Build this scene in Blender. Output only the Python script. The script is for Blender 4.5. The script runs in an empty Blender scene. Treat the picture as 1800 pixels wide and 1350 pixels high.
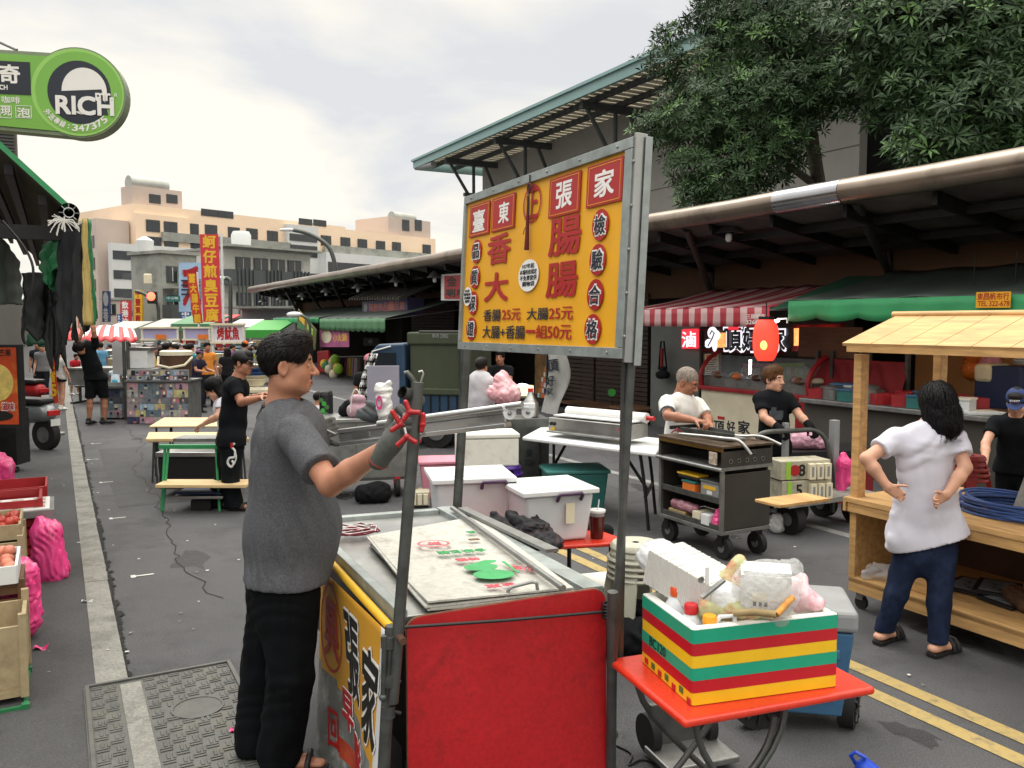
import bpy, math, random
import numpy as np
from mathutils import Matrix, Vector
sc=bpy.context.scene
col=sc.collection
R=math.radians
random.seed(7)
RNG=np.random.RandomState(11)
H=1.9
FP=1496.0
PITCH=math.atan((675-566)/FP)
cam=bpy.data.objects.new('camera', bpy.data.cameras.new('camera'))
col.objects.link(cam)
cam.data.sensor_width=36.0
cam.data.lens=36.0*FP/1800.0
cam.data.clip_end=2000
cam.data.clip_start=0.05
cam.location=(0, 0, H)
cam.rotation_euler=(R(90)-PITCH, 0, 0)
sc.camera=cam
SUN_EL, SUN_AZ=52, -35
w=bpy.data.worlds.new('World');sc.world=w
w.use_nodes=True
nt=w.node_tree;nt.nodes.clear()
def N(t, **k):
 n=nt.nodes.new(t)
 for a, b in k.items():
  if a.startswith('i_'):
   n.inputs[int(a[2:])].default_value=b
  else:setattr(n, a, b)
 return n
def L(a, i, b, j):nt.links.new(a.outputs[i], b.inputs[j])
out=N('ShaderNodeOutputWorld');bg=N('ShaderNodeBackground')
sky=N('ShaderNodeTexSky');sky.sky_type='NISHITA';sky.sun_disc=False
sky.sun_elevation=R(SUN_EL);sky.sun_rotation=R(SUN_AZ)
tc=N('ShaderNodeTexCoord');sep=N('ShaderNodeSeparateXYZ');L(tc, 'Generated', sep, 0)
zz=N('ShaderNodeMath', operation='MAXIMUM', i_1=0.0);L(sep, 2, zz, 0)
za=N('ShaderNodeMath', operation='ADD', i_1=0.22);L(zz, 0, za, 0)
dv=N('ShaderNodeVectorMath', operation='DIVIDE');L(tc, 'Generated', dv, 0)
cb=N('ShaderNodeCombineXYZ', i_2=1.0);L(za, 0, cb, 0);L(za, 0, cb, 1)
L(cb, 0, dv, 1)
no=N('ShaderNodeTexNoise');no.inputs['Scale'].default_value=1.15;no.inputs['Detail'].default_value=7;no.inputs['Roughness'].default_value=.52
no.inputs['Distortion'].default_value=.35
L(dv, 0, no, 'Vector')
cr=N('ShaderNodeValToRGB');L(no, 'Fac', cr, 0)
cr.color_ramp.elements[0].position=.40;cr.color_ramp.elements[0].color=(6.0, 6.05, 6.15, 1)
cr.color_ramp.elements[1].position=.57;cr.color_ramp.elements[1].color=(8.5, 8.0, 6.95, 1)
gs=N('ShaderNodeMath', operation='SUBTRACT', i_1=.34);L(zz, 0, gs, 0);gm=N('ShaderNodeMath', operation='MAXIMUM', i_1=0.0);L(gs, 0, gm, 0)
gz=N('ShaderNodeMath', operation='MULTIPLY_ADD', i_1=5.0, i_2=1.0);L(gm, 0, gz, 0)
ml=N('ShaderNodeVectorMath', operation='SCALE');L(cr, 'Color', ml, 0);L(gz, 0, ml, 'Scale')
mx=N('ShaderNodeMix', data_type='RGBA');mx.inputs[0].default_value=.93
L(sky, 0, mx, 6);L(ml, 0, mx, 7);L(mx, 2, bg, 0)
bg.inputs[1].default_value=.1
L(bg, 0, out, 0)
sun=bpy.data.objects.new('sun', bpy.data.lights.new('sun', 'SUN'));col.objects.link(sun)
sun.data.energy=.9;sun.data.angle=R(25);sun.data.color=(1, .95, .87)
sd=Vector((math.sin(R(SUN_AZ))*math.cos(R(SUN_EL)), math.cos(R(SUN_AZ))*math.cos(R(SUN_EL)), math.sin(R(SUN_EL))))
sun.rotation_euler=(-sd).to_track_quat('-Z', 'Y').to_euler()
sc.view_settings.view_transform='Standard';sc.view_settings.look='None'
sc.view_settings.exposure=0.38;sc.view_settings.gamma=1.0
sc.view_settings.use_curve_mapping=False
sc.cycles.max_bounces=7;sc.cycles.transparent_max_bounces=12
sc.cycles.use_denoising=True
YAW=math.atan(800/FP)
SD=Vector((-math.sin(YAW), math.cos(YAW), 0));SR=Vector((math.cos(YAW), math.sin(YAW), 0))
UP=Vector((0, 0, 1));CAM=Vector((0, 0, H))
def ray(px, py):
 x=(px-900)/FP;u=(675-py)/FP
 c, s=math.cos(PITCH), math.sin(PITCH)
 return Vector((x, c+u*s, u*c-s))
def P(px, py, D):
 r=ray(px, py);return CAM+r*(D/r.y)
def G(px, py, z=0.0):
 r=ray(px, py);return CAM+r*((z-H)/r.z)
def ST(s, t, z=0.0):return SD*s+SR*t+UP*z
def onT(px, py, t):
 r=ray(px, py);return CAM+r*(t/r.dot(SR))
def onP(px, py, o, n):
 r=ray(px, py);return CAM+r*((o-CAM).dot(n)/r.dot(n))
def s_of(p):return p.dot(SD)
def F(o, x, y):
 x=Vector(x).normalized();y=Vector(y);y=(y-x*y.dot(x)).normalized();z=x.cross(y)
 m=Matrix.Identity(4)
 for i in range(3):m[i][0]=x[i];m[i][1]=y[i];m[i][2]=z[i];m[i][3]=o[i]
 return m
def TR(*a):return Matrix.Translation(Vector(a))
def RZ(a, o=(0, 0, 0)):return Matrix.Translation(Vector(o))@Matrix.Rotation(R(a), 4, 'Z')
STREET=math.degrees(YAW)
def lin(h, k=1.0):
 if not isinstance(h, str):return tuple(h)
 h=h.lstrip('#');o=[]
 for i in(0, 2, 4):
  v=int(h[i:i+2], 16)/255
  o.append(min(.95, k*(v/12.92 if v<=.04045 else((v+.055)/1.055)**2.4)))
 return tuple(o)
MATS={}
def mat(key, c='808080', rough=.6, metal=0, var=.18, scale=5, bump=0, bscale=60, dirt=None, emit=0, alpha=1, trans=0, coat=0, stretch=None, sheen=0, k=1.0, sss=0, speck=None, spec=None):
 if key in MATS:return MATS[key]
 m=bpy.data.materials.new(key);MATS[key]=m;m.use_nodes=True
 t=m.node_tree;b=t.nodes['Principled BSDF']
 c=lin(c, k)
 b.inputs['Roughness'].default_value=rough;b.inputs['Metallic'].default_value=metal
 b.inputs['Coat Weight'].default_value=coat
 if spec is not None:b.inputs['Specular IOR Level'].default_value=spec
 if sheen:b.inputs['Sheen Weight'].default_value=sheen
 if alpha<1:b.inputs['Alpha'].default_value=alpha
 if trans:b.inputs['Transmission Weight'].default_value=trans
 if sss:
  b.inputs['Subsurface Weight'].default_value=sss;b.inputs['Subsurface Radius'].default_value=(.02, .008, .004)
  b.inputs['Subsurface Scale'].default_value=.5
 co=t.nodes.new('ShaderNodeTexCoord');vec=co.outputs['Object']
 if stretch:
  mp=t.nodes.new('ShaderNodeMapping');mp.inputs['Scale'].default_value=stretch
  t.links.new(vec, mp.inputs[0]);vec=mp.outputs[0]
 def noise(s, d=4, ro=.6):
  n=t.nodes.new('ShaderNodeTexNoise');n.inputs['Scale'].default_value=s;n.inputs['Detail'].default_value=d
  n.inputs['Roughness'].default_value=ro;t.links.new(vec, n.inputs['Vector']);return n
 cs=None
 if var:
  n=noise(scale);r=t.nodes.new('ShaderNodeValToRGB');t.links.new(n.outputs[0], r.inputs[0])
  r.color_ramp.elements[0].position=.3;r.color_ramp.elements[1].position=.7
  r.color_ramp.elements[0].color=(*[v*(1-var)for v in c], 1);r.color_ramp.elements[1].color=(*[min(1, v*(1+var))for v in c], 1)
  cs=r.outputs[0]
  mr=t.nodes.new('ShaderNodeMapRange');t.links.new(n.outputs[0], mr.inputs[0])
  mr.inputs[3].default_value=max(.03, rough-.12);mr.inputs[4].default_value=min(1, rough+.12)
  t.links.new(mr.outputs[0], b.inputs['Roughness'])
 b.inputs['Base Color'].default_value=(*c, 1)
 if dirt:
  dc, da, ds=dirt[:3]
  n=noise(ds, 6, .7);r=t.nodes.new('ShaderNodeValToRGB');t.links.new(n.outputs[0], r.inputs[0])
  lo=dirt[3]if len(dirt)>3 else .48
  r.color_ramp.elements[0].position=lo;r.color_ramp.elements[1].position=lo+.2
  r.color_ramp.elements[0].color=(0, 0, 0, 1);r.color_ramp.elements[1].color=(da, da, da, 1)
  x=t.nodes.new('ShaderNodeMix');x.data_type='RGBA';t.links.new(r.outputs[0], x.inputs[0])
  if cs:t.links.new(cs, x.inputs[6])
  else:x.inputs[6].default_value=(*c, 1)
  x.inputs[7].default_value=(*lin(dc), 1);cs=x.outputs[2]
 if speck:
  n=noise(speck[1], 2, .7);r=t.nodes.new('ShaderNodeValToRGB');t.links.new(n.outputs[0], r.inputs[0])
  lo, hi=1-speck[0], 1+speck[0]
  r.color_ramp.elements[0].position=.36;r.color_ramp.elements[1].position=.66
  r.color_ramp.elements[0].color=(lo, lo, lo, 1);r.color_ramp.elements[1].color=(hi, hi, hi, 1)
  x=t.nodes.new('ShaderNodeMix');x.data_type='RGBA';x.blend_type='MULTIPLY';x.inputs[0].default_value=1
  if cs:t.links.new(cs, x.inputs[6])
  else:x.inputs[6].default_value=(*c, 1)
  t.links.new(r.outputs[0], x.inputs[7]);cs=x.outputs[2]
 if cs:t.links.new(cs, b.inputs['Base Color'])
 if emit:
  b.inputs['Emission Strength'].default_value=emit
  if cs:t.links.new(cs, b.inputs['Emission Color'])
  else:b.inputs['Emission Color'].default_value=(*c, 1)
 if bump:
  n=noise(bscale, 3, .6);bp=t.nodes.new('ShaderNodeBump');bp.inputs['Strength'].default_value=bump
  bp.inputs['Distance'].default_value=.01;t.links.new(n.outputs[0], bp.inputs['Height']);t.links.new(bp.outputs[0], b.inputs['Normal'])
 return m
def noshare(m):
 return m
class MB:
 def __init__(s):s.v=[];s.f=[];s.m=[];s.mats=[]
 def mi(s, m):
  if isinstance(m, str):m=MATS[m]
  if m not in s.mats:s.mats.append(m)
  return s.mats.index(m)
 def add(s, v, f, m, mx=None):
  o=len(s.v);k=s.mi(m)
  s.v+=[tuple(mx@Vector(p))for p in v]if mx is not None else[tuple(p)for p in v]
  s.f+=[tuple(o+i for i in q)for q in f];s.m+=[k]*len(f);return s
 def box(s, c, d, m, mx=None):
  x, y, z=d[0]/2, d[1]/2, d[2]/2
  v=[(c[0]+a*x, c[1]+b*y, c[2]+e*z)for e in(-1, 1)for a, b in((-1, -1), (1, -1), (1, 1), (-1, 1))]
  return s.add(v, [(3, 2, 1, 0), (4, 5, 6, 7), (0, 1, 5, 4), (1, 2, 6, 5), (2, 3, 7, 6), (3, 0, 4, 7)], m, mx)
 def hexa(s, lo, hi, m):
  return s.add(list(lo)+list(hi), [(3, 2, 1, 0), (4, 5, 6, 7), (0, 1, 5, 4), (1, 2, 6, 5), (2, 3, 7, 6), (3, 0, 4, 7)], m)
 def quad(s, a, b, c, d, m):return s.add([a, b, c, d], [(0, 1, 2, 3)], m)
 def cyl(s, a, b, r, m, r1=None, n=14, cap=True):
  return s.tube([a, b], r, m, n, cap, [r, r if r1 is None else r1])
 def tube(s, pts, r, m, n=8, cap=True, rs=None, sq=None):
  pts=[Vector(p)for p in pts];k=len(pts);V=[];t0=None;nn=None
  for i, p in enumerate(pts):
   t=(pts[min(i+1, k-1)]-pts[max(i-1, 0)]).normalized()
   if nn is None:
    nn=t.orthogonal().normalized()
   else:
    nn=(nn-t*nn.dot(t)).normalized()
   bb=t.cross(nn);rr=rs[i]if rs else r
   for j in range(n):
    a=2*math.pi*j/n
    V.append(p+nn*math.cos(a)*rr+bb*math.sin(a)*rr)
  Fc=[]
  for i in range(k-1):
   for j in range(n):
    a=i*n+j;b=i*n+(j+1)%n
    Fc.append((a, b, b+n, a+n))
  if cap:Fc+=[tuple(range(n-1, -1, -1)), tuple((k-1)*n+j for j in range(n))]
  return s.add(V, Fc, m)
 def lathe(s, prof, m, mx=None, n=20, cap=True):
  V=[];k=len(prof)
  for r, z in prof:
   for j in range(n):
    a=2*math.pi*j/n;V.append((r*math.cos(a), r*math.sin(a), z))
  Fc=[(i*n+j, i*n+(j+1)%n, (i+1)*n+(j+1)%n, (i+1)*n+j)for i in range(k-1)for j in range(n)]
  if cap:Fc+=[tuple(range(n-1, -1, -1)), tuple((k-1)*n+j for j in range(n))]
  return s.add(V, Fc, m, mx)
 def prism(s, poly, d, m, mx=None):
  n=len(poly);V=[(x, y, 0)for x, y in poly]+[(x, y, d)for x, y in poly]
  Fc=[tuple(range(n-1, -1, -1)), tuple(range(n, 2*n))]+[(i, (i+1)%n, n+(i+1)%n, n+i)for i in range(n)]
  return s.add(V, Fc, m, mx)
 def grid(s, fn, nu, nv, m):
  V=[fn(i/nu, j/nv)for j in range(nv+1)for i in range(nu+1)]
  Fc=[(j*(nu+1)+i, j*(nu+1)+i+1, (j+1)*(nu+1)+i+1, (j+1)*(nu+1)+i)for j in range(nv)for i in range(nu)]
  return s.add(V, Fc, m)
 def sph(s, c, r, m, mx=None, n=14):
  r=(r, r, r)if not hasattr(r, '__len__')else r
  V=[];Fc=[];h=n//2
  for i in range(h+1):
   a=math.pi*i/h
   for j in range(n):
    b=2*math.pi*j/n
    V.append((c[0]+r[0]*math.sin(a)*math.cos(b), c[1]+r[1]*math.sin(a)*math.sin(b), c[2]+r[2]*math.cos(a)))
  for i in range(h):
   for j in range(n):Fc.append((i*n+j, (i+1)*n+j, (i+1)*n+(j+1)%n, i*n+(j+1)%n))
  return s.add(V, Fc, m, mx)
 def text(s, st, m, mx, w=None, h=None, off=0.0, ext=.0008):
  V, Fc=glyphs(st, off)
  x0, x1=V[:, 0].min(), V[:, 0].max();y0, y1=V[:, 1].min(), V[:, 1].max()
  sx=w/(x1-x0)if w else None;sy=h/(y1-y0)if h else None
  sx=sx or sy;sy=sy or sx
  q=np.array([((a-(x0+x1)/2)*sx, (b-(y0+y1)/2)*sy, c*ext)for a, b, c in V])
  if off<.004:return s.add([tuple(p)for p in q], Fc, m, mx)
  e=off*.95
  for i, (dx, dy)in enumerate(((e, e), (-e, e), (e, -e), (-e, -e), (0, 0))):s.add([(x+dx*sx, y+dy*sy, z*(1+.06*i))for x, y, z in q], Fc, m, mx)
  return s
 def obj(s, name, parent=None, world=True, bevel=0, smooth=None, solid=0, sub=0, seg=2):
  me=bpy.data.meshes.new(name)
  v=s.v
  if parent is not None and world:
   inv=TM[parent.name].inverted();v=[tuple(inv@Vector(p))for p in v]
  me.from_pydata(v, [], s.f);me.update()
  for m in s.mats:me.materials.append(m)
  me.polygons.foreach_set('material_index', s.m)
  if smooth is not None:
   me.polygons.foreach_set('use_smooth', [True]*len(s.f))
   if smooth<180:me.set_sharp_from_angle(angle=R(smooth))
  o=bpy.data.objects.new(name, me);col.objects.link(o)
  if parent is not None:o.parent=parent;TM[o.name]=TM[parent.name]
  else:TM[o.name]=Matrix.Identity(4)
  if solid:
   md=o.modifiers.new('solid', 'SOLIDIFY');md.thickness=solid;md.offset=0
  if sub:
   md=o.modifiers.new('sub', 'SUBSURF');md.levels=md.render_levels=sub
  if bevel:
   md=o.modifiers.new('bevel', 'BEVEL');md.width=bevel;md.segments=seg;md.limit_method='ANGLE';md.angle_limit=R(40)
  return o
TM={}
GL={}
def glyphs(st, off):
 off=0
 k=(st, round(off, 4))
 if k in GL:return GL[k]
 cu=bpy.data.curves.new('lettering', 'FONT');cu.body=st;cu.size=1;cu.offset=off;cu.extrude=1.0
 cu.resolution_u=3;cu.space_line=1.0;cu.align_x='CENTER'
 o=bpy.data.objects.new('lettering', cu);col.objects.link(o)
 dg=bpy.context.evaluated_depsgraph_get();dg.update()
 me=bpy.data.meshes.new_from_object(o.evaluated_get(dg))
 V=np.array([tuple(v.co)for v in me.vertices]).reshape(-1, 3);Fc=[tuple(p.vertices)for p in me.polygons]
 bpy.data.objects.remove(o);bpy.data.curves.remove(cu);bpy.data.meshes.remove(me)
 V[:, 2]=(V[:, 2]+1)/2
 GL[k]=(V, Fc);return GL[k]
def tag(o, label=None, cat=None, group=None, kind=None):
 if label:o['label']=label
 if cat:o['category']=cat
 if group:o['group']=group
 if kind:o['kind']=kind
 return o
def thing(name, label, cat, loc=(0, 0, 0), rot=0, group=None):
 o=bpy.data.objects.new(name, None);col.objects.link(o);o.empty_display_size=.2
 o.location=loc;o.rotation_euler=(0, 0, R(rot));TM[o.name]=RZ(rot, loc)
 return tag(o, label, cat, group)
def dup(root, loc, rot=None, label=None, group=None, scale=None):
 def cp(o, par):
  c=o.copy();col.objects.link(c);c.parent=par
  for ch in o.children:cp(ch, c)
  return c
 r=cp(root, None);r.location=loc
 if rot is not None:r.rotation_euler=(0, 0, R(rot))
 if scale:r.scale=(scale, )*3
 TM[r.name]=RZ(0 if rot is None else rot, loc)
 if label:r['label']=label
 if group:r['group']=group
 return r
def struct(mb, name, **k):return tag(mb.obj(name, None, **k), kind='structure')
def circ(n, rx, ry=None, c=(0, 0)):
 ry=rx if ry is None else ry
 return[(c[0]+rx*math.cos(2*math.pi*i/n), c[1]+ry*math.sin(2*math.pi*i/n))for i in range(n)]
def rrect(wd, h, r, n=5, c=(0, 0)):
 o=[]
 for cx, cy, a in((wd/2-r, h/2-r, 0), (-wd/2+r, h/2-r, 90), (-wd/2+r, -h/2+r, 180), (wd/2-r, -h/2+r, 270)):
  for i in range(n+1):
   b=R(a+90*i/n);o.append((c[0]+cx+r*math.cos(b), c[1]+cy+r*math.sin(b)))
 return o
class Plane:
 def __init__(s, a, b, up=UP):
  s.o=Vector(a);s.x=(Vector(b)-s.o).normalized();s.m=F(s.o, s.x, up);s.n=s.m.to_3x3()@Vector((0, 0, 1));s.i=s.m.inverted()
 def uv(s, px, py):
  q=s.i@onP(px, py, s.o, s.n);return q.x, q.y
 def box(s, x0, y0, x1, y1):
  ym=(y0+y1)/2;xm=(x0+x1)/2
  u0, _=s.uv(x0, ym);u1, _=s.uv(x1, ym);_, v0=s.uv(xm, y1);_, v1=s.uv(xm, y0)
  return(u0+u1)/2, (v0+v1)/2, abs(u1-u0), abs(v1-v0)
 def at(s, u, v, z=0):return s.m@TR(u, v, z)
 def text(s, mb, st, m, x0, y0, x1, y1, z=.004, off=.01, ext=.0008):
  u, v, wd, h=s.box(x0, y0, x1, y1);mb.text(st, m, s.at(u, v, z), wd, h, off, ext);return s
 def vtext(s, mb, st, m, x0, y0, x1, y1, z=.004, off=.01, ext=.0008):
  u, v, wd, h=s.box(x0, y0, x1, y1);n=len(st);q=h/n
  for i, ch in enumerate(st):
   mb.text(ch, m, s.at(u, v+h/2-q*(i+.5), z), wd, q*.86, off, ext)
  return s
 def htext(s, mb, st, m, x0, y0, x1, y1, z=.004, off=.01, ext=.0008):
  u, v, wd, h=s.box(x0, y0, x1, y1);n=len(st);q=wd/n
  for i, ch in enumerate(st):
   mb.text(ch, m, s.at(u-wd/2+q*(i+.5), v, z), q*.9, h, off, ext)
  return s
 def disc(s, mb, m, x0, y0, x1, y1, z=.002, d=.002, n=28):
  u, v, wd, h=s.box(x0, y0, x1, y1);mb.prism(circ(n, wd/2, h/2), d, m, s.at(u, v, z));return s
 def rect(s, mb, m, x0, y0, x1, y1, z=.002, d=.002):
  u, v, wd, h=s.box(x0, y0, x1, y1);mb.box((0, 0, d/2), (wd, h, d), m, s.at(u, v, z));return s
def V3(p):return np.array(tuple(p), dtype=float)
def rc(a, b, r0, r1=None, k=.02, sq=None, cut=None):
 return('c', V3(a), V3(b), r0, r0 if r1 is None else r1, k, sq, cut, 1)
def el(c, r, k=.02, rot=None, op=1):
 return('e', V3(c), np.array(r if hasattr(r, '__len__')else(r, r, r), float), None, None, k, rot, None, op)
def axis(lo, hi, res, zones, ax, fine):
 out=[lo]
 while out[-1]<hi:
  x=out[-1];f=any(z[0][ax]-.01<=x<=z[1][ax]+.01 for z in zones)
  out.append(x+(fine if f else res))
 return np.array(out)
def sdf(prims, res=.01, zones=(), fine=.005, folds=0, ffreq=22, planes=(), seed=1, pleat=1.0):
 lo=np.full(3, 1e9);hi=np.full(3, -1e9)
 bb=[]
 for p in prims:
  if p[0]=='c':
   rr=max(p[3], p[4]);a=np.minimum(p[1], p[2])-rr;b=np.maximum(p[1], p[2])+rr
  else:
   rr=p[2].max()if p[6]is not None else p[2];a=p[1]-rr;b=p[1]+rr
  bb.append((a-p[5]-.012, b+p[5]+.012))
  if p[8]>0:lo=np.minimum(lo, a);hi=np.maximum(hi, b)
 lo-=.03;hi+=.03
 X, Y, Z=(axis(lo[i], hi[i], res, zones, i, fine)for i in range(3))
 D=np.full((len(X), len(Y), len(Z)), .3, dtype=np.float32)
 for p, (a, b)in zip(prims, bb):
  sl=[]
  for A, i in((X, 0), (Y, 1), (Z, 2)):
   i0=max(0, np.searchsorted(A, a[i])-2);i1=min(len(A), np.searchsorted(A, b[i])+2);sl.append(slice(i0, i1))
  if any(q.stop<=q.start for q in sl):continue
  sl=tuple(sl)
  x=X[sl[0]][:, None, None];y=Y[sl[1]][None, :, None];z=Z[sl[2]][None, None, :]
  if p[0]=='c':
   pa, pb, r0, r1=p[1], p[2], p[3], p[4]
   dx, dy, dz=x-pa[0], y-pa[1], z-pa[2]
   ab=(pb-pa).copy()
   q=1.0
   if p[6]is not None:
    n, q=V3(p[6][0]), p[6][1];n=n/np.linalg.norm(n)
    pr=(dx*n[0]+dy*n[1]+dz*n[2])*(1/q-1)
    dx=dx+pr*n[0];dy=dy+pr*n[1];dz=dz+pr*n[2]
    ab=ab+n*ab.dot(n)*(1/q-1)
   h=np.clip((dx*ab[0]+dy*ab[1]+dz*ab[2])/max(ab.dot(ab), 1e-9), 0, 1)
   d=(np.sqrt((dx-h*ab[0])**2+(dy-h*ab[1])**2+(dz-h*ab[2])**2)-(r0+(r1-r0)*h))*min(1, q**.5)
   if p[7]:
    for o, n in p[7]:
     o, n=V3(o), V3(n);n=n/np.linalg.norm(n)
     d=np.maximum(d, (x-o[0])*n[0]+(y-o[1])*n[1]+(z-o[2])*n[2])
  else:
   c, r=p[1], p[2];dx, dy, dz=x-c[0], y-c[1], z-c[2]
   if p[6]is not None:
    m=np.array(p[6]);ex=dx*m[0, 0]+dy*m[1, 0]+dz*m[2, 0];ey=dx*m[0, 1]+dy*m[1, 1]+dz*m[2, 1];ez=dx*m[0, 2]+dy*m[1, 2]+dz*m[2, 2]
    dx, dy, dz=ex, ey, ez
   k0=np.sqrt((dx/r[0])**2+(dy/r[1])**2+(dz/r[2])**2)
   d=(k0-1)*r.min()
  S=D[sl];k=max(p[5], 1e-4)
  if p[8]>0:
   h=np.clip(.5+.5*(S-d)/k, 0, 1);D[sl]=S*(1-h)+d*h-k*h*(1-h)
  else:
   d=-d;h=np.clip(.5+.5*(d-S)/k, 0, 1);D[sl]=S*(1-h)+d*h+k*h*(1-h)
 x=X[:, None, None];y=Y[None, :, None];z=Z[None, None, :]
 if folds:
  rs=np.random.RandomState(seed);acc=0
  for i in range(4):
   a=rs.randn(3);a[2]*=pleat;a/=np.linalg.norm(a);b=rs.randn(3);b/=np.linalg.norm(b)
   f=ffreq*2.5*(.6+.9*rs.rand())
   w_=np.sin((x*a[0]+y*a[1]+z*a[2])*f+1.7*np.sin((x*b[0]+y*b[1]+z*b[2])*f*.45+rs.rand()*6));env=.5+.5*np.sin((x*b[1]+y*b[2]+z*b[0])*f*.3+i)
   acc=acc+(w_ if i%2 else 1-2*np.abs(w_))*env/2
  D=D+(folds*acc).astype(np.float32)
 for o, n in planes:
  o, n=V3(o), V3(n);n=n/np.linalg.norm(n)
  D=np.maximum(D, (x-o[0])*n[0]+(y-o[1])*n[1]+(z-o[2])*n[2])
 return nets(D, X, Y, Z)
def nets(D, X, Y, Z):
 I=D<0
 c=I[:-1, :-1, :-1].astype(np.int8)
 cnt=np.zeros(c.shape, np.int8)
 for i in(0, 1):
  for j in(0, 1):
   for k in(0, 1):cnt+=I[i:I.shape[0]-1+i, j:I.shape[1]-1+j, k:I.shape[2]-1+k]
 act=np.argwhere((cnt>0)&(cnt<8))
 idx=np.full(c.shape, -1, np.int64);idx[act[:, 0], act[:, 1], act[:, 2]]=np.arange(len(act))
 cor=[(i, j, k)for i in(0, 1)for j in(0, 1)for k in(0, 1)]
 vals=np.stack([D[act[:, 0]+a, act[:, 1]+b, act[:, 2]+e]for a, b, e in cor], 1)
 pos=np.stack([np.stack([X[act[:, 0]+a], Y[act[:, 1]+b], Z[act[:, 2]+e]], 1)for a, b, e in cor], 1)
 sm=np.zeros((len(act), 3));n=np.zeros(len(act))
 for p in range(8):
  for q in range(p+1, 8):
   if sum(abs(cor[p][t]-cor[q][t])for t in range(3))!=1:continue
   va, vb=vals[:, p], vals[:, q];m=(va<0)!=(vb<0)
   t=np.where(m, va/np.where(np.abs(va-vb)<1e-12, 1, va-vb), 0)
   sm+=np.where(m[:, None], pos[:, p]+(pos[:, q]-pos[:, p])*t[:, None], 0);n+=m
 v=sm/n[:, None]
 Fs=[]
 for ax in range(3):
  sl0=[slice(None)]*3;sl1=[slice(None)]*3;sl0[ax]=slice(0, -1);sl1[ax]=slice(1, None)
  a=I[tuple(sl0)];b=I[tuple(sl1)]
  o1, o2=(ax+1)%3, (ax+2)%3
  for sgn in(0, 1):
   e=np.argwhere((a&~b)if sgn==0 else(~a&b))
   e=e[(e[:, o1]>0)&(e[:, o2]>0)&(e[:, o1]<c.shape[o1])&(e[:, o2]<c.shape[o2])]
   if not len(e):continue
   def cell(d1, d2):
    q=e.copy();q[:, o1]+=d1;q[:, o2]+=d2;return idx[q[:, 0], q[:, 1], q[:, 2]]
   f=np.stack([cell(-1, -1), cell(0, -1), cell(0, 0), cell(-1, 0)], 1)
   if sgn:f=f[:, ::-1]
   Fs.append(f)
 f=np.concatenate(Fs);f=f[(f>=0).all(1)]
 return v, f
def smesh(name, vf, mats, parent=None, pick=None, world=True):
 v, f=vf
 if parent is not None and world:
  im=np.array(TM[parent.name].inverted());v=v@im[:3, :3].T+im[:3, 3]
 me=bpy.data.meshes.new(name)
 me.vertices.add(len(v));me.vertices.foreach_set('co', v.astype(np.float32).ravel())
 me.loops.add(len(f)*4);me.loops.foreach_set('vertex_index', f.astype(np.int32).ravel())
 me.polygons.add(len(f));me.polygons.foreach_set('loop_start', np.arange(len(f), dtype=np.int32)*4)
 me.update(calc_edges=True);me.validate()
 for m in(mats if isinstance(mats, (list, tuple))else[mats]):me.materials.append(MATS[m]if isinstance(m, str)else m)
 me.polygons.foreach_set('use_smooth', [True]*len(me.polygons))
 if pick is not None:
  cen=vf[0][vf[1]].mean(1);mi=np.zeros(len(f), np.int32)
  for i, fn in pick:mi[fn(cen)]=i
  if len(mi)==len(me.polygons):me.polygons.foreach_set('material_index', mi)
 o=bpy.data.objects.new(name, me);col.objects.link(o)
 if parent is not None:o.parent=parent;TM[o.name]=TM[parent.name]
 else:TM[o.name]=Matrix.Identity(4)
 return o
def hframe(c, yaw, pitch=0, roll=0):
 a=R(yaw);f=Vector((math.sin(a), -math.cos(a), 0));m=F(c, f.cross(UP)*1, UP)
 m=F(c, Vector((math.cos(a+math.pi), math.sin(a+math.pi), 0)), f)
 return m@Matrix.Rotation(R(pitch), 4, 'X')@Matrix.Rotation(R(roll), 4, 'Y')
def head_prims(m, s, jaw=1.0, wide=1.0):
 r3=m.to_3x3()
 rot=np.array(r3)
 def p(x, y, z):return m@Vector((x*s*wide, y*s, z*s))
 def E(x, y, z, a, b, c, k=.018, op=1):return el(p(x, y, z), (a*s*wide, b*s, c*s), k*s, rot, op)
 def C(a, b, r0, r1, k=.012):return rc(p(*a), p(*b), r0*s, r1*s, k*s)
 o=[E(0, -.014, .045, .075, .096, .086), E(0, .028, -.022, .060*jaw, .062, .086, .03), E(0, .050, -.088, .034*jaw, .034, .026, .025), E(.036, .046, -.03, .030, .032, .034, .02), E(-.036, .046, -.03, .030, .032, .034, .02), E(.045*jaw, .005, -.07, .022, .035, .026, .03), E(-.045*jaw, .005, -.07, .022, .035, .026, .03), C((-.035, .074, .032), (.035, .074, .032), .014, .014, .02)]
 for e in(1, -1):
  o+=[E(.030*e, .096, .010, .016, .014, .011, .012, -1), E(.030*e, .076, .009, .015, .014, .012, .004)]
  o+=[E(.077*e, -.012, -.002, .010, .021, .034, .008), E(.082*e, -.006, .000, .005, .012, .022, .004, -1)]
 o+=[C((0, .088, .014), (0, .112, -.026), .008, .0125, .012), E(.0125, .100, -.029, .009, .010, .008, .006), E(-.0125, .100, -.029, .009, .010, .008, .006), C((-.017, .088, -.059), (.017, .088, -.059), .0062, .0062, .007), C((-.014, .087, -.071), (.014, .087, -.071), .0075, .0075, .007), E(0, .101, -.0645, .020, .006, .0022, .002, -1)]
 return o
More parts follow.
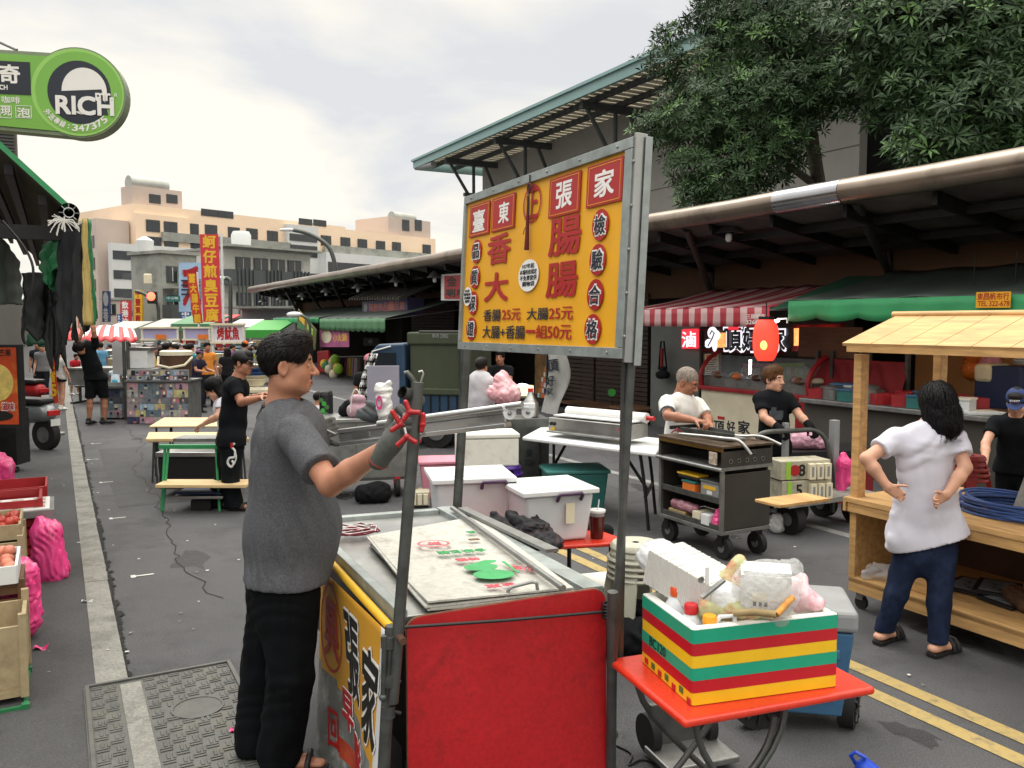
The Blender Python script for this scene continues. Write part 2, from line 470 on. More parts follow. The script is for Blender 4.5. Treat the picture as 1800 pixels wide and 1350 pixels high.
def face_pick(m, s):
 inv=np.array(m.inverted())
 def loc(c):return(c@inv[:3, :3].T+inv[:3, 3])/s
 def white(c):
  q=loc(c);return(((np.abs(q[:, 0])-.030)/.0125)**2+((q[:, 2]-.0085)/.0040)**2<1)&(q[:, 1]>.05)
 def iris(c):
  q=loc(c);return(((np.abs(q[:, 0])-.030)/.0060)**2+((q[:, 2]-.0085)/.0044)**2<1)&(q[:, 1]>.05)
 def lip(c):
  q=loc(c);return((q[:, 0]/.023)**2+((q[:, 2]+.0645)/.0135)**2<1)&(q[:, 1]>.082)
 def brow(c):
  q=loc(c);ax=np.abs(q[:, 0]);return(ax>.014)&(ax<.046)&(np.abs(q[:, 2]-(.033-(ax-.03)*.12))<.0048)&(q[:, 1]>.05)
 def seam(c):
  q=loc(c);return(np.abs(q[:, 0])<.02)&(np.abs(q[:, 2]+.0645)<.002)&(q[:, 1]>.08)
 return[(1, lip), (2, white), (3, iris), (3, brow), (3, seam)]
def hand_prims(wr, d, back, s=1.0, curl=25, thumb=1, spread=.35, tcurl=20):
 d=Vector(d).normalized();back=Vector(back);back=(back-d*back.dot(d)).normalized();side=d.cross(back)*thumb
 wr=Vector(wr);o=[]
 for i in range(4):
  a=(i-1.5)*.0195
  o.append(rc(wr+side*a*.6, wr+d*.085*s+side*a*s, .017*s, .0125*s, .012*s))
  b=wr+d*.087*s+side*a*s;dd=(d+side*a*spread*12*.1).normalized();bk=back
  for j, ln in enumerate((.040, .026, .021)):
   ln*=(.86, 1.0, .95, .78)[3-i]*s
   cc=R(curl*(1, 1.2, .8)[j]*(1+.12*(i-1.5)))
   nd=dd*math.cos(cc)-bk*math.sin(cc);bk=bk*math.cos(cc)+dd*math.sin(cc);dd=nd
   e=b+dd*ln;o.append(rc(b, e, (.0095-.0008*j)*s, (.0088-.0008*j)*s, .004*s));b=e
 b=wr+d*.022*s+side*.024*s;dd=(d*.75+side*.75-back*.25).normalized()
 for ln, r in((.042, .0135), (.032, .0105), (.025, .0095)):
  e=b+dd*ln*s;o.append(rc(b, e, r*s, r*.9*s, .008*s));b=e;dd=(dd+d*.25*math.sin(R(tcurl))*2-back*.22).normalized()
 return o
SKIN={}
def skinm(k):
 if k not in SKIN:
  c={'tan':'a8745a', 'fair':'c9987e', 'old':'9a664c', 'dark':'8a5a44'}[k]
  SKIN[k]=[mat('skin '+k, c, .5, var=.12, scale=14, bump=.15, bscale=160, sss=.12), mat('lips '+k, {'tan':'96604f', 'fair':'b5756a', 'old':'855444', 'dark':'6f3f38'}[k], .4, var=.05), mat('eye white', 'cfc8bf', .25, var=0), mat('brow and iris', '1c1512', .5, var=0)]
 return SKIN[k]
HAIRM={}
def hairm(c):
 if c not in HAIRM:HAIRM[c]=mat('hair '+c, c, .5, var=.55, scale=26, bump=.9, bscale=46, stretch=(3, 3, .5), spec=.22)
 return HAIRM[c]
def human(J, st, label, group=None):
 """J: world joints (head, yaw, hs, neck, shL/shR, elL.., wrL.., hipL.., knL.., anL..); st: style."""
 s=J['hs'];res=st.get('res', .012)
 base=(J['anL']+J['anR'])/2;base.z=min(J['anL'].z, J['anR'].z)-.07*s
 if 'base' in J:base=J['base']
 root=thing('person', label, 'person', base, 0, group)
 hm=hframe(J['head'], J['yaw'], J.get('pitch', 0), J.get('roll', 0))
 a=R(J.get('byaw', J['yaw']));fwd=Vector((math.sin(a), -math.cos(a), 0))
 neck=J['neck'];shc=(J['shL']+J['shR'])/2;hpc=(J['hipL']+J['hipR'])/2
 sw=(J['shL']-J['shR']).length;hw=st.get('hipw', .155*s);cw=st.get('chest', .165*s);ww=st.get('waist', .15*s);q=st.get('q', .68)
 mid=shc.lerp(hpc, .62)+fwd*st.get('belly', 0)
 sk=skinm(st.get('skin', 'tan'))
 b=head_prims(hm, s, st.get('jaw', 1), st.get('wide', 1))
 nr=st.get('neckr', .054)*s
 b+=[rc(hm@Vector((0, -.022*s, -.05*s)), neck, nr*.95, nr*1.1, .03*s), rc(neck, shc, nr*1.05, .06*s, .04*s)]
 b+=[rc(shc, hpc, .085*s, .085*s, .04*s, (fwd, .75))]
 zones=[(V3(hm@Vector((0, 0, 0)))-.14*s, V3(hm@Vector((0, 0, 0)))+.14*s)]if res>.008 and st.get('fine')else[]
 ar=st.get('arm', 1.0)
 for sd in 'LR':
  sh, e, wr=J['sh'+sd], J['el'+sd], J['wr'+sd]
  b+=[rc(shc, sh, .05*s, .045*s, .03*s), rc(sh, e, .050*s*ar, .041*s*ar, .02*s), rc(e, e.lerp(wr, .35), .041*s*ar, .042*s*ar, .015*s), rc(e.lerp(wr, .35), wr, .042*s*ar, .027*s*ar, .015*s)]
  if not(st.get('gloves')and sd in st['gloves']):
   hd=J.get('hd'+sd, (wr-e));hb=J.get('hb'+sd, UP)
   b+=hand_prims(wr, hd, hb, s*.98*st.get('hand', 1), st.get('curl'+sd, 25), J.get('th'+sd, 1))
   if st.get('fine'):zones.append((V3(wr)-.17*s, V3(wr)+.17*s))
 if st.get('legs', True):
  for sd in 'LR':
   h, kn, an=J['hip'+sd], J['kn'+sd], J['an'+sd];lg=st.get('leg', 1)
   b+=[rc(h, kn, .075*s*lg, .052*s*lg, .02*s), rc(kn, kn.lerp(an, .3), .050*s*lg, .054*s*lg, .02*s), rc(kn.lerp(an, .3), an, .054*s*lg, .034*s*lg, .02*s)]
   ft=J.get('toe'+sd, fwd);ft=Vector(ft).normalized();fl=Vector((an.x, an.y, max(.052*s, an.z-.045*s)))
   b+=[rc(fl-ft*.035*s, fl+ft*.10*s, .036*s, .033*s, .02*s, (UP, .75)), rc(fl+ft*.09*s-UP*.01*s, fl+ft*.165*s-UP*.016*s, .034*s, .028*s, .02*s, (UP, .55))]
 smesh('body', sdf(b, res, zones, st.get('fine', .005)), sk, root, face_pick(hm, s))
 hem=st.get('hem', hpc.z-.03*s);sm=st['shirt'];sl=st.get('sleeve', .55);of=st.get('loose', .012)*s
 t=[rc(shc-UP*.05*s, mid, cw, ww, .05*s, (fwd, q)), rc(mid, hpc-UP*.06*s, ww, hw, .06*s, (fwd, q)), rc(J['shL']-UP*.01*s, J['shR']-UP*.01*s, .062*s, .062*s, .05*s), rc(shc-UP*.005*s, neck-UP*.012*s, .085*s, nr*1.05, .03*s)]
 hr_=max(.112, .092*st.get('legw', 1)+.018)*s;t.append(rc(J['hipL']+UP*.02*s, J['hipR']+UP*.02*s, hr_, hr_, .06*s, (fwd, min(1, q+.28))));t.append(rc(J['hipL']-UP*.1*s, J['hipR']-UP*.1*s, hr_, hr_, .06*s, (fwd, min(1, q+.28))))
 if st.get('belly'):t.append(el(mid+fwd*ww*q*.35, (ww*.8, ww*.8, ww*1.05), .08*s))
 t+=st.get('extra_shirt', [])
 for sd in 'LR':
  sh, e=J['sh'+sd], J['el'+sd];en=sh.lerp(e, sl)if sl<=1 else e
  t.append(rc(sh, sh.lerp(e, min(1, sl+.12)), (.058*s+of*.6)*ar, (.052*s+of)*ar, .035*s, None, [(en, e-sh)]if sl<=1 else None))
  if sl>1:t.append(rc(e, J['wr'+sd], .05*s, .034*s, .02*s))
 dn=(neck-shc).normalized()
 t+=[el(neck+dn*.03*s+fwd*.02*s, (.068*s, .068*s, .05*s), .008, None, -1)]
 hp=st.get('hemn', (0, 0, -1))
 smesh('shirt', sdf(t, res, (), .006, st.get('fold', .0045), st.get('ffreq', 22), [((hpc.x, hpc.y, hem), hp)], st.get('seed', 3), .6), sm, root, st.get('shirtpick'))
 if st.get('pants')is not None:
  pt=[rc(hpc+UP*.10*s, hpc-UP*.03*s, ww*.90, hw*.93, .05*s, (fwd, q*1.0))]
  ce=st.get('cuff', .04);lw=st.get('legw', 1.0)
  for sd in 'LR':
   h, kn, an=J['hip'+sd], J['kn'+sd], J['an'+sd]
   pt+=[rc(h, kn, .092*s*lw, .066*s*lw, .03*s), rc(kn, an, .066*s*lw, .056*s*lw*st.get('flare', 1), .02*s)]
  if st.get('skirt'):pt.append(rc(hpc, hpc-UP*.3*s, hw, hw*1.12, .04, (fwd, .8)))
  smesh('trousers' if not st.get('skirt')else 'skirt', sdf(pt, res, (), .006, st.get('pfold', .005), st.get('pfreq', 20), [((0, 0, st.get('cuffz', ce)), (0, 0, -1))], 9, .3), st['pants'], root)
 hr=st.get('hair', 'short');hc=hairm(st.get('hairc', '15110f'))
 rot=np.array(hm.to_3x3())
 def hp_(x, y, z):return hm@Vector((x*s, y*s, z*s))
 def HE(x, y, z, a_, b_, c_, k=.02, op=1):return el(hp_(x, y, z), (a_*s, b_*s, c_*s), k*s, rot, op)
 wd=st.get('wide', 1)
 if hr in('short', 'buzz'):
  g=.012 if hr=='short' else .004
  hh=[HE(0, -.016, .048, (.075+g)*wd, .097+g, .088+g*1.3)]
  if hr=='short':hh+=[HE(0, .045, .105, .058*wd, .045, .032)]
  hh+=[HE(0, .125, -.01, .085, .085, .072, .012, -1), HE(0, .05, -.10, .2, .16, .085, .02, -1), HE(.1, .045, -.03, .05, .05, .06, .01, -1), HE(-.1, .045, -.03, .05, .05, .06, .01, -1), HE(0, -.06, -.125, .2, .2, .075, .01, -1)]
  hh+=[HE(e*.088*wd, -.012, -.008, .016, .026, .036, .004, -1)for e in(1, -1)]
 elif hr=='bob':
  hh=[HE(0, -.016, .045, .090, .110, .102), HE(0, -.05, -.06, .088, .066, .11, .05), HE(.055, .0, -.06, .034, .06, .10, .04), HE(-.055, .0, -.06, .034, .06, .10, .04), HE(.0, -.045, -.085, .082, .060, .105, .05), HE(0, .135, -.035, .075, .085, .10, .01, -1)]
 elif hr=='long':
  hh=[HE(0, -.016, .045, .088, .108, .10), HE(0, -.06, -.10, .085, .055, .16, .05), HE(0, -.075, -.22, .075, .04, .12, .05), HE(0, .135, -.035, .075, .085, .10, .01, -1)]
 elif hr=='pony':
  hh=[HE(0, -.016, .046, .083, .103, .096), HE(0, -.13, .0, .03, .035, .05), rc(hp_(0, -.14, -.02), hp_(0, -.13, -.2), .026*s, .012*s, .02), HE(0, .125, -.02, .08, .085, .085, .01, -1), HE(0, .05, -.11, .2, .16, .085, .02, -1), HE(0, -.06, -.135, .2, .06, .075, .01, -1)]
 elif hr=='mop':
  hh=[HE(0, -.016, .050, .084*wd, .106, .094), HE(.01, .045, .108, .066, .056, .036), HE(.05, .03, .07, .04, .06, .04), HE(-.05, .03, .07, .04, .06, .04)]
  hh+=[HE(0, .135, -.01, .09, .085, .088, .012, -1), HE(.105, .03, -.03, .06, .075, .075, .01, -1), HE(-.105, .03, -.03, .06, .075, .075, .01, -1), HE(0, .05, -.10, .2, .16, .085, .02, -1), HE(0, -.06, -.13, .2, .2, .075, .01, -1), HE(.1, .045, -.03, .05, .05, .06, .01, -1), HE(-.1, .045, -.03, .05, .05, .06, .01, -1)]
  hh+=[HE(e*.088*wd, -.012, -.008, .016, .026, .036, .004, -1)for e in(1, -1)]
 else:hh=None
 if hh:
  hv=sdf(hh, min(res, .009), (), .005, (.002 if hr!='buzz' else 0)*s, 34, (), 5);ho=smesh('hair', hv, hc, root);ns=st.get('strands', 0)
  if ns:
   rs=np.random.RandomState(3);me=ho.data;mb=MB();M3=hm.to_3x3();bk, dn=M3@Vector((0, -1, 0)), M3@Vector((0, 0, -1));inv=hm.inverted();TMr=TM[root.name]
   for i in rs.choice(len(me.vertices), min(ns, len(me.vertices)), False):
    v=me.vertices[int(i)];p=TMr@v.co;n=v.normal;q=inv@p
    if hr in('bob', 'long'):fl=dn+bk*.1
    else:fl=(bk*(1.0 if q.z>.06*s else .5)+dn*(.15 if q.z>.09*s else .9))
    fl=fl+Vector(tuple(rs.randn(3)*.13));fl=(fl-n*fl.dot(n)).normalized();sd=fl.cross(n);ln=(.045+.045*rs.rand())*s*(1.5 if hr in('bob', 'long')else 1);w_=.0022*s
    pts=[p-n*.002, p+fl*ln*.35+n*.0035, p+fl*ln*.7+n*.003-n*2.2*ln*ln, p+fl*ln-n*4.5*ln*ln+n*.002]
    V_=[]
    for j, a_ in enumerate(pts):e=sd*w_*(1, 1, .8, .25)[j];V_+=[a_-e, a_+e]
    mb.add(V_, [(2*j, 2*j+1, 2*j+3, 2*j+2)for j in range(3)], hc)
   so=mb.obj('hair_strands', root, smooth=180)
 if st.get('cap'):
  cm=st['cap']
  cp=[HE(0, -.012, .058, .089, .109, .094), HE(0, .0, -.02, .3, .3, .068, .006, -1)]
  cp2=sdf(cp, min(res, .008));c_=smesh('cap', cp2, cm, root)
  mb=MB();pts=[]
  for i in range(13):
   an=R(-75+150*i/12);pts.append((math.sin(an)*.082, .052+math.cos(an)*.115))
  pts+=[(-.06+.01*i, .075)for i in(0, )];
  mb.prism([(x*s, y*s)for x, y in pts][::-1], .008*s, cm, hm@TR(0, 0, .050*s)@Matrix.Rotation(R(-10), 4, 'X'));mb.obj('cap_brim', root, bevel=.002)
 if st.get('shoes')is not None:
  for sd in 'LR':
   an=J['an'+sd];ft=Vector(J.get('toe'+sd, fwd)).normalized();fl=Vector((an.x, an.y, max(.052*s, an.z-.045*s)));sdv=ft.cross(UP)
   if st.get('sandal'):
    mb=MB();m4=F(fl+ft*.065*s-UP*.04*s, sdv, ft)
    mb.prism([(x*s, y*s)for x, y in[(.032, -.13), (.038, -.09), (.034, 0), (.046, .08), (.042, .115), (.02, .135), (-.015, .135), (-.038, .11), (-.044, .06), (-.034, 0), (-.038, -.09), (-.03, -.13)]][::-1], .022*s, st['shoes'], m4@TR(0, 0, -.006))
    for yy in st.get('straps', (.05, )):
     mb.tube([m4@Vector((x*s, (yy+e)*s, z*s))for x, e, z in((-.046, 0, .01), (-.042, 0, .045), (-.02, .005, .068), (.015, .005, .068), (.04, 0, .045), (.046, 0, .01))], .014*s, st['shoes'], 6)
    mb.obj('sandal', root, smooth=40, bevel=.003)
   else:
    z0=fl-UP*.004
    smesh('shoe', sdf([rc(z0-ft*.045*s, z0+ft*.10*s, .043*s, .040*s, .02*s, (UP, .85)), rc(z0+ft*.09*s-UP*.012*s, z0+ft*.17*s-UP*.016*s, .041*s, .034*s, .03*s, (UP, .6)), rc(z0-ft*.02*s, z0-ft*.02*s+UP*.07*s, .04*s, .042*s, .02*s)], min(res, .012), (), .006, 0, 1, [((0, 0, fl.z-.05*s), (0, 0, -1)), (fl+UP*.085*s, UP)]), st['shoes'], root)
 return root, hm
def stand(px, yf, yh, yaw, lean=0, legs=.1, arms=None, D=None, hy=None, foot=0.0):
 """joints of a standing figure; arms: {'L': (elbow, wrist)} local offsets from the shoulder as fractions of the height (right, fwd, up)."""
 g=G(px, yf)if D is None else G(px, 566+FP*H/D)
 g=Vector((g.x, g.y, 0));D=g.y
 top=P(px, yh, D).z;h=top;s=h/1.70
 a=R(yaw);f=Vector((math.sin(a), -math.cos(a), 0));r=Vector((-math.cos(a), -math.sin(a), 0))
 def q(x, y, z):return g+r*(x*s)+f*((y+lean*max(0, z-.85))*s)+UP*(z*s)
 J=dict(head=q(0, .035, 1.572), yaw=yaw if hy is None else hy, byaw=yaw, hs=s, neck=q(0, -.005, 1.43), shL=q(-.175, 0, 1.365), shR=q(.175, 0, 1.365), hipL=q(-.085, 0, .88), hipR=q(.085, 0, .88), knL=q(-.09, .02+legs, .47), knR=q(.09, .02-legs*.4, .47), anL=q(-.095, legs, .085), anR=q(.095, -legs, .085))
 arms=arms or{}
 for sd, sg in(('L', -1), ('R', 1)):
  sh=J['sh'+sd];e, wv=arms.get(sd, ((.05, -.02, -.27), (.06, .08, -.50)))
  J['el'+sd]=sh+r*(sg*e[0]*s)+f*(e[1]*s)+UP*(e[2]*s);J['wr'+sd]=sh+r*(sg*wv[0]*s)+f*(wv[1]*s)+UP*(wv[2]*s)
  J['hb'+sd]=r*sg if wv[2]<-.35 else UP;J['th'+sd]=sg
 return J
# ================================================================ materials used all over
mat('asphalt', '58585a', .86, var=.2, scale=.9, bump=.8, bscale=190, dirt=('39393a', .75, 1.6, .5), k=.86, speck=(.34, 130))
mat('asphalt dark', '4e4e4f', .88, var=.18, scale=1.2, bump=.7, bscale=200, dirt=('343435', .7, 1.3, .5), k=.86, speck=(.3, 150))
mat('concrete', '8b8a83', .85, var=.2, scale=5, bump=.35, bscale=80, dirt=('55544f', .8, 4.2, .48), k=.85, speck=(.22, 90))
mat('white paint', 'c9c9c4', .7, var=.2, scale=20, dirt=('6a6a68', .7, 14, .5))
mat('yellow paint', 'a8925a', .75, var=.15, scale=9, dirt=('5d584c', .8, 9, .46))
mat('worn paint', '8f8f8c', .8, var=.2, scale=6, dirt=('626262', .9, 4, .42))
mat('iron', '5a5b58', .6, .4, var=.25, scale=9, bump=.2, dirt=('6a6458', .6, 7, .5))
mat('dark gap', '141414', .95, var=.2)
mat('steel', 'a9aaa8', .34, .9, var=.14, scale=4, dirt=('6d6b66', .45, 5, .55))
mat('steel dull', '8a8b89', .48, .75, var=.2, scale=5, bump=.06, dirt=('54524e', .6, 6, .52))
mat('tube grey', '5c5e5c', .45, .7, var=.3, scale=12, dirt=('4a3d32', .6, 12, .54))
mat('galvanised', '959c9a', .5, .45, var=.2, scale=10, dirt=('5f635f', .5, 9, .52))
mat('black metal', '1c1c1d', .5, .3, var=.3, scale=9, dirt=('4a423a', .4, 9, .55))
mat('black plastic', '1a1a1b', .5, var=.2)
mat('rubber', '161616', .8, var=.25, scale=20)
mat('black cloth', '121316', .9, spec=.2, var=.3, scale=10, bump=.3, bscale=40)
mat('wood light', 'c39a64', .5, var=.28, scale=3, stretch=(9, 1.2, 9), bump=.06, k=1.0)
mat('wood board', 'd9bd8c', .6, var=.12, scale=3, stretch=(1, 8, 8), dirt=('b08f60', .5, 5, .5))
mat('wood dark', '6a4a31', .6, var=.3, scale=5, stretch=(1, 1, 8))
mat('red paint', 'ad181e', .45, var=.14, scale=2.2, bump=.14, bscale=14, dirt=('561416', .7, 4.5, .56), speck=(.10, 60))
mat('orange table', 'cf3520', .33, var=.12, scale=4, dirt=('7d2517', .7, 9, .58), bump=.05, bscale=30, speck=(.08, 70))
mat('styrofoam', 'd9d8cf', .8, var=.05, scale=12, bump=.25, bscale=120, dirt=('a39e90', .5, 7, .55))
mat('white plastic', 'd6d8d8', .45, var=.05, dirt=('9a9a96', .4, 7, .56))
mat('clear tub', 'dde1e4', .35, var=.06, scale=6, alpha=.80)
mat('clear film', 'e6e9ea', .22, var=.1, scale=15, alpha=.34, bump=.6, bscale=25)
mat('glass', '9fb0b5', .05, var=0, alpha=.22)
mat('dark glass', '252b30', .08, .0, var=.3, scale=.6, coat=.4)
mat('pink bag', 'd83f80', .35, var=.3, scale=9, stretch=(1, 1, .12), bump=.4, bscale=30, dirt=('f0b4cd', .7, 14, .54))
mat('pink', 'd48a9c', .5, var=.12)
mat('purple', '4b2a86', .4, var=.12)
mat('teal plastic', '2d6a66', .45, var=.12)
mat('blue plastic', '3a6384', .4, var=.12, dirt=('2b3f50', .5, 6, .55))
mat('red', 'b51d22', .5, var=.12);mat('dark red', '7a1519', .7, var=.25, scale=4, bump=.4, bscale=12)
mat('yellow', 'e0b02a', .5, var=.08);mat('green', '1f7a4a', .55, var=.18, scale=5)
mat('white', 'd8d8d6', .6, var=.06);mat('black', '121213', .6, var=.1);mat('grey', '868889', .6, var=.12)
mat('sign yellow', 'e3a41f', .42, var=.05, scale=3, dirt=('b98a2a', .5, 5, .6))
mat('sign red', 'a51c20', .45, var=.08);mat('sign dark', '1d2430', .5, var=.08);mat('sign white', 'e4e2de', .5, var=.04)
mat('orange', 'd9742a', .5, var=.12);mat('blue', '27508e', .5, var=.15);mat('cream', 'd8cfb4', .6, var=.08)
mat('lime', '93c23a', .5, var=.05)
mat('canvas green', '3d4433', .85, var=.2, scale=3, bump=.25, bscale=14, stretch=(1, 1, .3))
mat('brown', '4f3423', .7, var=.25, scale=4)
# ================================================================ ground
mb=MB();mb.box((0, 150, -.05), (700, 700, .1), 'asphalt');struct(mb, 'road')
mb=MB();a=[ST(-3, .12, .004), ST(-3, -6, .004), ST(160, -6, .004), ST(160, .12, .004)]
mb.quad(a[0], a[3], a[2], a[1], 'asphalt dark');struct(mb, 'pavement')
mb=MB();sg=60
for i in range(sg):
 s0=4.83+i*2.0
 b0, b1=random.uniform(-.008, .012), random.uniform(-.008, .012)
 mb.quad(ST(s0, .12, .008), ST(s0, .276+b0, .008), ST(s0+1.99, .276+b1, .008), ST(s0+1.99, .12, .008), 'concrete')
struct(mb, 'gutter_strip')
mb=MB()
x=4.85
while x<26:
 st=random.uniform(.05, .16);wd=random.uniform(.004, .03)*(1 if random.random()<.75 else 1.8)
 o=random.uniform(-.004, .012)
 mb.quad(ST(x, .276+o, .0095), ST(x+st*.4, .28+o+wd, .0095), ST(x+st, .278+o+wd*.6, .0095), ST(x+st, .276, .0095), 'dark gap');x+=st*.9
x=6
y=.95
while x<24:
 st=random.uniform(.06, .2);dy=random.uniform(-.05, .052);mb.quad(ST(x, y, .0045), ST(x, y+.008, .0045), ST(x+st, y+dy+.008, .0045), ST(x+st, y+dy, .0045), 'dark gap');x+=st;y+=dy
struct(mb, 'road_crack')
mat('oil stain', '2c2c2d', .6, var=.2, alpha=.38);mat('old patch', '464647', .92, var=.2, scale=4, bump=.5, bscale=120, speck=(.3, 90))
rn=random.Random(21);mb=MB()
for i in range(46):
 s, t=rn.uniform(2.2, 16), rn.uniform(-1.6, 6.2);r_=rn.uniform(.02, .16)*(1 if rn.random()<.8 else 2);z=.0032 if t>.2 else .0062;k=16;ph=rn.uniform(0, 6)
 if-.05<t<.35:continue
 mb.add([ST(s+r_*(1+.3*math.sin(3*a+ph)+.18*math.sin(7*a+2*ph))*1.6*math.cos(a), t+r_*(1+.3*math.sin(2*a+ph)+.15*math.sin(5*a))*math.sin(a), z+i*.00001)for a in[2*math.pi*j/k for j in range(k)]], [tuple(range(k-1, -1, -1))], 'oil stain')
struct(mb, 'road_stain')
mb=MB()
for s0, s1, t0, t1 in((5.2, 7.6, 1.5, 2.5), (9.5, 14, .5, 1.3), (3.2, 4.4, 3.0, 3.45), (7.2, 8.8, 4.4, 5.6)):mb.quad(ST(s0, t0, .0022), ST(s0, t1, .0022), ST(s1, t1+.06, .0022), ST(s1+.05, t0, .0022), 'old patch')
struct(mb, 'road_patch')
mb=MB()
for t in(3.63, 3.83):
 mb.quad(ST(-2, t-.05, .004), ST(-2, t+.05, .004), ST(9, t+.05, .004), ST(9, t-.05, .004), 'yellow paint')
mb.quad(ST(4, 6.1, .004), ST(4, 6.22, .004), ST(60, 6.22, .004), ST(60, 6.1, .004), 'worn paint')
for px, py, k in((207, 911, 1), (251, 1012, 1.1), (187, 848, 1), (163, 808, 1), (170, 780, 1), (430, 852, 1)):
 g=G(px, py);s, t=g.dot(SD), g.dot(SR)
 mb.quad(ST(s-.012, t-.07*k, .0048), ST(s-.012, t+.07*k, .0048), ST(s+.012, t+.07*k, .0048), ST(s+.012, t-.07*k, .0048), 'white paint')
 mb.quad(ST(s-.035, t-.075*k, .0052), ST(s-.035, t-.045*k, .0052), ST(s+.035, t-.045*k, .0052), ST(s+.035, t-.075*k, .0052), 'white paint')
struct(mb, 'road_marking')
dc=thing('drain_cover', 'square iron drain cover with woven tread pattern at the end of the concrete strip', 'drain cover', ST(4.2, .43), STREET)
mb=MB();mb.box((0, 0, .006), (.74, 1.24, .012), 'iron')
for sx in(-1, 1):mb.box((sx*.352, 0, .014), (.02, 1.24, .02), 'iron')
mb.box((0, .61, .014), (.684, .02, .02), 'iron')
for i in range(11):
 for j in range(20):
  x=-.31+i*.062;y=-.58+j*.06
  if(x-.12)**2+(y-.1)**2<.13**2 or(-.2<x<-.1):continue
  if(i+j)%2:mb.box((x, y, .0145), (.052, .014, .005), 'iron');mb.box((x, y+.022, .0145), (.052, .012, .005), 'iron')
  else:mb.box((x, y, .0145), (.014, .05, .005), 'iron');mb.box((x+.024, y, .0145), (.012, .05, .005), 'iron')
mb.lathe([(.125, .012), (.125, .019), (.112, .019), (.112, .014), (0.001, .014)], 'iron', TR(.12, .1, 0), cap=False)
mb.obj('plate', dc, world=False, bevel=.002)
mb=MB();mb.box((-.15, -.02, .0135), (.1, 1.16, .006), 'concrete');mb.obj('cement_patch', dc, world=False)
# ================================================================ right hand market row
TE, TW=7.9, 10.2
ze=onT(1460, 340, TE).z
mkt=thing('market_hall', 'long low market hall with a rounded metal gutter along its dark eaves', 'building', ST(20, 9, 0))
mat('gutter metal', '8d8073', .32, .8, var=.18, scale=1.2, stretch=(1, 1, 1), dirt=('4a3e36', .6, 1.6, .5))
mat('gutter bright', 'a9a9ad', .2, .95, var=.1, scale=2)
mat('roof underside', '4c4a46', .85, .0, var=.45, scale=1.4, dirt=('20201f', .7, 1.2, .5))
mat('market wall', '553c28', .85, var=.2, scale=1.2)
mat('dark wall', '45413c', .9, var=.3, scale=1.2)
mat('shutter brown', '3a2c26', .6, var=.2, scale=3)
s_end=s_of(onT(440, 517, TE))
mb=MB();pts=[ST(3+(s_end-3)*i/40, TE, ze+.006*math.sin(i*1.7))for i in range(41)]
mb.tube(pts, .138, 'gutter metal', 20);gt=mb.obj('gutter', mkt, smooth=60)
mb=MB();q0, q1=s_of(onT(1370, 350, TE)), s_of(onT(1485, 335, TE))
mb.cyl(ST(q0, TE, ze), ST(q1, TE, ze), .145, 'gutter bright', n=24);mb.obj('gutter_sleeve', gt, smooth=60)
ZW=2.88
mb=MB()
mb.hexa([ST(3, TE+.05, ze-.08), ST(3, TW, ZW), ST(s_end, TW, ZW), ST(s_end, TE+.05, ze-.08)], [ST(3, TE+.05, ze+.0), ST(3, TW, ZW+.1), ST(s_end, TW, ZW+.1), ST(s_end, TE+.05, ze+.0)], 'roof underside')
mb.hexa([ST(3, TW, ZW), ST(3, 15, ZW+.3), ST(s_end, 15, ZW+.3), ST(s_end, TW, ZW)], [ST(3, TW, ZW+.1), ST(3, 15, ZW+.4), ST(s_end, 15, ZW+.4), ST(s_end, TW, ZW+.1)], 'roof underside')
s=3.5
while s<s_end:
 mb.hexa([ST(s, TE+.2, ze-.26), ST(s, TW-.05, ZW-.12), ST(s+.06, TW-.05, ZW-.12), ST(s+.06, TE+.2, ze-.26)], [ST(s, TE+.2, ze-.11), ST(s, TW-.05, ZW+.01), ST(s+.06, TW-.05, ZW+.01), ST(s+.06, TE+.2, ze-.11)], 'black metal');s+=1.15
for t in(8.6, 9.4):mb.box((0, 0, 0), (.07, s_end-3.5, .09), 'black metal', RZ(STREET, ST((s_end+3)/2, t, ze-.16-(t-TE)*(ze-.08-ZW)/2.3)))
mb.obj('roof', mkt)
mb=MB();mb.box((0, 0, 0), (.16, s_end-3, ZW-2.35), 'market wall', RZ(STREET, ST((s_end+3)/2, TW+.1, (ZW+2.35)/2)))
mb.obj('upper_wall', mkt)
mb=MB()
for px, py, qx, qy in((1562, 478, 1506, 362), (1250, 512, 1206, 428), (1010, 530, 985, 465)):
 p=onT(px, py, TW);s=s_of(p);mb=MB();mb.cyl(ST(s, TW, p.z), ST(s_of(onT(qx, qy, TE+.25)), TE+.25, ze-.12), .055, 'tube grey');mb.cyl(ST(s, TW+.05, p.z-.1), ST(s, TW-.02, ZW), .05, 'black metal');mb.obj('strut', mkt, smooth=50)
for px, py, qx, qy in((740, 546, 700, 500), (680, 548, 648, 508), (610, 548, 583, 515), (568, 549, 535, 521), (525, 551, 500, 527)):
 p=onT(px, py, TW);s=s_of(p);mb=MB();mb.cyl(ST(s, TW, p.z), ST(s_of(onT(qx, qy, TE+.25)), TE+.25, ze-.12), .055, 'tube grey');mb.obj('strut', mkt, smooth=50)
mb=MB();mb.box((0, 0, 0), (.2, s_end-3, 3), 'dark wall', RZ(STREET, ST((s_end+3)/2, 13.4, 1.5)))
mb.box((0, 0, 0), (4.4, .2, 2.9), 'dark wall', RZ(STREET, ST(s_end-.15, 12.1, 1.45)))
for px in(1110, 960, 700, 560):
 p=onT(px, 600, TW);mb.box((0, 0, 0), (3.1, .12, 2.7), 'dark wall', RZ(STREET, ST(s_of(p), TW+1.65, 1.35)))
mb.obj('shop_wall', mkt)
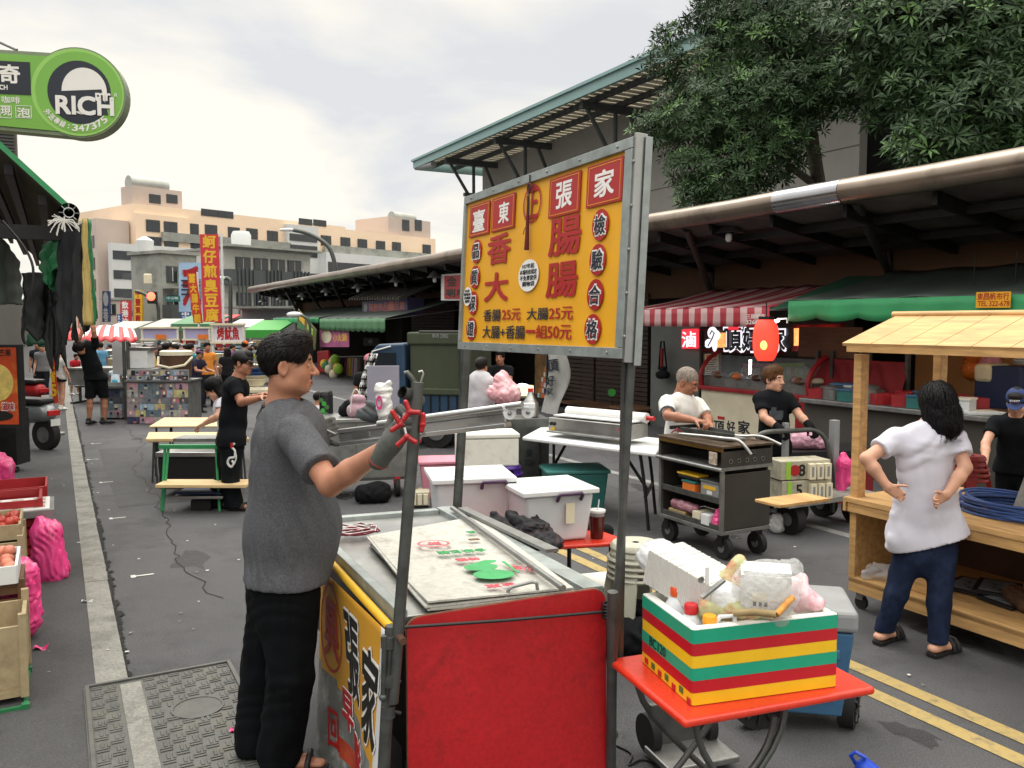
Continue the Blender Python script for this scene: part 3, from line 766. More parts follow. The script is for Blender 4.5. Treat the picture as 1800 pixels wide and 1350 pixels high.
for x0, x1 in((1050, 1141), (968, 1046), (725, 800)):
 a, b=onT(x1, 600, TW), onT(x0, 600, TW);sa, sb=s_of(a), s_of(b);n=26;mb=MB()
 for i in range(n):mb.box((0, 0, 0), (.03, sb-sa, 2.4/n*.82), 'shutter brown', RZ(STREET, ST((sa+sb)/2, TW-.02+(i%2)*.004, .06+2.4/n*(i+.5))))
 mb.obj('shutter', mkt)
def cone_lamp(px, py, t, label, group=None, r=.2):
 p=onT(px, py, t);o=thing('hanging_lamp', label, 'lamp', p, 0, group)
 mb=MB();mb.lathe([(.03, .17), (.05, .16), (r, 0), (r-.01, -.002), (.045, .13)], 'steel', TR(*p), cap=False);mb.obj('lamp_shade', o, smooth=60)
 mb=MB();mb.lathe([(.03, .0), (.045, -.02), (.045, -.09), (.02, -.12)], 'white plastic', TR(*p));mb.obj('bulb', o, smooth=60)
 mb=MB();mb.cyl(p+UP*.16, Vector((p.x, p.y, ze-.15)), .012, 'black metal');mb.obj('stem', o)
cone_lamp(1281, 410, 8.35, 'metal cone lamp with a spiral bulb under the eaves above the striped awning')
for i, (px, py)in enumerate(((764, 488), (696, 496), (629, 507), (573, 514), (531, 522), (493, 527), (462, 531))):
 cone_lamp(px, py, 8.2, ('metal cone lamp hanging beside the red box sign' if i==0 else 'metal cone lamp hanging under the far eaves of the market hall'), 'cone lamps under the far eaves' if i else None)
# ================================================================ gymnasium behind
gy=thing('sports_hall', 'tall grey hall with a teal edged overhanging roof behind the market', 'building', ST(35, 19))
mat('teal fascia', '7f9f9d', .5, var=.08, scale=.6);mat('grey render', '93908a', .9, var=.13, scale=.5, bump=.3, bscale=6, k=.9)
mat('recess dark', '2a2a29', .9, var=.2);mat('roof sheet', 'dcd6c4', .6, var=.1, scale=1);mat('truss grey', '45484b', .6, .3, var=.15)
TG, zg=16.0, onT(1000, 172, 16.0).z
sg0=s_of(onT(728, 283, TG))
mb=MB();mb.box((0, 0, 0), (.12, sg0, .32), 'teal fascia', RZ(STREET, ST(sg0/2, TG, zg+.0)));mb.box((0, 0, 0), (.2, sg0+.1, .10), 'teal fascia', RZ(STREET, ST(sg0/2, TG-.05, zg+.21)))
mb.box((0, 0, 0), (6.5, .12, .42), 'teal fascia', RZ(STREET, ST(sg0+.02, TG+3.3, zg)))
mb.obj('fascia', gy)
mb=MB()
for i in range(int(sg0/.22)):
 mb.box((0, 0, 0), (8, .19, .05), 'roof sheet', RZ(STREET, ST(.1+i*.22, TG+4.1, zg+.13+(i%2)*.03)))
mb.obj('roof', gy)
mb=MB()
for t in(.9, 2.1):mb.box((0, 0, 0), (.10, sg0-.4, .2), 'truss grey', RZ(STREET, ST(sg0/2, TG+t, zg-.02)))
mb.obj('purlin', gy)
for px, py in((790, 272), (877, 232), (1030, 160), (1250, 52)):
 p=onT(px, py, TG+.5);s=s_of(p);mb=MB()
 mb.box((0, 0, 0), (2.9, .2, .26), 'truss grey', RZ(STREET, ST(s, TG+1.75, zg-.26)))
 lo=zg-1.75
 mb.box((0, 0, 0), (1.9, .22, .16), 'truss grey', RZ(STREET, ST(s, TG+2.2, lo)))
 for a, b in((.5, 1.45), (1.75, 1.75), (2.35, 3.0)):mb.cyl(ST(s, TG+a, zg-.3), ST(s, TG+b, lo+.04), .075, 'truss grey', n=8)
 mb.obj('truss', gy)
s_w=s_of(onT(848, 300, TG+3));s_r=s_of(onT(1511, 250, TG+3))
mb=MB();mb.box((0, 0, 0), (.3, s_w-s_r, zg), 'grey render', RZ(STREET, ST((s_w+s_r)/2, TG+3.15, zg/2)))
mb.box((0, 0, 0), (8, .3, zg-.1), 'grey render', RZ(STREET, ST(s_w-.15, TG+7.3, zg/2-.05)))
for z in(4.4, 6.6, 8.4):mb.box((0, 0, 0), (.012, s_w-s_r, .03), 'truss grey', RZ(STREET, ST((s_w+s_r)/2, TG+2.996, z)))
mb.obj('wall', gy, bevel=.04)
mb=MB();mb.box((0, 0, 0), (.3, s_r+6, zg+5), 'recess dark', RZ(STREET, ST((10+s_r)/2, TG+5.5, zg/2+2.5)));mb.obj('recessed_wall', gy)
mb=MB();mb.cyl(ST(sg0-.3, TG+.12, zg-.12), ST(sg0-2.2, TG+.12, zg-.3), .16, 'grey', n=12);mb.obj('roof_duct', gy, smooth=60)
# ================================================================ tree with whorled leaves
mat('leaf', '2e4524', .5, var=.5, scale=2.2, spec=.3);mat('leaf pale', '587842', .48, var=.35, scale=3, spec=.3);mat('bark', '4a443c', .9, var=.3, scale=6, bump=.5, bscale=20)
def tree(label, base, lobes, nwh, seed, limbs, lf=.19):
 rn=np.random.RandomState(seed);root=thing('broadleaf_tree', label, 'tree', base)
 V=[];Fc=[];M_=[]
 W=np.array([l[2]for l in lobes]);W=W/W.sum()
 for i in range(nwh):
  c, r, _=lobes[rn.choice(len(lobes), p=W)]
  d=rn.randn(3);d/=np.linalg.norm(d);rad=(.35+.65*rn.rand()**.45)*(1+.16*rn.randn())
  o=np.array(c)+d*np.array(r)*rad
  ax=d*.55+np.array([-.15, -.35, .55])+rn.randn(3)*.35;ax/=np.linalg.norm(ax)
  u=np.cross(ax, rn.randn(3));u/=np.linalg.norm(u);v=np.cross(ax, u)
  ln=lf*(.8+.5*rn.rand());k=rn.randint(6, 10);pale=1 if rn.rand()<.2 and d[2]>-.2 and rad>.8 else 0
  for j in range(k):
   a=2*math.pi*(j+rn.rand()*.5)/k;lift=.25+.35*rn.rand()
   dr=(u*math.cos(a)+v*math.sin(a))*math.cos(lift)+ax*math.sin(lift);sd=np.cross(ax, dr);sd/=np.linalg.norm(sd)+1e-9
   L_=ln*(.8+.4*rn.rand());w_=L_*.105;up=ax*L_*.05
   b=len(V)
   tip=o+dr*L_-ax*L_*.22*rn.rand()-np.array([0, 0, .04*L_])
   V+=[o+dr*.02, o+dr*L_*.55+sd*w_+up*.6, tip, o+dr*L_*.55-sd*w_+up*.6, o+dr*L_*.58-up*.3]
   Fc+=[(b, b+1, b+4), (b+1, b+2, b+4), (b, b+4, b+3), (b+4, b+2, b+3)];M_+=[pale]*4
 mb=MB();mb.mats=[MATS['leaf'], MATS['leaf pale']];mb.v=[tuple(p)for p in V];mb.f=Fc;mb.m=M_;mb.obj('crown', root)
 mb=MB()
 for pts, r0, r1 in limbs:mb.tube(pts, r0, 'bark', 9, True, [r0+(r1-r0)*i/(len(pts)-1)for i in range(len(pts))])
 mb.obj('trunk', root, smooth=60)
def lob(px, py, D, rp, q=.9, w=None):
 c=P(px, py, D);r=rp/FP*D;return(tuple(c), (r, r*q, r*q*.8), w or r*r)
lobesA=[lob(*a)for a in((1255, 150, 15.5, 85), (1340, 80, 15.5, 110), (1230, 215, 15, 80), (1310, 200, 15, 100), (1390, 160, 14.8, 90), (1265, 320, 14.5, 70), (1220, 290, 14.6, 50), (1330, 285, 14.6, 65), (1375, 255, 14.5, 55), (1450, 60, 15, 110), (1470, 150, 14.6, 65), (1320, 10, 15.5, 100), (1250, 20, 15.6, 45), (1235, 345, 14.6, 48), (1290, 355, 14.6, 45), (1530, 120, 15.5, 90), (1405, 215, 14.6, 45), (1170, 110, 15.4, 38), (1150, 225, 14.9, 40), (1180, 60, 15.6, 30))]
tb=onT(1430, 520, 12.2);tb=Vector((tb.x+1.6, tb.y+3.2, 0))
tree('large broadleaf tree with whorled leaves hanging over the market roof', tb, lobesA, 5600, 3, [([tb, P(1440, 330, tb.y), P(1420, 200, 15.5), P(1380, 60, 15.6)], .2, .08), ([P(1440, 330, tb.y), P(1330, 250, 15), P(1240, 240, 14.9)], .09, .02), ([P(1420, 200, 15.5), P(1300, 120, 15.3), P(1230, 130, 15.3)], .08, .02), ([P(1420, 200, 15.5), P(1300, 320, 14.6)], .06, .02)], .155)
lobesB=[lob(*a)for a in((1620, 40, 12.5, 110), (1720, 60, 12, 120), (1560, 90, 13, 80), (1650, 175, 12, 85), (1740, 190, 11.6, 100), (1610, 265, 12, 45), (1680, 260, 11.6, 70), (1770, 120, 11.8, 110), (1560, 20, 13, 100), (1780, 240, 11.4, 55), (1640, 240, 11.8, 55), (1800, 20, 12, 120), (1560, 170, 13.5, 70), (1700, 130, 13, 120), (1620, 130, 13, 100))]
tb2=P(1700, 520, 16.5);tb2.z=0
tree('second broadleaf tree behind the bright gutter with pale young leaf clusters', tb2, lobesB, 3800, 8, [([tb2, P(1690, 330, 16.0), P(1670, 150, 14), P(1650, 20, 12.8)], .18, .07), ([P(1690, 330, 16.0), P(1620, 260, 12.3)], .07, .02), ([P(1670, 150, 14), P(1760, 180, 12)], .07, .02)])
# ================================================================ far buildings
mat('peach', 'ead0b4', .85, var=.08, scale=.12, dirt=('cdb5a2', .4, .25, .55));mat('peach dark', 'b9aaa0', .85, var=.1, scale=.15);mat('pale tile', 'c7c9c8', .6, var=.08, scale=.3);mat('mid grey', '90928b', .85, var=.2, scale=.5, dirt=('4d4d49', .6, .7, .5))
mat('old white', 'bfbfb8', .85, var=.12, scale=.4, dirt=('72726c', .7, .6, .52));mat('olive wall', '8b9681', .85, var=.12, scale=.4)
mat('frame grey', '4a4e50', .5, .3, var=.1);mat('tank', 'a3a59f', .4, .5, var=.15, scale=.5)
hosp=thing('hospital_block', 'large peach coloured block with rows of windows and rooftop towers far away', 'building', P(480, 566, 125)*1.0)
A0, A1=P(236, 420, 105), P(766, 440, 146);A0.z=A1.z=0
hx=(A1-A0).normalized();hy=Vector((-hx.y, hx.x, 0));Lh=(A1-A0).length
HM=F(A0, hx, hy);HI=HM.inverted();hn=-hy
def hu(px, py, off=0):q=HI@onP(px, py, A0+hn*off, hn);return q.x, q.z
def hbox(mb, x0, x1, y0, y1, z0, z1, m):mb.box(((x0+x1)/2, (y0+y1)/2, (z0+z1)/2), (x1-x0, y1-y0, z1-z0), m, HM)
zt=hu(500, 390)[1];u_step=hu(607, 400)[0]
mb=MB();hbox(mb, 0, u_step, 0, 22, 0, hu(330, 368)[1], 'peach');hbox(mb, u_step, Lh, .05, 22, 0, hu(690, 412)[1], 'peach')
hbox(mb, 0, hu(318, 400)[0]+1, -.4, 0, 0, hu(240, 375)[1], 'peach')
mb.obj('wall', hosp)
mb=MB();z1=hu(245, 334, -1.5)[1]+.5;hbox(mb, hu(234, 350, -1.5)[0], hu(320, 350, -1.5)[0], 1.5, 4.5, 10, z1, 'peach dark');hbox(mb, -4.2, -.2, .8, 6, 0, hu(200, 385)[1], 'peach dark');mb.obj('stair_tower', hosp)
mb=MB();mb.lathe([(.9, 0), (.9, 5)], 'tank', HM@TR(1.0, 3, z1+.5)@Matrix.Rotation(R(90), 4, 'Y'), 16);mb.obj('water_tank', hosp, smooth=40)
mb=MB();ua, ub=hu(690, 400)[0], hu(764, 400)[0];zb=hu(725, 384)[1];hbox(mb, ua, ub, 1, 9, 10, zb, 'peach dark');mb.obj('roof_tower', hosp)
mb=MB();mb.lathe([(.9, 0), (.9, 5)], 'tank', HM@TR(ua+3.5, 4, zb+.5)@Matrix.Rotation(R(90), 4, 'Y'), 16);mb.obj('water_tank', hosp, smooth=40)
mb=MB();ea, eb=hu(500, 430)[0], hu(554, 430)[0];hbox(mb, ea, eb, -.8, 0, 0, hu(527, 397)[1], 'pale tile')
pz=hu(700, 456)[1];hbox(mb, eb, Lh-1.5, -2.5, -.3, 0, pz, 'pale tile');pz2=hu(250, 432)[1];hbox(mb, -3.5, ea, -1.2, -.45, 0, pz2, 'pale tile');mb.obj('tiled_podium', hosp)
mb=MB()
for x0, x1, y in((280, 505, 415), (565, 755, 437)):
 u0, zz_=hu(x0, y-4+(0 if x0<400 else 0));u1, _=hu(x1, y+20);hbox(mb, u0, u1, -.9, -.46, zz_-.9, zz_+.2, 'mid grey')
mb.obj('canopy_ledge', hosp)
def hwin(px, py, w_, h_, off=.46):
 u, z=hu(px, py, off);k=1
 f=MB();hbox(f, u-w_/2-.1, u+w_/2+.1, -off-.06, -off, z-h_/2-.1, z+h_/2+.1, 'frame grey');hbox(f, u-.04, u+.04, -off-.12, -off-.066, z-h_/2, z+h_/2, 'frame grey')
 fo=f.obj('window', hosp);g=MB();hbox(g, u-w_/2, u+w_/2, -off-.09, -off-.062, z-h_/2, z+h_/2, 'dark glass');g.obj('pane', fo)
for px, py in((269, 397), (300, 400), (338, 403), (371, 405), (411, 409), (443, 411), (479, 415)):hwin(px, py, 1.6, 1.25, .02 if px>320 else .45)
for px, py in((271, 427), (301, 425), (339, 427), (411, 432)):hwin(px, py, 1.7, 1.3, .02 if px>320 else .45)
for px, py in((573, 423), (607, 426), (637, 429), (669, 432), (697, 434), (750, 438)):hwin(px, py, 1.7, 1.3, .02)
for px, py in((576, 450), (607, 450), (637, 452), (669, 455), (699, 457)):hwin(px, py, 1.7, 1.5, .02)
for px, py in((368, 374), (396, 377), (537, 390), (562, 392)):hwin(px, py, 2.2, .7, .02)
def rib(*a):
 f=MB();hbox(f, *a, 'dark glass');f.obj('ribbon_window', hosp)
u0, z0=hu(501, 410);rib(ea+.3, eb-.3, -.9, -.82, hu(527, 425)[1], hu(527, 413)[1]);rib(ea+.3, eb-.3, -.9, -.82, hu(527, 452)[1], hu(527, 432)[1])
for zz_ in(475, 505):rib(eb+.3, Lh-2, -2.58, -2.52, hu(650, zz_+8, 2.5)[1], hu(650, zz_-10, 2.5)[1])
for zz_ in(450, 484, 516):rib(-3.3, 6.5, -1.28, -1.22, hu(230, zz_+7, 1.2)[1], hu(230, zz_-8, 1.2)[1])
def tw(*a):
 f=MB();hbox(f, *a, 'dark glass');f.obj('tower_window', hosp)
for i in range(4):
 for j in range(2):tw(-4.28, -4.2, 1.4+j*2.4, 2.6+j*2.4, 3+i*2.6, 4.4+i*2.6)
for px in(272, 302):
 u, z=hu(px, 347, -1.5);tw(u-.75, u+.75, 1.42, 1.49, z-.75, z+.35)
for px in(713, 735):
 u, z=hu(px, 396, -1);tw(u-.8, u+.8, .92, .99, z-.9, z+.9)
def block(name, label, x0, x1, yt, D0, D1, depth, m, extra=None):
 a, b=P(x0, yt, D0), P(x1, yt, D1);zt_=a.z;a.z=b.z=0
 o=thing(name, label, 'building', (a+b)/2);ux=(b-a).normalized();uy=Vector((-ux.y, ux.x, 0));M4=F(a, ux, uy);w_=(b-a).length
 mb=MB();mb.box((w_/2, depth/2, zt_/2), (w_, depth, zt_), m, M4);mb.box((w_/2, depth/2, zt_+.09), (w_+.3, depth+.3, .18), 'mid grey', M4);mb.obj('wall', o)
 return o, M4, w_, zt_
def wins(o, M4, w_, zs, n, ww, wh, m='dark glass', x0=.5):
 for z in zs:
  for i in range(n):
   x=x0+(w_-2*x0)*(i+.5)/n
   f=MB();f.box((x, -.03, z), (ww+.16, .06, wh+.16), 'frame grey', M4);f.box((x, -.075, z), (.05, .03, wh), 'old white', M4);fo=f.obj('window', o)
   g=MB();g.box((x, -.07, z), (ww, .02, wh), m, M4);g.obj('pane', fo)
o, M4, w_, z_=block('old_white_block', 'old white three storey block with dark vertical fins in the middle distance', 393, 545, 437, 62, 68, 12, 'old white')
wins(o, M4, w_, (z_-1.0, z_-3.6), 4, 1.1, .8, x0=.8)
mb=MB();mb.box((w_/2, -.5, z_-2.05), (w_+.6, 1, 1.1), 'frame grey', M4);mb.box((w_/2, -.35, z_+.2), (w_+.8, 1.6, .15), 'mid grey', M4);mb.obj('balcony_band', o)
mb=MB()
for k in range(3):
 for i in range(5):mb.box((.5+k*w_*.32+i*.32, -1.06, z_-3.2), (.1, .12, 3.6), 'frame grey', M4)
mb.obj('fin', o)
mb=MB();mb.lathe([(.7, 0), (.75, 1.2), (.6, 1.5)], 'white plastic', M4@TR(w_*.45, 3, z_+.2));mb.obj('roof_tank', o, smooth=50)
o, M4, w_, z_=block('narrow_olive_block', 'narrow weathered olive and grey building left of the blue hoarding', 284, 345, 445, 50, 52, 3, 'mid grey')
mb=MB();mb.box((w_*.55, -.3, z_/2-.5), (w_*.3, .6, z_-1), 'olive wall', M4);mb.obj('pilaster', o)
wins(o, M4, w_, (z_-1.2, z_-2.9), 2, .6, .8, x0=.1)
mb=MB();mb.box((.3, -.6, z_-2.0), (.9, 1.1, .12), 'mid grey', M4);mb.obj('balcony_slab', o);mb=MB();mb.box((.35, -.5, z_-3.4), (.9, .9, .8), 'frame grey', M4);mb.obj('balcony', o)
mb=MB();mb.lathe([(.45, 0), (.5, .7), (.1, .95)], 'white plastic', M4@TR(.3, 2, z_+.15));mb.obj('roof_tank', o, smooth=50)
o, M4, w_, z_=block('grey_balcony_block', 'dark grey block with stacked balconies beside the yellow upright sign', 240, 286, 462, 54, 52, 1.6, 'mid grey')
for i in range(4):
 mb=MB();mb.box((w_/2, -.5, z_-.9-i*1.15), (w_*.9, 1, .35), 'frame grey', M4);mb.obj('balcony', o)
wins(o, M4, w_, (z_-.6, z_-1.75, z_-2.9), 2, .6, .5, x0=.1)
o, M4, w_, z_=block('low_tin_shed', 'low shed with a pale corrugated roof behind the squid stall', 425, 520, 545, 46, 44, 8, 'grey')
mb=MB()
for i in range(30):mb.box((w_*(i+.5)/30, -.7, z_+.1), (w_/30*.7, 2.2, .1), 'tank', M4)
mb.obj('roof', o)
o, M4, w_, z_=block('corner_shophouse', 'grey shophouse at the far street corner below the peach tower', 180, 236, 528, 75, 73, 3, 'peach dark')
wins(o, M4, w_, (z_-.8, ), 2, .8, .8)
o, M4, w_, z_=block('far_street_block', 'pale block closing the far end of the street', 120, 182, 505, 150, 150, 4, 'pale tile')
wins(o, M4, w_, (z_-1.5, z_-4), 3, 1.1, 1.2)
o, M4, w_, z_=block('far_terrace', 'row of far grey shops behind the market stalls', 330, 480, 560, 58, 52, 8, 'old white')
wins(o, M4, w_, (z_-.6, ), 6, 1.2, .8)
# ================================================================ the sausage cart, its sign and what lies on it
CL=Vector((-.436, .90, 0)).normalized();CR=Vector((.943, .333, 0)).normalized()
C0=G(712, 1080, .87);C1=G(1064, 1038, .87)
CW=(C1-C0).length;CR=(C1-C0).normalized();CLEN=1.62
def CC(u, v, z):q=C0+CR*u+CL*v;return Vector((q.x, q.y, z))
cart=thing('food_cart', 'food cart with a red front panel and a dirty steel top tray in the foreground', 'food cart', CC(.36, .7, 0))
ZT=.858
mb=MB()
mb.hexa([CC(0, .03, ZT-.05), CC(CW, .03, ZT-.05), CC(CW-.02, CLEN, ZT-.05), CC(.0, CLEN, ZT-.05)], [CC(0, .03, ZT-.005), CC(CW, .03, ZT-.005), CC(CW-.02, CLEN, ZT-.005), CC(.0, CLEN, ZT-.005)], 'steel')
mb.obj('top_tray', cart, bevel=.004)
mb=MB()
for a, b, c, d, hh in((-.02, .02, .03, CLEN, .03), (CW-.075, CW+.01, .03, CLEN, .035), (.022, CW-.078, CLEN-.05, CLEN, .03)):
 mb.hexa([CC(a, c, ZT-.06), CC(b, c, ZT-.06), CC(b, d, ZT-.06), CC(a, d, ZT-.06)], [CC(a, c, ZT+hh-.012), CC(b, c, ZT+hh-.012), CC(b, d, ZT+hh-.012), CC(a, d, ZT+hh-.012)], 'galvanised')
mb.obj('tray_rim', cart, bevel=.004)
mb=MB()
mb.hexa([CC(.05, .04, .28), CC(CW-.015, .04, .28), CC(CW-.03, CLEN-.02, .28), CC(.05, CLEN-.02, .28)], [CC(.05, .04, ZT-.06), CC(CW-.015, .04, ZT-.06), CC(CW-.03, CLEN-.02, ZT-.06), CC(.05, CLEN-.02, ZT-.06)], 'black metal')
mb.obj('cabinet', cart)
FM=F(CC(0, .012, 0), CR, UP)
poly=[(.004, .0), (CW+.012, .0), (CW+.004, .83)]
for i in range(7):a=R(i*15);poly.append((CW-.055+.058*math.cos(a), .828+.055*math.sin(a)))
poly+=[(CW*.6, .876)]
for i in range(7):a=R(90+i*15);poly.append((.065+.062*math.cos(a), .808+.05*math.sin(a)))
mat('panel edge', '6b4a38', .9, var=.3, scale=30)
mb=MB();mb.prism(poly, .014, 'panel edge', FM);mb.prism([(x*.994+.003, y*.994+.003)for x, y in poly], .003, 'red paint', FM@TR(0, 0, .0145));mb.obj('front_panel', cart)
mb=MB();hp=[(.40, 0), (.405, .04), (.42, .052), (.50, .062), (.52, .055), (.525, .012)]
mb.tube([FM@Vector((x, .858+y, -.035))for x, y in hp], .007, 'steel dull', 8);mb.obj('handle', cart, smooth=60)
mb=MB();a, b=P(690, 1104, 2.87), P(1068, 1075, 3.17);mb.tube([a, a.lerp(b, .5)-UP*.004, b], .006, 'black plastic', 8)
for i in range(5):mb.tube([b+CR*.01+Vector((.028*math.cos(t_*.9), .028*math.sin(t_*.9), .012*i-.02))for t_ in range(8)], .005, 'black plastic', 6)
mb.obj('rope', cart, smooth=60)
def pole(a, b, r=.019, m='tube grey', name='pole', par=None):mb=MB();mb.cyl(a, b, r, m, n=16);return mb.obj(name, par or cart, smooth=50)
pB, pT=P(690, 1235, 2.86), P(735, 672, 2.90);pole(pB, pT, .0205)
g0=pB.copy();g0=g0-(pT-pB).normalized()*0
pole(P(672, 1400, 2.86), P(688, 1100, 2.88), .022)
pole(CC(CW+.03, -.0, .02), P(1077, 1040, 3.12), .02)
mb=MB()
for k in range(4):
 pass
for u, v in((.12, .25), (CW-.12, .25), (.12, CLEN-.2), (CW-.12, CLEN-.2)):
 wb=MB();c=CC(u, v, .14);wb.cyl(c-CR*.025, c+CR*.025, .14, 'rubber', n=20);wb.cyl(c-CR*.03, c+CR*.03, .06, 'steel dull', n=14);wb.box((0, 0, 0), (.06, .05, .2), 'black metal', TR(c.x, c.y, .26));wb.obj('wheel', cart, smooth=40)
mb=MB();LN=CL.cross(UP);LO=C0-LN*.045;a, b=onP(583, 990, LO, LN), onP(709, 1128, LO, LN);d=(b-a)
mb.cyl(a, a.lerp(b, .86), .0165, 'yellow', n=14);mb.cyl(a.lerp(b, .86), b, .0175, 'brown', n=10, r1=.013);mb.obj('side_rail', cart, smooth=50)
mat('knob red', 'b32127', .35, var=.15, dirt=('4d2320', .6, 40, .5))
def clamp(c, axis_, dirs, scr):
 mb=MB();c=Vector(c)
 for d in dirs:d=Vector(d);mb.tube([c, c+d*.6, c+d], .0085, 'knob red', 10, True, [.0095, .0085, .0088]);mb.sph(c+d, .0088, 'knob red', n=10)
 mb.sph(c, .012, 'knob red', n=10);mb.cyl(c, c+Vector(scr), .0055, 'steel', n=8);return mb.obj('clamp_knob', cart, smooth=50)
D_=2.9
def cp(px, py, D=D_):return P(px, py, D)
clamp(cp(704, 746, 2.87), 0, (cp(690, 724, 2.87)-cp(704, 746, 2.87), cp(689, 756, 2.87)-cp(704, 746, 2.87)), cp(722, 747, 2.9)-cp(704, 746, 2.87))
clamp(cp(720, 724, 2.84), 0, (cp(713, 707, 2.84)-cp(720, 724, 2.84), cp(710, 737, 2.84)-cp(720, 724, 2.84), cp(736, 725, 2.84)-cp(720, 724, 2.84)), cp(722, 726, 2.9)-cp(720, 724, 2.84))
clamp(cp(743, 746, 2.88), 0, (cp(744, 729, 2.88)-cp(743, 746, 2.88), cp(741, 757, 2.88)-cp(743, 746, 2.88)), cp(728, 748, 2.9)-cp(743, 746, 2.88))
clamp(cp(715, 768, 2.84), 0, (cp(699, 782, 2.84)-cp(715, 768, 2.84), cp(730, 777, 2.84)-cp(715, 768, 2.84)), cp(711, 752, 2.85)-cp(715, 768, 2.84))
clamp(cp(727, 768, 2.93), 0, (cp(737, 774, 2.93)-cp(727, 768, 2.93), ), cp(720, 762, 2.92)-cp(727, 768, 2.93))
mb=MB()
for px, py in((714, 752), (718, 741)):mb.cyl(P(px-9, py, 2.905), P(px+14, py, 2.905), .03, 'tube grey', n=14)
mb.tube([P(742, 752, 2.9), P(746, 763, 2.9), P(738, 769, 2.9)], .006, 'steel', 8)
mb.obj('clamp_collar', cart, smooth=50)
mb=MB();a, b=P(707, 689, 2.88), P(739, 706, 2.95)
for r, rr in((.0215, .017), ):mb.tube([a, b], r, 'tube grey', 16, False);mb.tube([a+(b-a)*.002, b], rr, 'dark gap', 16, False);mb.cyl(b-(b-a)*.02, b, r, 'tube grey')
mb.cyl(P(700, 716, 2.95), P(722, 738, 2.93), .018, 'tube grey');mb.obj('cross_stub', cart, smooth=50)
mb=MB();mb.tube([P(x, y, 2.94)for x, y in((732, 690), (729, 672), (722, 662), (716, 655), (712, 657))], .010, 'tube grey', 10)
mb.tube([P(x, y, 2.94)for x, y in((730, 676), (734, 680), (740, 672), (744, 656), (742, 652), (736, 654))], .004, 'steel', 8);mb.obj('hook', cart, smooth=50)
mb=MB()
for py in(1118, 1185, 1240):mb.cyl(P(682, py, 2.86), P(682, py+20, 2.86), .025, 'tube grey', n=12);mb.cyl(P(672, py+6, 2.85), P(704, py+14, 2.87), .008, 'black metal', n=8)
mb.cyl(P(676, 1118, 2.84), P(673, 1226, 2.84), .009, 'tube grey', n=8);mb.sph(P(673, 1226, 2.84), .014, 'tube grey');mb.obj('hinge_bracket', cart, smooth=50)
SUPV=UP+CR*.055
SA, SB=P(808, 613, 4.6), P(1097, 630, 3.15)
sgn=thing('menu_sign', 'yellow sausage price sign with red and black characters in a metal frame above the cart', 'sign', CC(CW, .7, 0))
SPn=Plane(SA, SB, SUPV);Ls=(SB-SA).length;Hs=.81
mb=MB();mb.box((Ls/2, Hs/2, -.02), (Ls-.02, Hs-.02, .034), 'sign yellow', SPn.m);mb.obj('board', sgn)
mb=MB()
for c, d in(((Ls/2, .018, -.012), (Ls, .04, .05)), ((Ls/2, Hs-.018, -.012), (Ls, .04, .05)), ((.012, Hs/2, -.012), (.026, Hs-.08, .05)), ((Ls-.025, Hs/2, -.0125), (.05, Hs-.08, .049))):mb.box(c, d, 'galvanised', SPn.m)
for i in range(6):
 for y in(.018, Hs-.018):mb.lathe([(.006, 0), (.006, .003), (.003, .005)], 'steel dull', SPn.at(.1+i*(Ls-.2)/5, y, .013), 8)
mb.obj('frame', sgn, bevel=.003)
mb=MB();mb.box((Ls+.008, Hs/2, -.018), (.014, Hs+.03, .05), 'steel', SPn.m);mb.box((Ls+.0225, Hs/2-.01, -.045), (.005, Hs+.03, .03), 'galvanised', SPn.m)
for i in range(5):mb.lathe([(.007, 0), (.007, .003), (.003, .005)], 'steel dull', SPn.at(Ls+.008, .08+i*.16, .0075), 8)
mb.obj('end_channel', sgn, bevel=.002)
def spole(px0, py0, D0, px1, py1, D1, r=.02):mb=MB();mb.cyl(P(px0, py0, D0), P(px1, py1, D1), r, 'tube grey', n=14);mb.obj('post', sgn, smooth=50)
spole(803, 905, 4.72, 821, 600, 4.75, .026);spole(1079, 1160, 3.2, 1112, 600, 3.19, .016)
mb=MB();mb.box((0, 0, 0), (.018, .03, 1.25), 'tube grey', F(P(1094, 880, 3.22), CR, (P(1112, 600, 3.22)-P(1077, 1150, 3.22)).cross(CR))@Matrix.Identity(4));mb.obj('post_channel', sgn)
red=MB();wh=MB();dk=MB()
for ch, x0, x1, y0, y1, g in(('臺', 827, 861.5, 358, 414, (833.5, 370, 853, 406)), ('東', 866, 906, 344.5, 404, (878.7, 356, 896, 391)), ('張', 967, 1021, 308, 378, (980, 320, 1007, 364)), ('家', 1033.5, 1096, 284.5, 359, (1047.6, 299, 1081, 344.5))):
 SPn.rect(red, 'sign red', x0, y0, x1, y1, .002, .003)
 u, v, wd, h=SPn.box(x0, y0, x1, y1)
 for c, d in(((0, h*.44, 0), (wd*.88, .0025, .001)), ((0, -h*.44, 0), (wd*.88, .0025, .001)), ((wd*.44, 0, 0), (.0025, h*.88, .001)), ((-wd*.44, 0, 0), (.0025, h*.88, .001))):wh.box(c, d, 'sign yellow', SPn.at(u, v, .0056))
 SPn.text(wh, ch, 'sign white', *g, z=.0052, off=.02)
for ch, *g in(('香', 858.4, 412, 897.3, 463), ('大', 853, 480, 892.7, 528.7), ('腸', 966.7, 382.4, 1020.8, 446.8), ('腸', 962, 461.8, 1014.6, 521.5)):SPn.text(red, ch, 'sign red', *g, z=.002, off=.022)
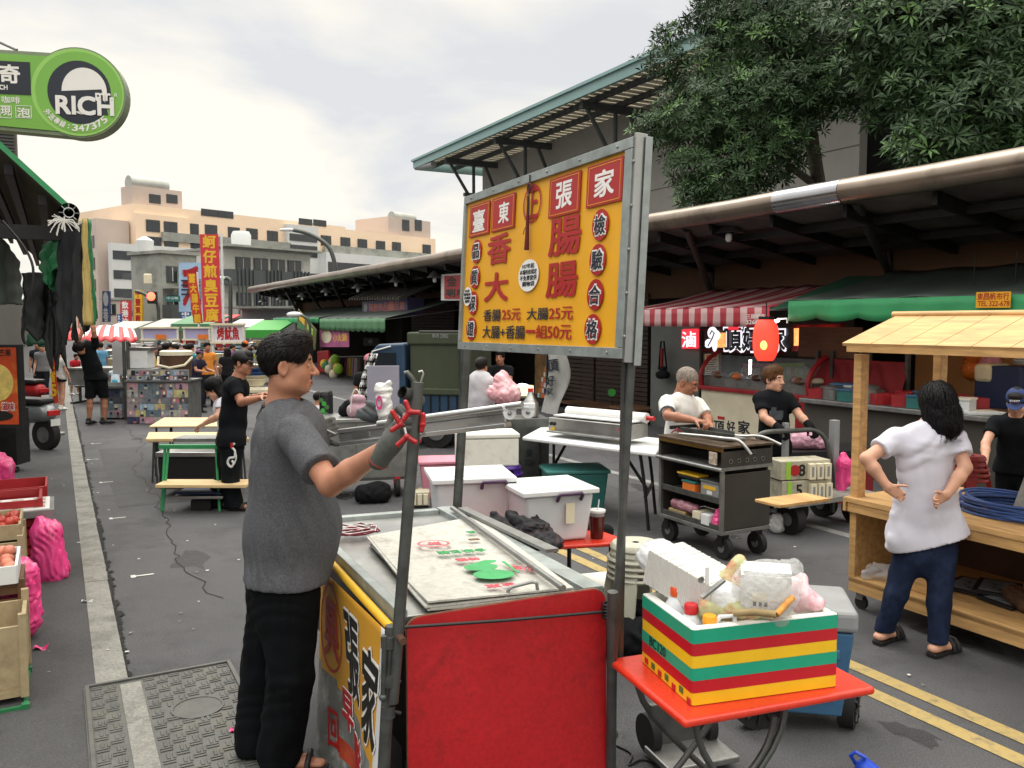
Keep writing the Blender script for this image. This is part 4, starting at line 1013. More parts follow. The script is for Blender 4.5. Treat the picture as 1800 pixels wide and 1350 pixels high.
for ch, *g in(('檢', 1042.6, 367.8, 1071, 422.9), ('驗', 1038, 429, 1066, 484.5), ('合', 1033.6, 490.7, 1061.6, 545.8), ('格', 1029, 552, 1057, 605.5), ('品', 830.4, 421.3, 847, 462.4), ('質', 828, 467, 844, 507.8), ('保', 824.8, 512.5, 840.4, 553.5), ('證', 821, 558, 837.6, 598)):
 SPn.disc(red, 'sign red', *g, z=.002, d=.003)
 x0, y0, x1, y1=g;ix=(x1-x0)*.17;iy=(y1-y0)*.2
 SPn.text(wh, ch, 'sign white', x0+ix*.8, y0+iy*.85, x1-ix*.8, y1-iy*.85, z=.0052, off=.05);SPn.text(dk, ch, 'sign dark', x0+ix, y0+iy, x1-ix, y1-iy, z=.0076, off=.014)
for st, m, *g in(('香腸', dk, 850.7, 544, 880.2, 564.5), ('25元', red, 883, 543, 915.5, 563), ('大腸', dk, 927, 541, 964, 562), ('25元', red, 966, 539.5, 1007.5, 562), ('大腸+香腸', dk, 849, 572.5, 923, 595), ('一', red, 925.5, 580.5, 941, 585), ('組', red, 943, 571.5, 962, 594), ('50元', red, 963, 571.5, 1005, 596.5)):
 SPn.text(m, st, 'sign dark' if m is dk else 'sign red', *g, z=.002, off=.012)
u, v, wd, h=SPn.box(920.7, 324, 951.8, 391.8)
red.add([(wd/2*k*math.cos(a), h/2*(k if k==1 else k)*math.sin(a), 0)for a in[2*math.pi*i/36 for i in range(36)]for k in(1, .88)], [(2*i, (2*i+2)%72, (2*i+3)%72, 2*i+1)for i in range(36)], 'sign red', SPn.at(u, v, .003))
SPn.text(red, '正', 'sign red', 925, 332, 946, 383, z=.002, off=.015)
for x0, y0, x1, y1, lines in((913, 456, 948, 512.5, ('107年起', '本場所依規定', '不免費提供', '購物袋')), (818, 505, 831.5, 538, ('本店', '購物用', '不免費提供', '塑膠袋'))):
 SPn.disc(wh, 'sign white', x0, y0, x1, y1, z=.003 if x0>900 else .0085, d=.002)
 n=len(lines);hh=(y1-y0)*.74/n
 for i, t_ in enumerate(lines):
  k=(x1-x0)*(.30 if i in(0, n-1)else .42);c=(x0+x1)/2;yy=y0+(y1-y0)*.13+i*hh
  SPn.text(dk, t_, 'sign dark', c-k, yy, c+k, yy+hh*.82, z=.0054 if x0>900 else .011, off=.012, ext=.001)
red.obj('red_lettering', sgn);wh.obj('white_lettering', sgn);dk.obj('dark_lettering', sgn)
mb=MB();kn=thing('hanging_knot', 'dark red knotted tassel hanging down the front of the yellow price sign', 'ornament', SPn.at(*SPn.uv(934, 320), .02).translation)
def kp(px, py, z=.016):u, v=SPn.uv(px, py);return SPn.at(u, v, z).translation
mat('tassel', '5e1418', .8, var=.3, scale=60)
mb.tube([kp(937, 308), kp(936, 330), kp(934, 380)], .003, 'black plastic', 6)
for a_ in range(6):
 an=a_*math.pi/3;u, v=SPn.uv(936, 331);mb.tube([SPn.at(u+.018*math.cos(an+b_)*abs(math.cos(b_*1.5)), v+.018*math.sin(an+b_), .016).translation for b_ in(-.5, -.2, .1, .4)], .004, 'tassel', 6)
mb.obj('knot', kn)
mb=MB();mb.tube([kp(934, 345), kp(933, 384), kp(932, 420), kp(931, 440)], .008, 'tassel', 8, True, [.005, .007, .010, .012]);mb.tube([kp(932, 395), kp(927, 405), kp(925, 413)], .002, 'black plastic', 5);mb.obj('tassel', kn, smooth=60)
mat('carton', 'b7b6ae', .7, var=.14, scale=6, bump=.25, bscale=40, dirt=('6f6b5e', .75, 6, .5), speck=(.08, 40));mat('carton edge', '8d7a5c', .9, var=.3, scale=30)
mat('print green', '3f9a5c', .7, var=.15, scale=20);mat('print red', 'cf5a66', .7, var=.15, scale=20)
k0, k1, k2, k3=G(648, 940, ZT+.05), G(752, 1053, ZT+.05), G(1008, 1030, ZT+.03), G(838, 905, ZT+.03)
cb_=thing('flattened_carton', 'dirty flattened white carton with green and red print lying on the steel tray', 'carton', (k0+k2)/2)
mb=MB()
def kq(u, v, z=0):p=(k0*(1-u)+k1*u)*(1-v)+(k3*(1-u)+k2*u)*v;return Vector((p.x, p.y, p.z+z))
for k in range(4):
 z=-.042+k*.011
 e=.012*math.sin(k*2.1)
 V_=[]
 nu, nv=10, 8
 o_=[kq(i/nu, j/nv, z+.010*math.sin(3*i/nu+k)*(1-j/nv))+CR*e*(1-j/nv)for j in range(nv+1)for i in range(nu+1)]
 F_=[(j*(nu+1)+i, j*(nu+1)+i+1, (j+1)*(nu+1)+i+1, (j+1)*(nu+1)+i)for j in range(nv)for i in range(nu)]
 mb.add(o_, F_, 'carton')
mb.obj('sheet', cb_, solid=.007)
KM=F(kq(.5, .5, .001), (k2-k1), (k0-k1));KI=KM.inverted()
pr=MB()
zk=.02
KMz=KM@TR(0, 0, .006)
def kxy(px, py):q=KI@onP(px, py, KM.translation, KM.to_3x3()@Vector((0, 0, 1)));return q.x, q.y
def ktext(st, px, py, w_, h_, m, rot=0):x, y=kxy(px, py);pr.text(st, m, KMz@TR(x, y, 0)@Matrix.Rotation(R(rot), 4, 'Z'), w_, h_, .02, .002)
x, y=kxy(762, 958);pr.add([(x+.075*k*math.cos(a), y+.06*k*math.sin(a), .001)for a in[2*math.pi*i/32 for i in range(32)]for k in(1, .82)], [(2*i, (2*i+2)%64, (2*i+3)%64, 2*i+1)for i in range(32)], 'print red', KMz)
ktext('財', 763, 958, .06, .05, 'print red', 180);ktext('合級包裝', 812, 972, .22, .05, 'print green', 180);ktext('特選', 822, 986, .10, .04, 'print red', 180);ktext('利合', 920, 1002, .12, .06, 'print red', 150);ktext('品', 828, 938, .04, .04, 'print green', 180);ktext('台東', 880, 1032, .12, .04, 'print red', 180)
for px, py, rx in((845, 1000, .07), (868, 1013, .085)):
 x, y=kxy(px, py);pr.prism(circ(24, rx, rx*.75), .001, 'print green', KMz@TR(x, y, .001+rx*.01))
x, y=kxy(868, 990);pr.prism([(-.02, -.01), (.02, -.035), (.11, -.02), (.10, .0), (.03, .015), (0, .012)], .001, 'print green', KMz@TR(x, y, .002)@Matrix.Rotation(R(200), 4, 'Z'))
x, y=kxy(897, 1000);pr.box((x, y, .003), (.012, .17, .002), 'print green', KMz@TR(0, 0, 0));
x, y=kxy(833, 951);pr.box((x, y, .002), (.05, .025, .003), 'wood dark', KMz)
pr.obj('print', cb_)
tb_=thing('steel_tube', 'thin steel tube lying lengthwise across the carton on the cart', 'tube', P(900, 960, 3.8));mb=MB();mb.cyl(G(795, 893, ZT+.045), G(990, 1034, ZT+.06), .0125, 'steel dull', n=14);mb.obj('tube', tb_, smooth=50)
bd=thing('metal_angle', 'flat metal angle strip lying along the right edge of the cart tray', 'metal strip', P(880, 940, 4));mb=MB();a, b=G(805, 897, ZT+.03), G(960, 972, ZT+.03);mb.hexa([a, a+CR*.05, b+CR*.06, b], [a+UP*.015, a+CR*.05+UP*.015, b+CR*.06+UP*.015, b+UP*.015], 'steel dull');mb.obj('strip', bd)
co=thing('cable_coil', 'tangled dark red and white cable on the far left of the cart tray', 'cable', G(630, 935, ZT));mb=MB();pts=[]
mat('cable red', '7c1d2c', .45, var=.3, scale=60)
rn=np.random.RandomState(4)
for i in range(90):
 a=i*.42;c=G(622+14*math.sin(i*.21), 935+4*math.cos(i*.3), ZT+.02)
 pts.append(c+Vector((.10*math.cos(a)*(1+.3*math.sin(i*.5)), .055*math.sin(a), .012+.012*math.sin(i*.77))))
mb.tube(pts, .0042, 'cable red', 6);mb.tube([p+Vector((.004, 0, .005))for p in pts[::2]], .0022, 'white', 5);mb.obj('cable', co, smooth=60)
bm=thing('cloth_banner', 'printed yellow and grey banner with brush characters hanging from the yellow rail', 'banner', P(640, 1200, 3.1))
LO2=C0-LN*.06;b0, b1=onP(570, 1000, LO2, LN), onP(688, 1112, LO2, LN)
mat('banner yellow', 'c9922a', .5, var=.08, scale=4);mat('banner grey', '6d706c', .5, var=.35, scale=7, dirt=('c9cbc8', .7, 6, .5));mat('banner black', '16130f', .5, var=0);mat('banner back', 'c9cacb', .5, var=.06)
mat('print tomato', 'b8492f', .45, var=.3, scale=16);mat('print leaf', '3c6a35', .5, var=.35, scale=22)
def bp(u, v, o=0):
 p=b0.lerp(b1, u);z=p.z-1.02*v*(1-.0*u)
 sw=.055*v*math.sin(6*u+2.2)+.05*v*v
 q=Vector((p.x, p.y, z))-CR*(.012+sw+o)-CL*(.10*v*v*(1-u)*2)
 return q
mb=MB();nu, nv=26, 36
V_=[bp(i/nu, j/nv)for j in range(nv+1)for i in range(nu+1)]
idx=[];
for j in range(nv):
 for i in range(nu):
  u, v=(i+.5)/nu, (j+.5)/nv
  lim=.40+.13*u
  m='banner yellow' if v<lim else 'banner grey'
  if(u-.62)**2/.03+(v-.86)**2/.006<1:m='print tomato'
  elif(u-.70)**2/.045+(v-.93)**2/.008<1 or(u-.45)**2/.03+(v-.78)**2/.003<1:m='print leaf'
  elif(u-.35)**2/.02+(v-.68)**2/.003<1:m='print tomato'
  elif u>.93:m='banner back'
  idx.append(mb.mi(m))
mb.v=[tuple(p)for p in V_];mb.f=[(j*(nu+1)+i, j*(nu+1)+i+1, (j+1)*(nu+1)+i+1, (j+1)*(nu+1)+i)for j in range(nv)for i in range(nu)];mb.m=idx
mb.obj('cloth', bm, smooth=180, solid=.002)
bl=MB()
def btext(st, u0, v0, u1, v1, m, o=.004, off=.03):
 V, Fc=glyphs(st, off);x0, x1=V[:, 0].min(), V[:, 0].max();y0, y1=V[:, 1].min(), V[:, 1].max()
 for i, (dx, dy)in enumerate(((1, 0), (-1, 0), (0, 1), (0, -1), (.7, .7), (-.7, -.7), (.7, -.7), (-.7, .7))):bl.add([bp(u0+(u1-u0)*(a+dx*off*.7-x0)/(x1-x0), v1+(v0-v1)*(b+dy*off*.7-y0)/(y1-y0), o+.0008*c+.0001*i)for a, b, c in V], Fc, m)
n_=24
bl.add([bp(.17+.15*k*math.cos(a), .21+.19*k*math.sin(a), .003)for a in[2*math.pi*i/30 for i in range(30)]for k in(1, .93)], [(2*i, (2*i+2)%60, (2*i+3)%60, 2*i+1)for i in range(30)], 'sign red')
btext('興', .09, .09, .27, .34, 'sign red');btext('張', .40, .08, .62, .40, 'sign white', .004, .075);btext('張', .40, .08, .62, .40, 'banner black', .007, .03);btext('家', .70, .12, .94, .45, 'sign white', .004, .075);btext('家', .70, .12, .94, .45, 'banner black', .007, .03)
btext('早', .30, .42, .46, .57, 'sign white', .004, .08);btext('早', .30, .42, .46, .57, 'sign red', .007, .04);btext('味', .48, .53, .70, .71, 'sign white', .004, .08);btext('味', .48, .53, .70, .71, 'sign red', .007, .04);btext('回', .14, .55, .24, .70, 'sign red', .005, .02)
bl.obj('lettering', bm)
rl=thing('folding_rail', 'long folded aluminium awning rail held across the cart behind the clamps', 'rail', P(760, 745, 3.2))
mat('alu', 'b9bab8', .3, .85, var=.12, scale=6, stretch=(1, 1, 6), dirt=('77746e', .5, 9, .55))
a, b=P(600, 762, 3.5), P(912, 724, 3.08);ax=(b-a).normalized();RM=F(a, ax, UP);Lr=(b-a).length
mb=MB()
for y, z, h, d in((.010, 0, .018, .05), (-.016, .012, .034, .012), (-.042, 0, .018, .05)):mb.box((Lr*.47, y, z), (Lr*.94, h, d), 'alu', RM)
mb.obj('rail_body', rl, bevel=.003)
mb=MB();mb.cyl(P(665, 745, 3.38), P(918, 711, 3.02), .0125, 'alu', n=14);mb.obj('top_tube', rl, smooth=50)
mb=MB()
for px, py in((896, 726), (928, 724)):
 c=P(px, py, 3.06);mb.cyl(c-CR*.0+Vector((0, -.012, 0)), c+Vector((0, .012, 0)), .024, 'white plastic', n=16);mb.box((c.x, c.y, c.z+.022), (.05, .03, .02), 'white plastic');mb.sph(c+Vector((0, -.014, 0)), .008, 'steel dull')
mb.cyl(P(882, 715, 3.05), P(930, 716, 3.05), .006, 'white plastic');mb.obj('roller_end', rl, smooth=50, bevel=.002)
mb=MB();mb.tube([P(575, 757, 3.52), P(590, 764, 3.5), P(600, 758, 3.5), P(612, 764, 3.49), P(625, 760, 3.47)], .006, 'steel dull', 8);mb.box((0, 0, 0), (.09, .03, .02), 'steel', F(P(636, 762, 3.43), ax, UP));mb.obj('chain_link', rl, smooth=60)
# ================================================================ orange folding tables, striped foam box and its contents
def table(name, label, corners, th, legs, m='orange table', legm='tube grey', r=.013, group=None, rim=True):
 c=[Vector(p)for p in corners];z=c[0].z;o=thing(name, label, 'table', sum(c, Vector())/4-UP*z, 0, group)
 mb=MB();mb.hexa([p-UP*th for p in c], c, m);mb.obj('tabletop', o, bevel=min(.012, th*.4), seg=3)
 for pts in legs:
  mb=MB();mb.tube(pts, r, legm, 10);mb.obj('leg', o, smooth=60)
 return o
def smooth_path(pts, n=4):
 pts=[Vector(p)for p in pts];out=[]
 for i in range(len(pts)-1):
  p0, p1, p2, p3=pts[max(i-1, 0)], pts[i], pts[i+1], pts[min(i+2, len(pts)-1)]
  for j in range(n):
   t=j/n;out.append(.5*((2*p1)+(p2-p0)*t+(2*p0-5*p1+4*p2-p3)*t*t+(3*p1-p0-3*p2+p3)*t**3))
 return out+[pts[-1]]
TZ=.62
q0, q1, q3=G(1203, 1268, TZ), G(1540, 1208, TZ), G(1069, 1157, TZ);q2=q1+q3-q0
def tq(u, v, z):p=q0+(q1-q0)*u+(q3-q0)*v;return Vector((p.x, p.y, z))
table('folding_table', 'shiny orange folding table with bent tube legs under the striped foam box', (q0, q1, q2, q3), .028, [smooth_path([tq(.10, .12, TZ-.03), tq(.2, .12, .4), tq(.62, .12, .06), tq(.68, .12, .0)]), smooth_path([tq(.10, .88, TZ-.03), tq(.2, .88, .4), tq(.62, .88, .06), tq(.68, .88, .0)]), smooth_path([tq(.62, .2, TZ-.03), tq(.55, .2, .4), tq(.14, .2, .06), tq(.08, .2, 0)]), smooth_path([tq(.62, .8, TZ-.03), tq(.55, .8, .4), tq(.14, .8, .06), tq(.08, .8, 0)]), smooth_path([tq(.2, .2, .34), tq(.24, .22, .3), tq(.4, .2, .32), tq(.52, .2, .42), tq(.56, .2, .52)])], r=.012)
for nm in('tape green', 'tape red', 'tape yellow'):mat(nm, {'tape green':'1d9a78', 'tape red':'b51a26', 'tape yellow':'e6b81f'}[nm], .32, var=.07, scale=5, bump=.12, bscale=18)
def striped_box(name, label, b0, b1, b3, hgt, wall=.035, tap=1.0, open_=True):
 o=thing(name, label, 'foam box', (b1+b3)/2);ex, ey=(b1-b0), (b3-b0);LX, LY=ex.length, ey.length;M4=F(b0, ex, ey);zz_=b0.z
 mb=MB()
 if open_:
  for c, d in(((LX/2, wall/2, hgt/2), (LX, wall, hgt)), ((LX/2, LY-wall/2, hgt/2), (LX, wall, hgt)), ((wall/2, LY/2, hgt/2), (wall, LY-2*wall, hgt)), ((LX-wall/2, LY/2, hgt/2), (wall, LY-2*wall, hgt))):mb.box(c, d, 'styrofoam', M4)
  mb.box((LX/2, LY/2, .02), (LX-2*wall, LY-2*wall, .04), 'styrofoam', M4)
 else:mb.box((LX/2, LY/2, hgt/2), (LX, LY, hgt), 'styrofoam', M4)
 mb.obj('foam_body', o, bevel=.006)
 cols=['tape yellow', 'tape red', 'tape green', 'tape yellow', 'tape red', 'tape green'];n=len(cols);hh=hgt*.965/n
 for i, m in enumerate(cols):
  e=.0025+.0006*(i%3);mb=MB();z0=i*hh+.001;z1=z0+hh*(1.0 if i<5 else 1.12)
  rr=rrect(LX+2*e, LY+2*e, .014, 4, (LX/2, LY/2));k=len(rr)
  mb.add([(x, y, z)for z in(z0, z1)for x, y in rr], [(j, (j+1)%k, k+(j+1)%k, k+j)for j in range(k)], m, M4);mb.obj('tape_band', o, smooth=40)
 return o, M4, LX, LY
s0, s1, s3=G(1216, 1241, TZ+.002), G(1470, 1206, TZ+.002), G(1101, 1166, TZ+.002)
SBH=.262
o, BM, BX, BY=striped_box('striped_foam_box', 'open white foam box wrapped in green, red and yellow tape on the orange table', s0, s1, s3, SBH)
LM=F(BM@Vector((0, BY, 0)), BM.to_3x3()@Vector((0, -1, 0)), UP)
mb=MB();mb.text('BC120', 'banner black', LM@TR(BY*.36, SBH*.42, .0055), .13, .035, 0, .001);mb.obj('lettering', o)
mb=MB()
for k in range(7):mb.box((.05+k*.055, .02+.012*math.sin(k*3), .0045), (.025, .022, .002), ('tape red', 'print leaf')[k%2], LM)
mb.obj('tape_scrap', o)
def bb(u, v, z):return BM@Vector((u*BX, v*BY, z))
def bottle(label, u, v, zt, capm, r=.055, handle=True):
 c=bb(u, v, .04);o=thing('plastic_bottle', label, 'bottle', c);h=zt-.04
 mb=MB();mb.lathe([(r*.9, 0), (r, .01), (r, h*.68), (r*.9, h*.78), (r*.5, h*.92), (.019, h*.95), (.019, h)], 'clear tub', TR(*c), 20);mb.obj('bottle_body', o, smooth=50)
 mb=MB();mb.lathe([(.023, h-.012), (.024, h-.008), (.024, h+.018), (.021, h+.022)], capm, TR(*c), 20);mb.obj('cap', o, smooth=40)
 if handle:
  mb=MB();d=(BM.to_3x3()@Vector((1, -.2, 0))).normalized();mb.tube([c+d*x+UP*z for x, z in((.02, h-.02), (.035, h+.015), (.085, h+.018), (.095, h-.05), (.07, h-.09))], .009, 'white plastic', 8);mb.obj('handle', o, smooth=60)
mat('cap orange', 'd6521f', .4, var=.05);mat('cap red', 'c02027', .4, var=.05);mat('cap yellow', 'e89a1c', .4, var=.05)
bottle('clear plastic bottle with an orange cap near the back of the striped foam box', .13, .66, .30, 'cap orange', handle=False)
bottle('plastic jug with a red cap and white handle in the striped foam box', .12, .36, .275, 'cap red', .05)
bottle('plastic jug with a yellow cap and handle in the striped foam box', .16, .13, .262, 'cap yellow', .045)
def bag(name, label, cat, prims, m, res=.009, folds=.006, fq=45, seed=1, pleat=1.0):
 c=np.mean([p[1]for p in prims], 0);z=min(p[1][2]-(p[3]if p[0]=='c' else p[2].min())for p in prims)
 o=thing(name, label, cat, (c[0], c[1], z));smesh('bag', sdf(prims, res, (), .006, folds, fq, (), seed, pleat), m, o);return o
mat('tray white', 'd2d0ca', .55, var=.05, scale=20);mat('bag print', 'cfd6d8', .3, var=.12, scale=9, bump=.7, bscale=24, dirt=('d8d3a8', .6, 5, .55))
o=thing('tray_stack', 'leaning stack of white foam trays wrapped in film in the striped box', 'tray stack', bb(.35, .7, .1))
a, b=P(1165, 985, 3.18), P(1275, 1050, 2.95);d=(b-a);TM4=F(a, d, UP);Ld=d.length
mb=MB()
for i in range(38):mb.box((Ld*(i+.5)/38, -.005+.0012*(i%2), 0), (Ld/38*.955, .135+.0018*(i%3), .19), 'tray white', TM4)
mb.obj('trays', o, bevel=.004)
wr_=sdf([rc(a-d*.06, b+d*.03, .085, .088, .03, (TM4.to_3x3()@Vector((0, 1, 0)), .82))], .008, (), .006, .006, 60, (), 3);smesh('film_wrap', wr_, mat('film', 'e2e4e4', .2, var=.1, scale=15, alpha=.8, bump=.7, bscale=30, dirt=('e6dca8', .5, 5, .55)), o)
o=thing('paper_box_bag', 'white paper lunch boxes in a clear plastic bag in the striped box', 'bag', bb(.75, .5, .1))
c=P(1345, 1035, 2.88);XM=F(c, (CR*.8-CL*.6), UP*.86-CL*.3+CR*.3)
mb=MB();mb.box((0, 0, 0), (.165, .13, .11), 'tray white', XM);mb.box((.005, .072, .0), (.155, .012, .10), 'white', XM);mb.box((-.02, -.01, .0565), (.05, .03, .002), 'cream', XM)
for i in range(3):mb.box((-.035+i*.018, -.035, .0565), (.010, .014, .002), 'sign dark', XM)
mb.obj('paper_box', o, bevel=.004)
smesh('clear_bag', sdf([el(c+UP*.005, (.115, .095, .092), .03), rc(c+Vector((.05, .0, .02)), c+Vector((.10, .01, .07)), .06, .03, .05), rc(c, c+Vector((.04, 0, -.09)), .07, .05, .04)], .006, (), .006, .005, 70, (), 6), mat('thin film', 'e6e8e8', .18, var=.1, scale=15, alpha=.3, bump=.8, bscale=35), o)
mat('fabric print', 'b9b98a', .7, var=.35, scale=9, dirt=('b5482f', .9, 16, .47), bump=.2, bscale=60)
bag('printed_cloth', 'crumpled yellow green cloth with red fruit print stuffed in the middle of the striped box', 'cloth', [rc(P(1250, 1065, 2.95), P(1300, 985, 2.98), .055, .022, .03), rc(P(1290, 1065, 2.9), P(1310, 1000, 2.98), .05, .02, .03), rc(P(1240, 1072, 2.9), P(1350, 1078, 2.85), .03, .022, .02)], MATS['fabric print'], .008, .008, 40, 2)
o=thing('metal_clip', 'grey metal clip board sticking out of the cloth in the striped box', 'clip', bb(.4, .5, .2));mb=MB();mb.box((0, 0, 0), (.10, .008, .022), 'steel dull', F(P(1253, 1035, 2.84), P(1270, 1018, 2.86)-P(1236, 1045, 2.84), UP));mb.lathe([(.012, 0), (.012, .004), (.006, .004), (.006, 0)], 'steel', F(P(1232, 1019, 2.86), CR, UP));mb.box((0, 0, 0), (.012, .06, .006), 'white', F(P(1243, 1012, 2.87), CR, UP-CR*.3));mb.obj('clip', o)
bag('pink_white_bag', 'pink and white thin plastic bag behind the paper boxes in the striped box', 'bag', [rc(P(1400, 1040, 3.0), P(1435, 1060, 2.95), .05, .03, .03), rc(P(1410, 1015, 3.05), P(1400, 1050, 3.0), .02, .05, .02)], mat('bag pale pink', 'dfb9bf', .35, var=.2, scale=9, dirt=('d8596b', .8, 16, .5), bump=.5, bscale=30), .008, .006, 50, 3)
o=thing('rolled_paper', 'rolled sheet of kraft paper with striped end across the front of the striped box', 'paper roll', bb(.5, .2, SBH));mb=MB();a, b=P(1290, 1078, 2.82), P(1365, 1080, 2.75);mb.tube([a, (a+b)/2+UP*.006, b], .012, mat('kraft', '96815a', .8, var=.2, scale=14), 10);mb.tube([b, P(1393, 1050, 2.8)], .011, mat('kraft stripe', 'c98a3c', .6, var=.4, scale=30), 10);mb.obj('roll', o, smooth=60)
wc=thing('wheeled_cooler', 'blue wheeled cooler with a grey lid standing behind the orange table', 'cooler', G(1420, 1290));g=G(1418, 1285);WM=RZ(-12, (g.x, g.y+.12, 0))
mb=MB();mb.hexa([WM@Vector(p)for p in((-.17, -.16, .10), (.17, -.16, .10), (.17, .16, .10), (-.17, .16, .10))], [WM@Vector(p)for p in((-.21, -.19, .50), (.21, -.19, .50), (.21, .19, .50), (-.21, .19, .50))], 'blue plastic');mb.box((0, -.185, .4), (.3, .02, .05), 'blue plastic', WM);mb.box((0, -.17, .2), (.26, .02, .04), 'blue plastic', WM);mb.obj('cooler_body', wc, bevel=.02, seg=3)
mb=MB();mb.box((0, 0, .555), (.45, .41, .10), 'grey', WM);mb.obj('lid', wc, bevel=.025, seg=3)
for x, y, r in((-.20, -.12, .125), (.22, -.02, .10)):
 mb=MB();c=WM@Vector((x, y, r));d=WM.to_3x3()@Vector((.45, -.9, 0)).normalized()if x<0 else WM.to_3x3()@Vector((1, -.3, 0)).normalized()
 mb.cyl(c-d*.035, c+d*.035, r, 'rubber', n=24);mb.cyl(c-d*.038, c+d*.038, r*.62, 'black metal', n=20)
 u=d.cross(UP).normalized()
 for k in range(9):a=k*2*math.pi/9;mb.cyl(c+d*.042, c+d*.042+(u*math.cos(a)+UP*math.sin(a))*r*.75, .007, 'black plastic', n=6)
 mb.obj('wheel', wc, smooth=40)
mat('stool grey', 'b3b3a3', .5, var=.1, dirt=('7d7b6c', .5, 8, .54))
def stool(name, label, c, m, n=1, rt=.125, rb=.19, h=.46, rot=20, cat='stool', group=None):
 o=thing(name, label, cat, c, rot, group);
 for k in range(n):
  z=k*.035;mb=MB();mb.lathe([(.02, h+z), (.028, h+z-.004), (rt-.01, h+z), (rt, h+z-.012), (rt+.004, h+z-.03)], m, None, 24, False)
  for i in range(4):
   a0=R(45+i*90);
   p=[(rt*.98*math.cos(a0+da), rt*.98*math.sin(a0+da), h+z-.02)for da in(-.42, .42)];q=[(rb*math.cos(a0+da), rb*math.sin(a0+da), z if k==0 else z)for da in(-.22, .22)]
   p2=[(x*.88, y*.88, zz_)for x, y, zz_ in p];q2=[(x*.88, y*.88, zz_)for x, y, zz_ in q]
   mb.add([q[0], q[1], q2[1], q2[0], p[0], p[1], p2[1], p2[0]], [(3, 2, 1, 0), (4, 5, 6, 7), (0, 1, 5, 4), (1, 2, 6, 5), (2, 3, 7, 6), (3, 0, 4, 7)], m)
  mb.tube([((rt+.012)*math.cos(a), (rt+.012)*math.sin(a), h+z-.09)for a in[2*math.pi*i/24 for i in range(25)]], .012, m, 6)
  mb.obj('stool_seat' if k==0 else 'stacked_seat', o, world=False, smooth=40)
 return o
g=G(1122, 1180);stool('stool_stack', 'stack of pale grey plastic stools behind the cart beside the striped box', (g.x+.03, g.y+.35, 0), 'stool grey', 4, .145, .22, .52)
ht=thing('hand_truck', 'grey flat trolley with black wheels and cable under the orange table', 'hand truck', G(1215, 1330));mb=MB();c=G(1215, 1325, .05);hm_=RZ(20, c);mb.box((0, 0, 0), (.34, .22, .03), 'steel dull', hm_);mb.box((0, .1, .1), (.3, .03, .2), 'tube grey', hm_);mb.obj('platform', ht, bevel=.006)
mb=MB()
for x in(-.14, .14):mb=MB();mb.cyl(hm_@Vector((x-.02, .12, .06)), hm_@Vector((x+.02, .12, .06)), .085, 'rubber', n=20);mb.obj('wheel', ht, smooth=40)
cbm=thing('ground_cable', 'thin black cable snaking over the asphalt beside the red panel', 'cable', G(1090, 1320));mb=MB();mb.tube(smooth_path([G(1072, 1270, .006), G(1085, 1290, .006), G(1075, 1305, .006), G(1110, 1325, .006), G(1105, 1345, .006), G(1130, 1335, .006), G(1160, 1345, .006), G(1180, 1348, .006)]), .0045, 'black plastic', 6);mb.obj('cable', cbm, smooth=60)
o=thing('flip_cap_bottle', 'bright blue flip cap bottle lying at the lower right on the asphalt', 'bottle', G(1520, 1345));c=G(1518, 1340, .05)
mat('bright blue', '2347b5', .3, var=.1);mb=MB();mb.cyl(c+Vector((.0, .0, -.02)), c+Vector((.05, -.25, -.02)), .042, 'bright blue', n=18);mb.obj('bottle_body', o, smooth=50);mb=MB();mb.tube([c+Vector(p)for p in((0, -.02, .03), (-.04, -.01, .05), (-.055, 0, .03), (-.03, .005, -.01))], .009, 'bright blue', 8);mb.obj('cap_loop', o, smooth=60)
z2=.60
w1=G(1112, 952, z2);w0=w1+Vector((-1.15, -.42, 0));w2=w1+Vector((-.30, .52, 0));w3=w2+(w0-w1)
w0=G(935, 1000, z2)+Vector((-.1, -.0, 0));w0=w1+(Vector((-.94, -.20, 0)))
w3=w0+(w2-w1)
def wq(u, v, z):p=w0+(w1-w0)*u+(w3-w0)*v;return Vector((p.x, p.y, z))
table('folding_table', 'orange table behind the cart carrying the clear storage tubs', (w0, w1, w2, w3), .025, [[wq(u, v, z2-.02), wq(u, v, 0)]for u, v in((.04, .06), (.9, .1), (.92, .9), (.04, .9))]+[[wq(.05, .1, .25), wq(.95, .1, .25)]], legm='black metal', r=.014)
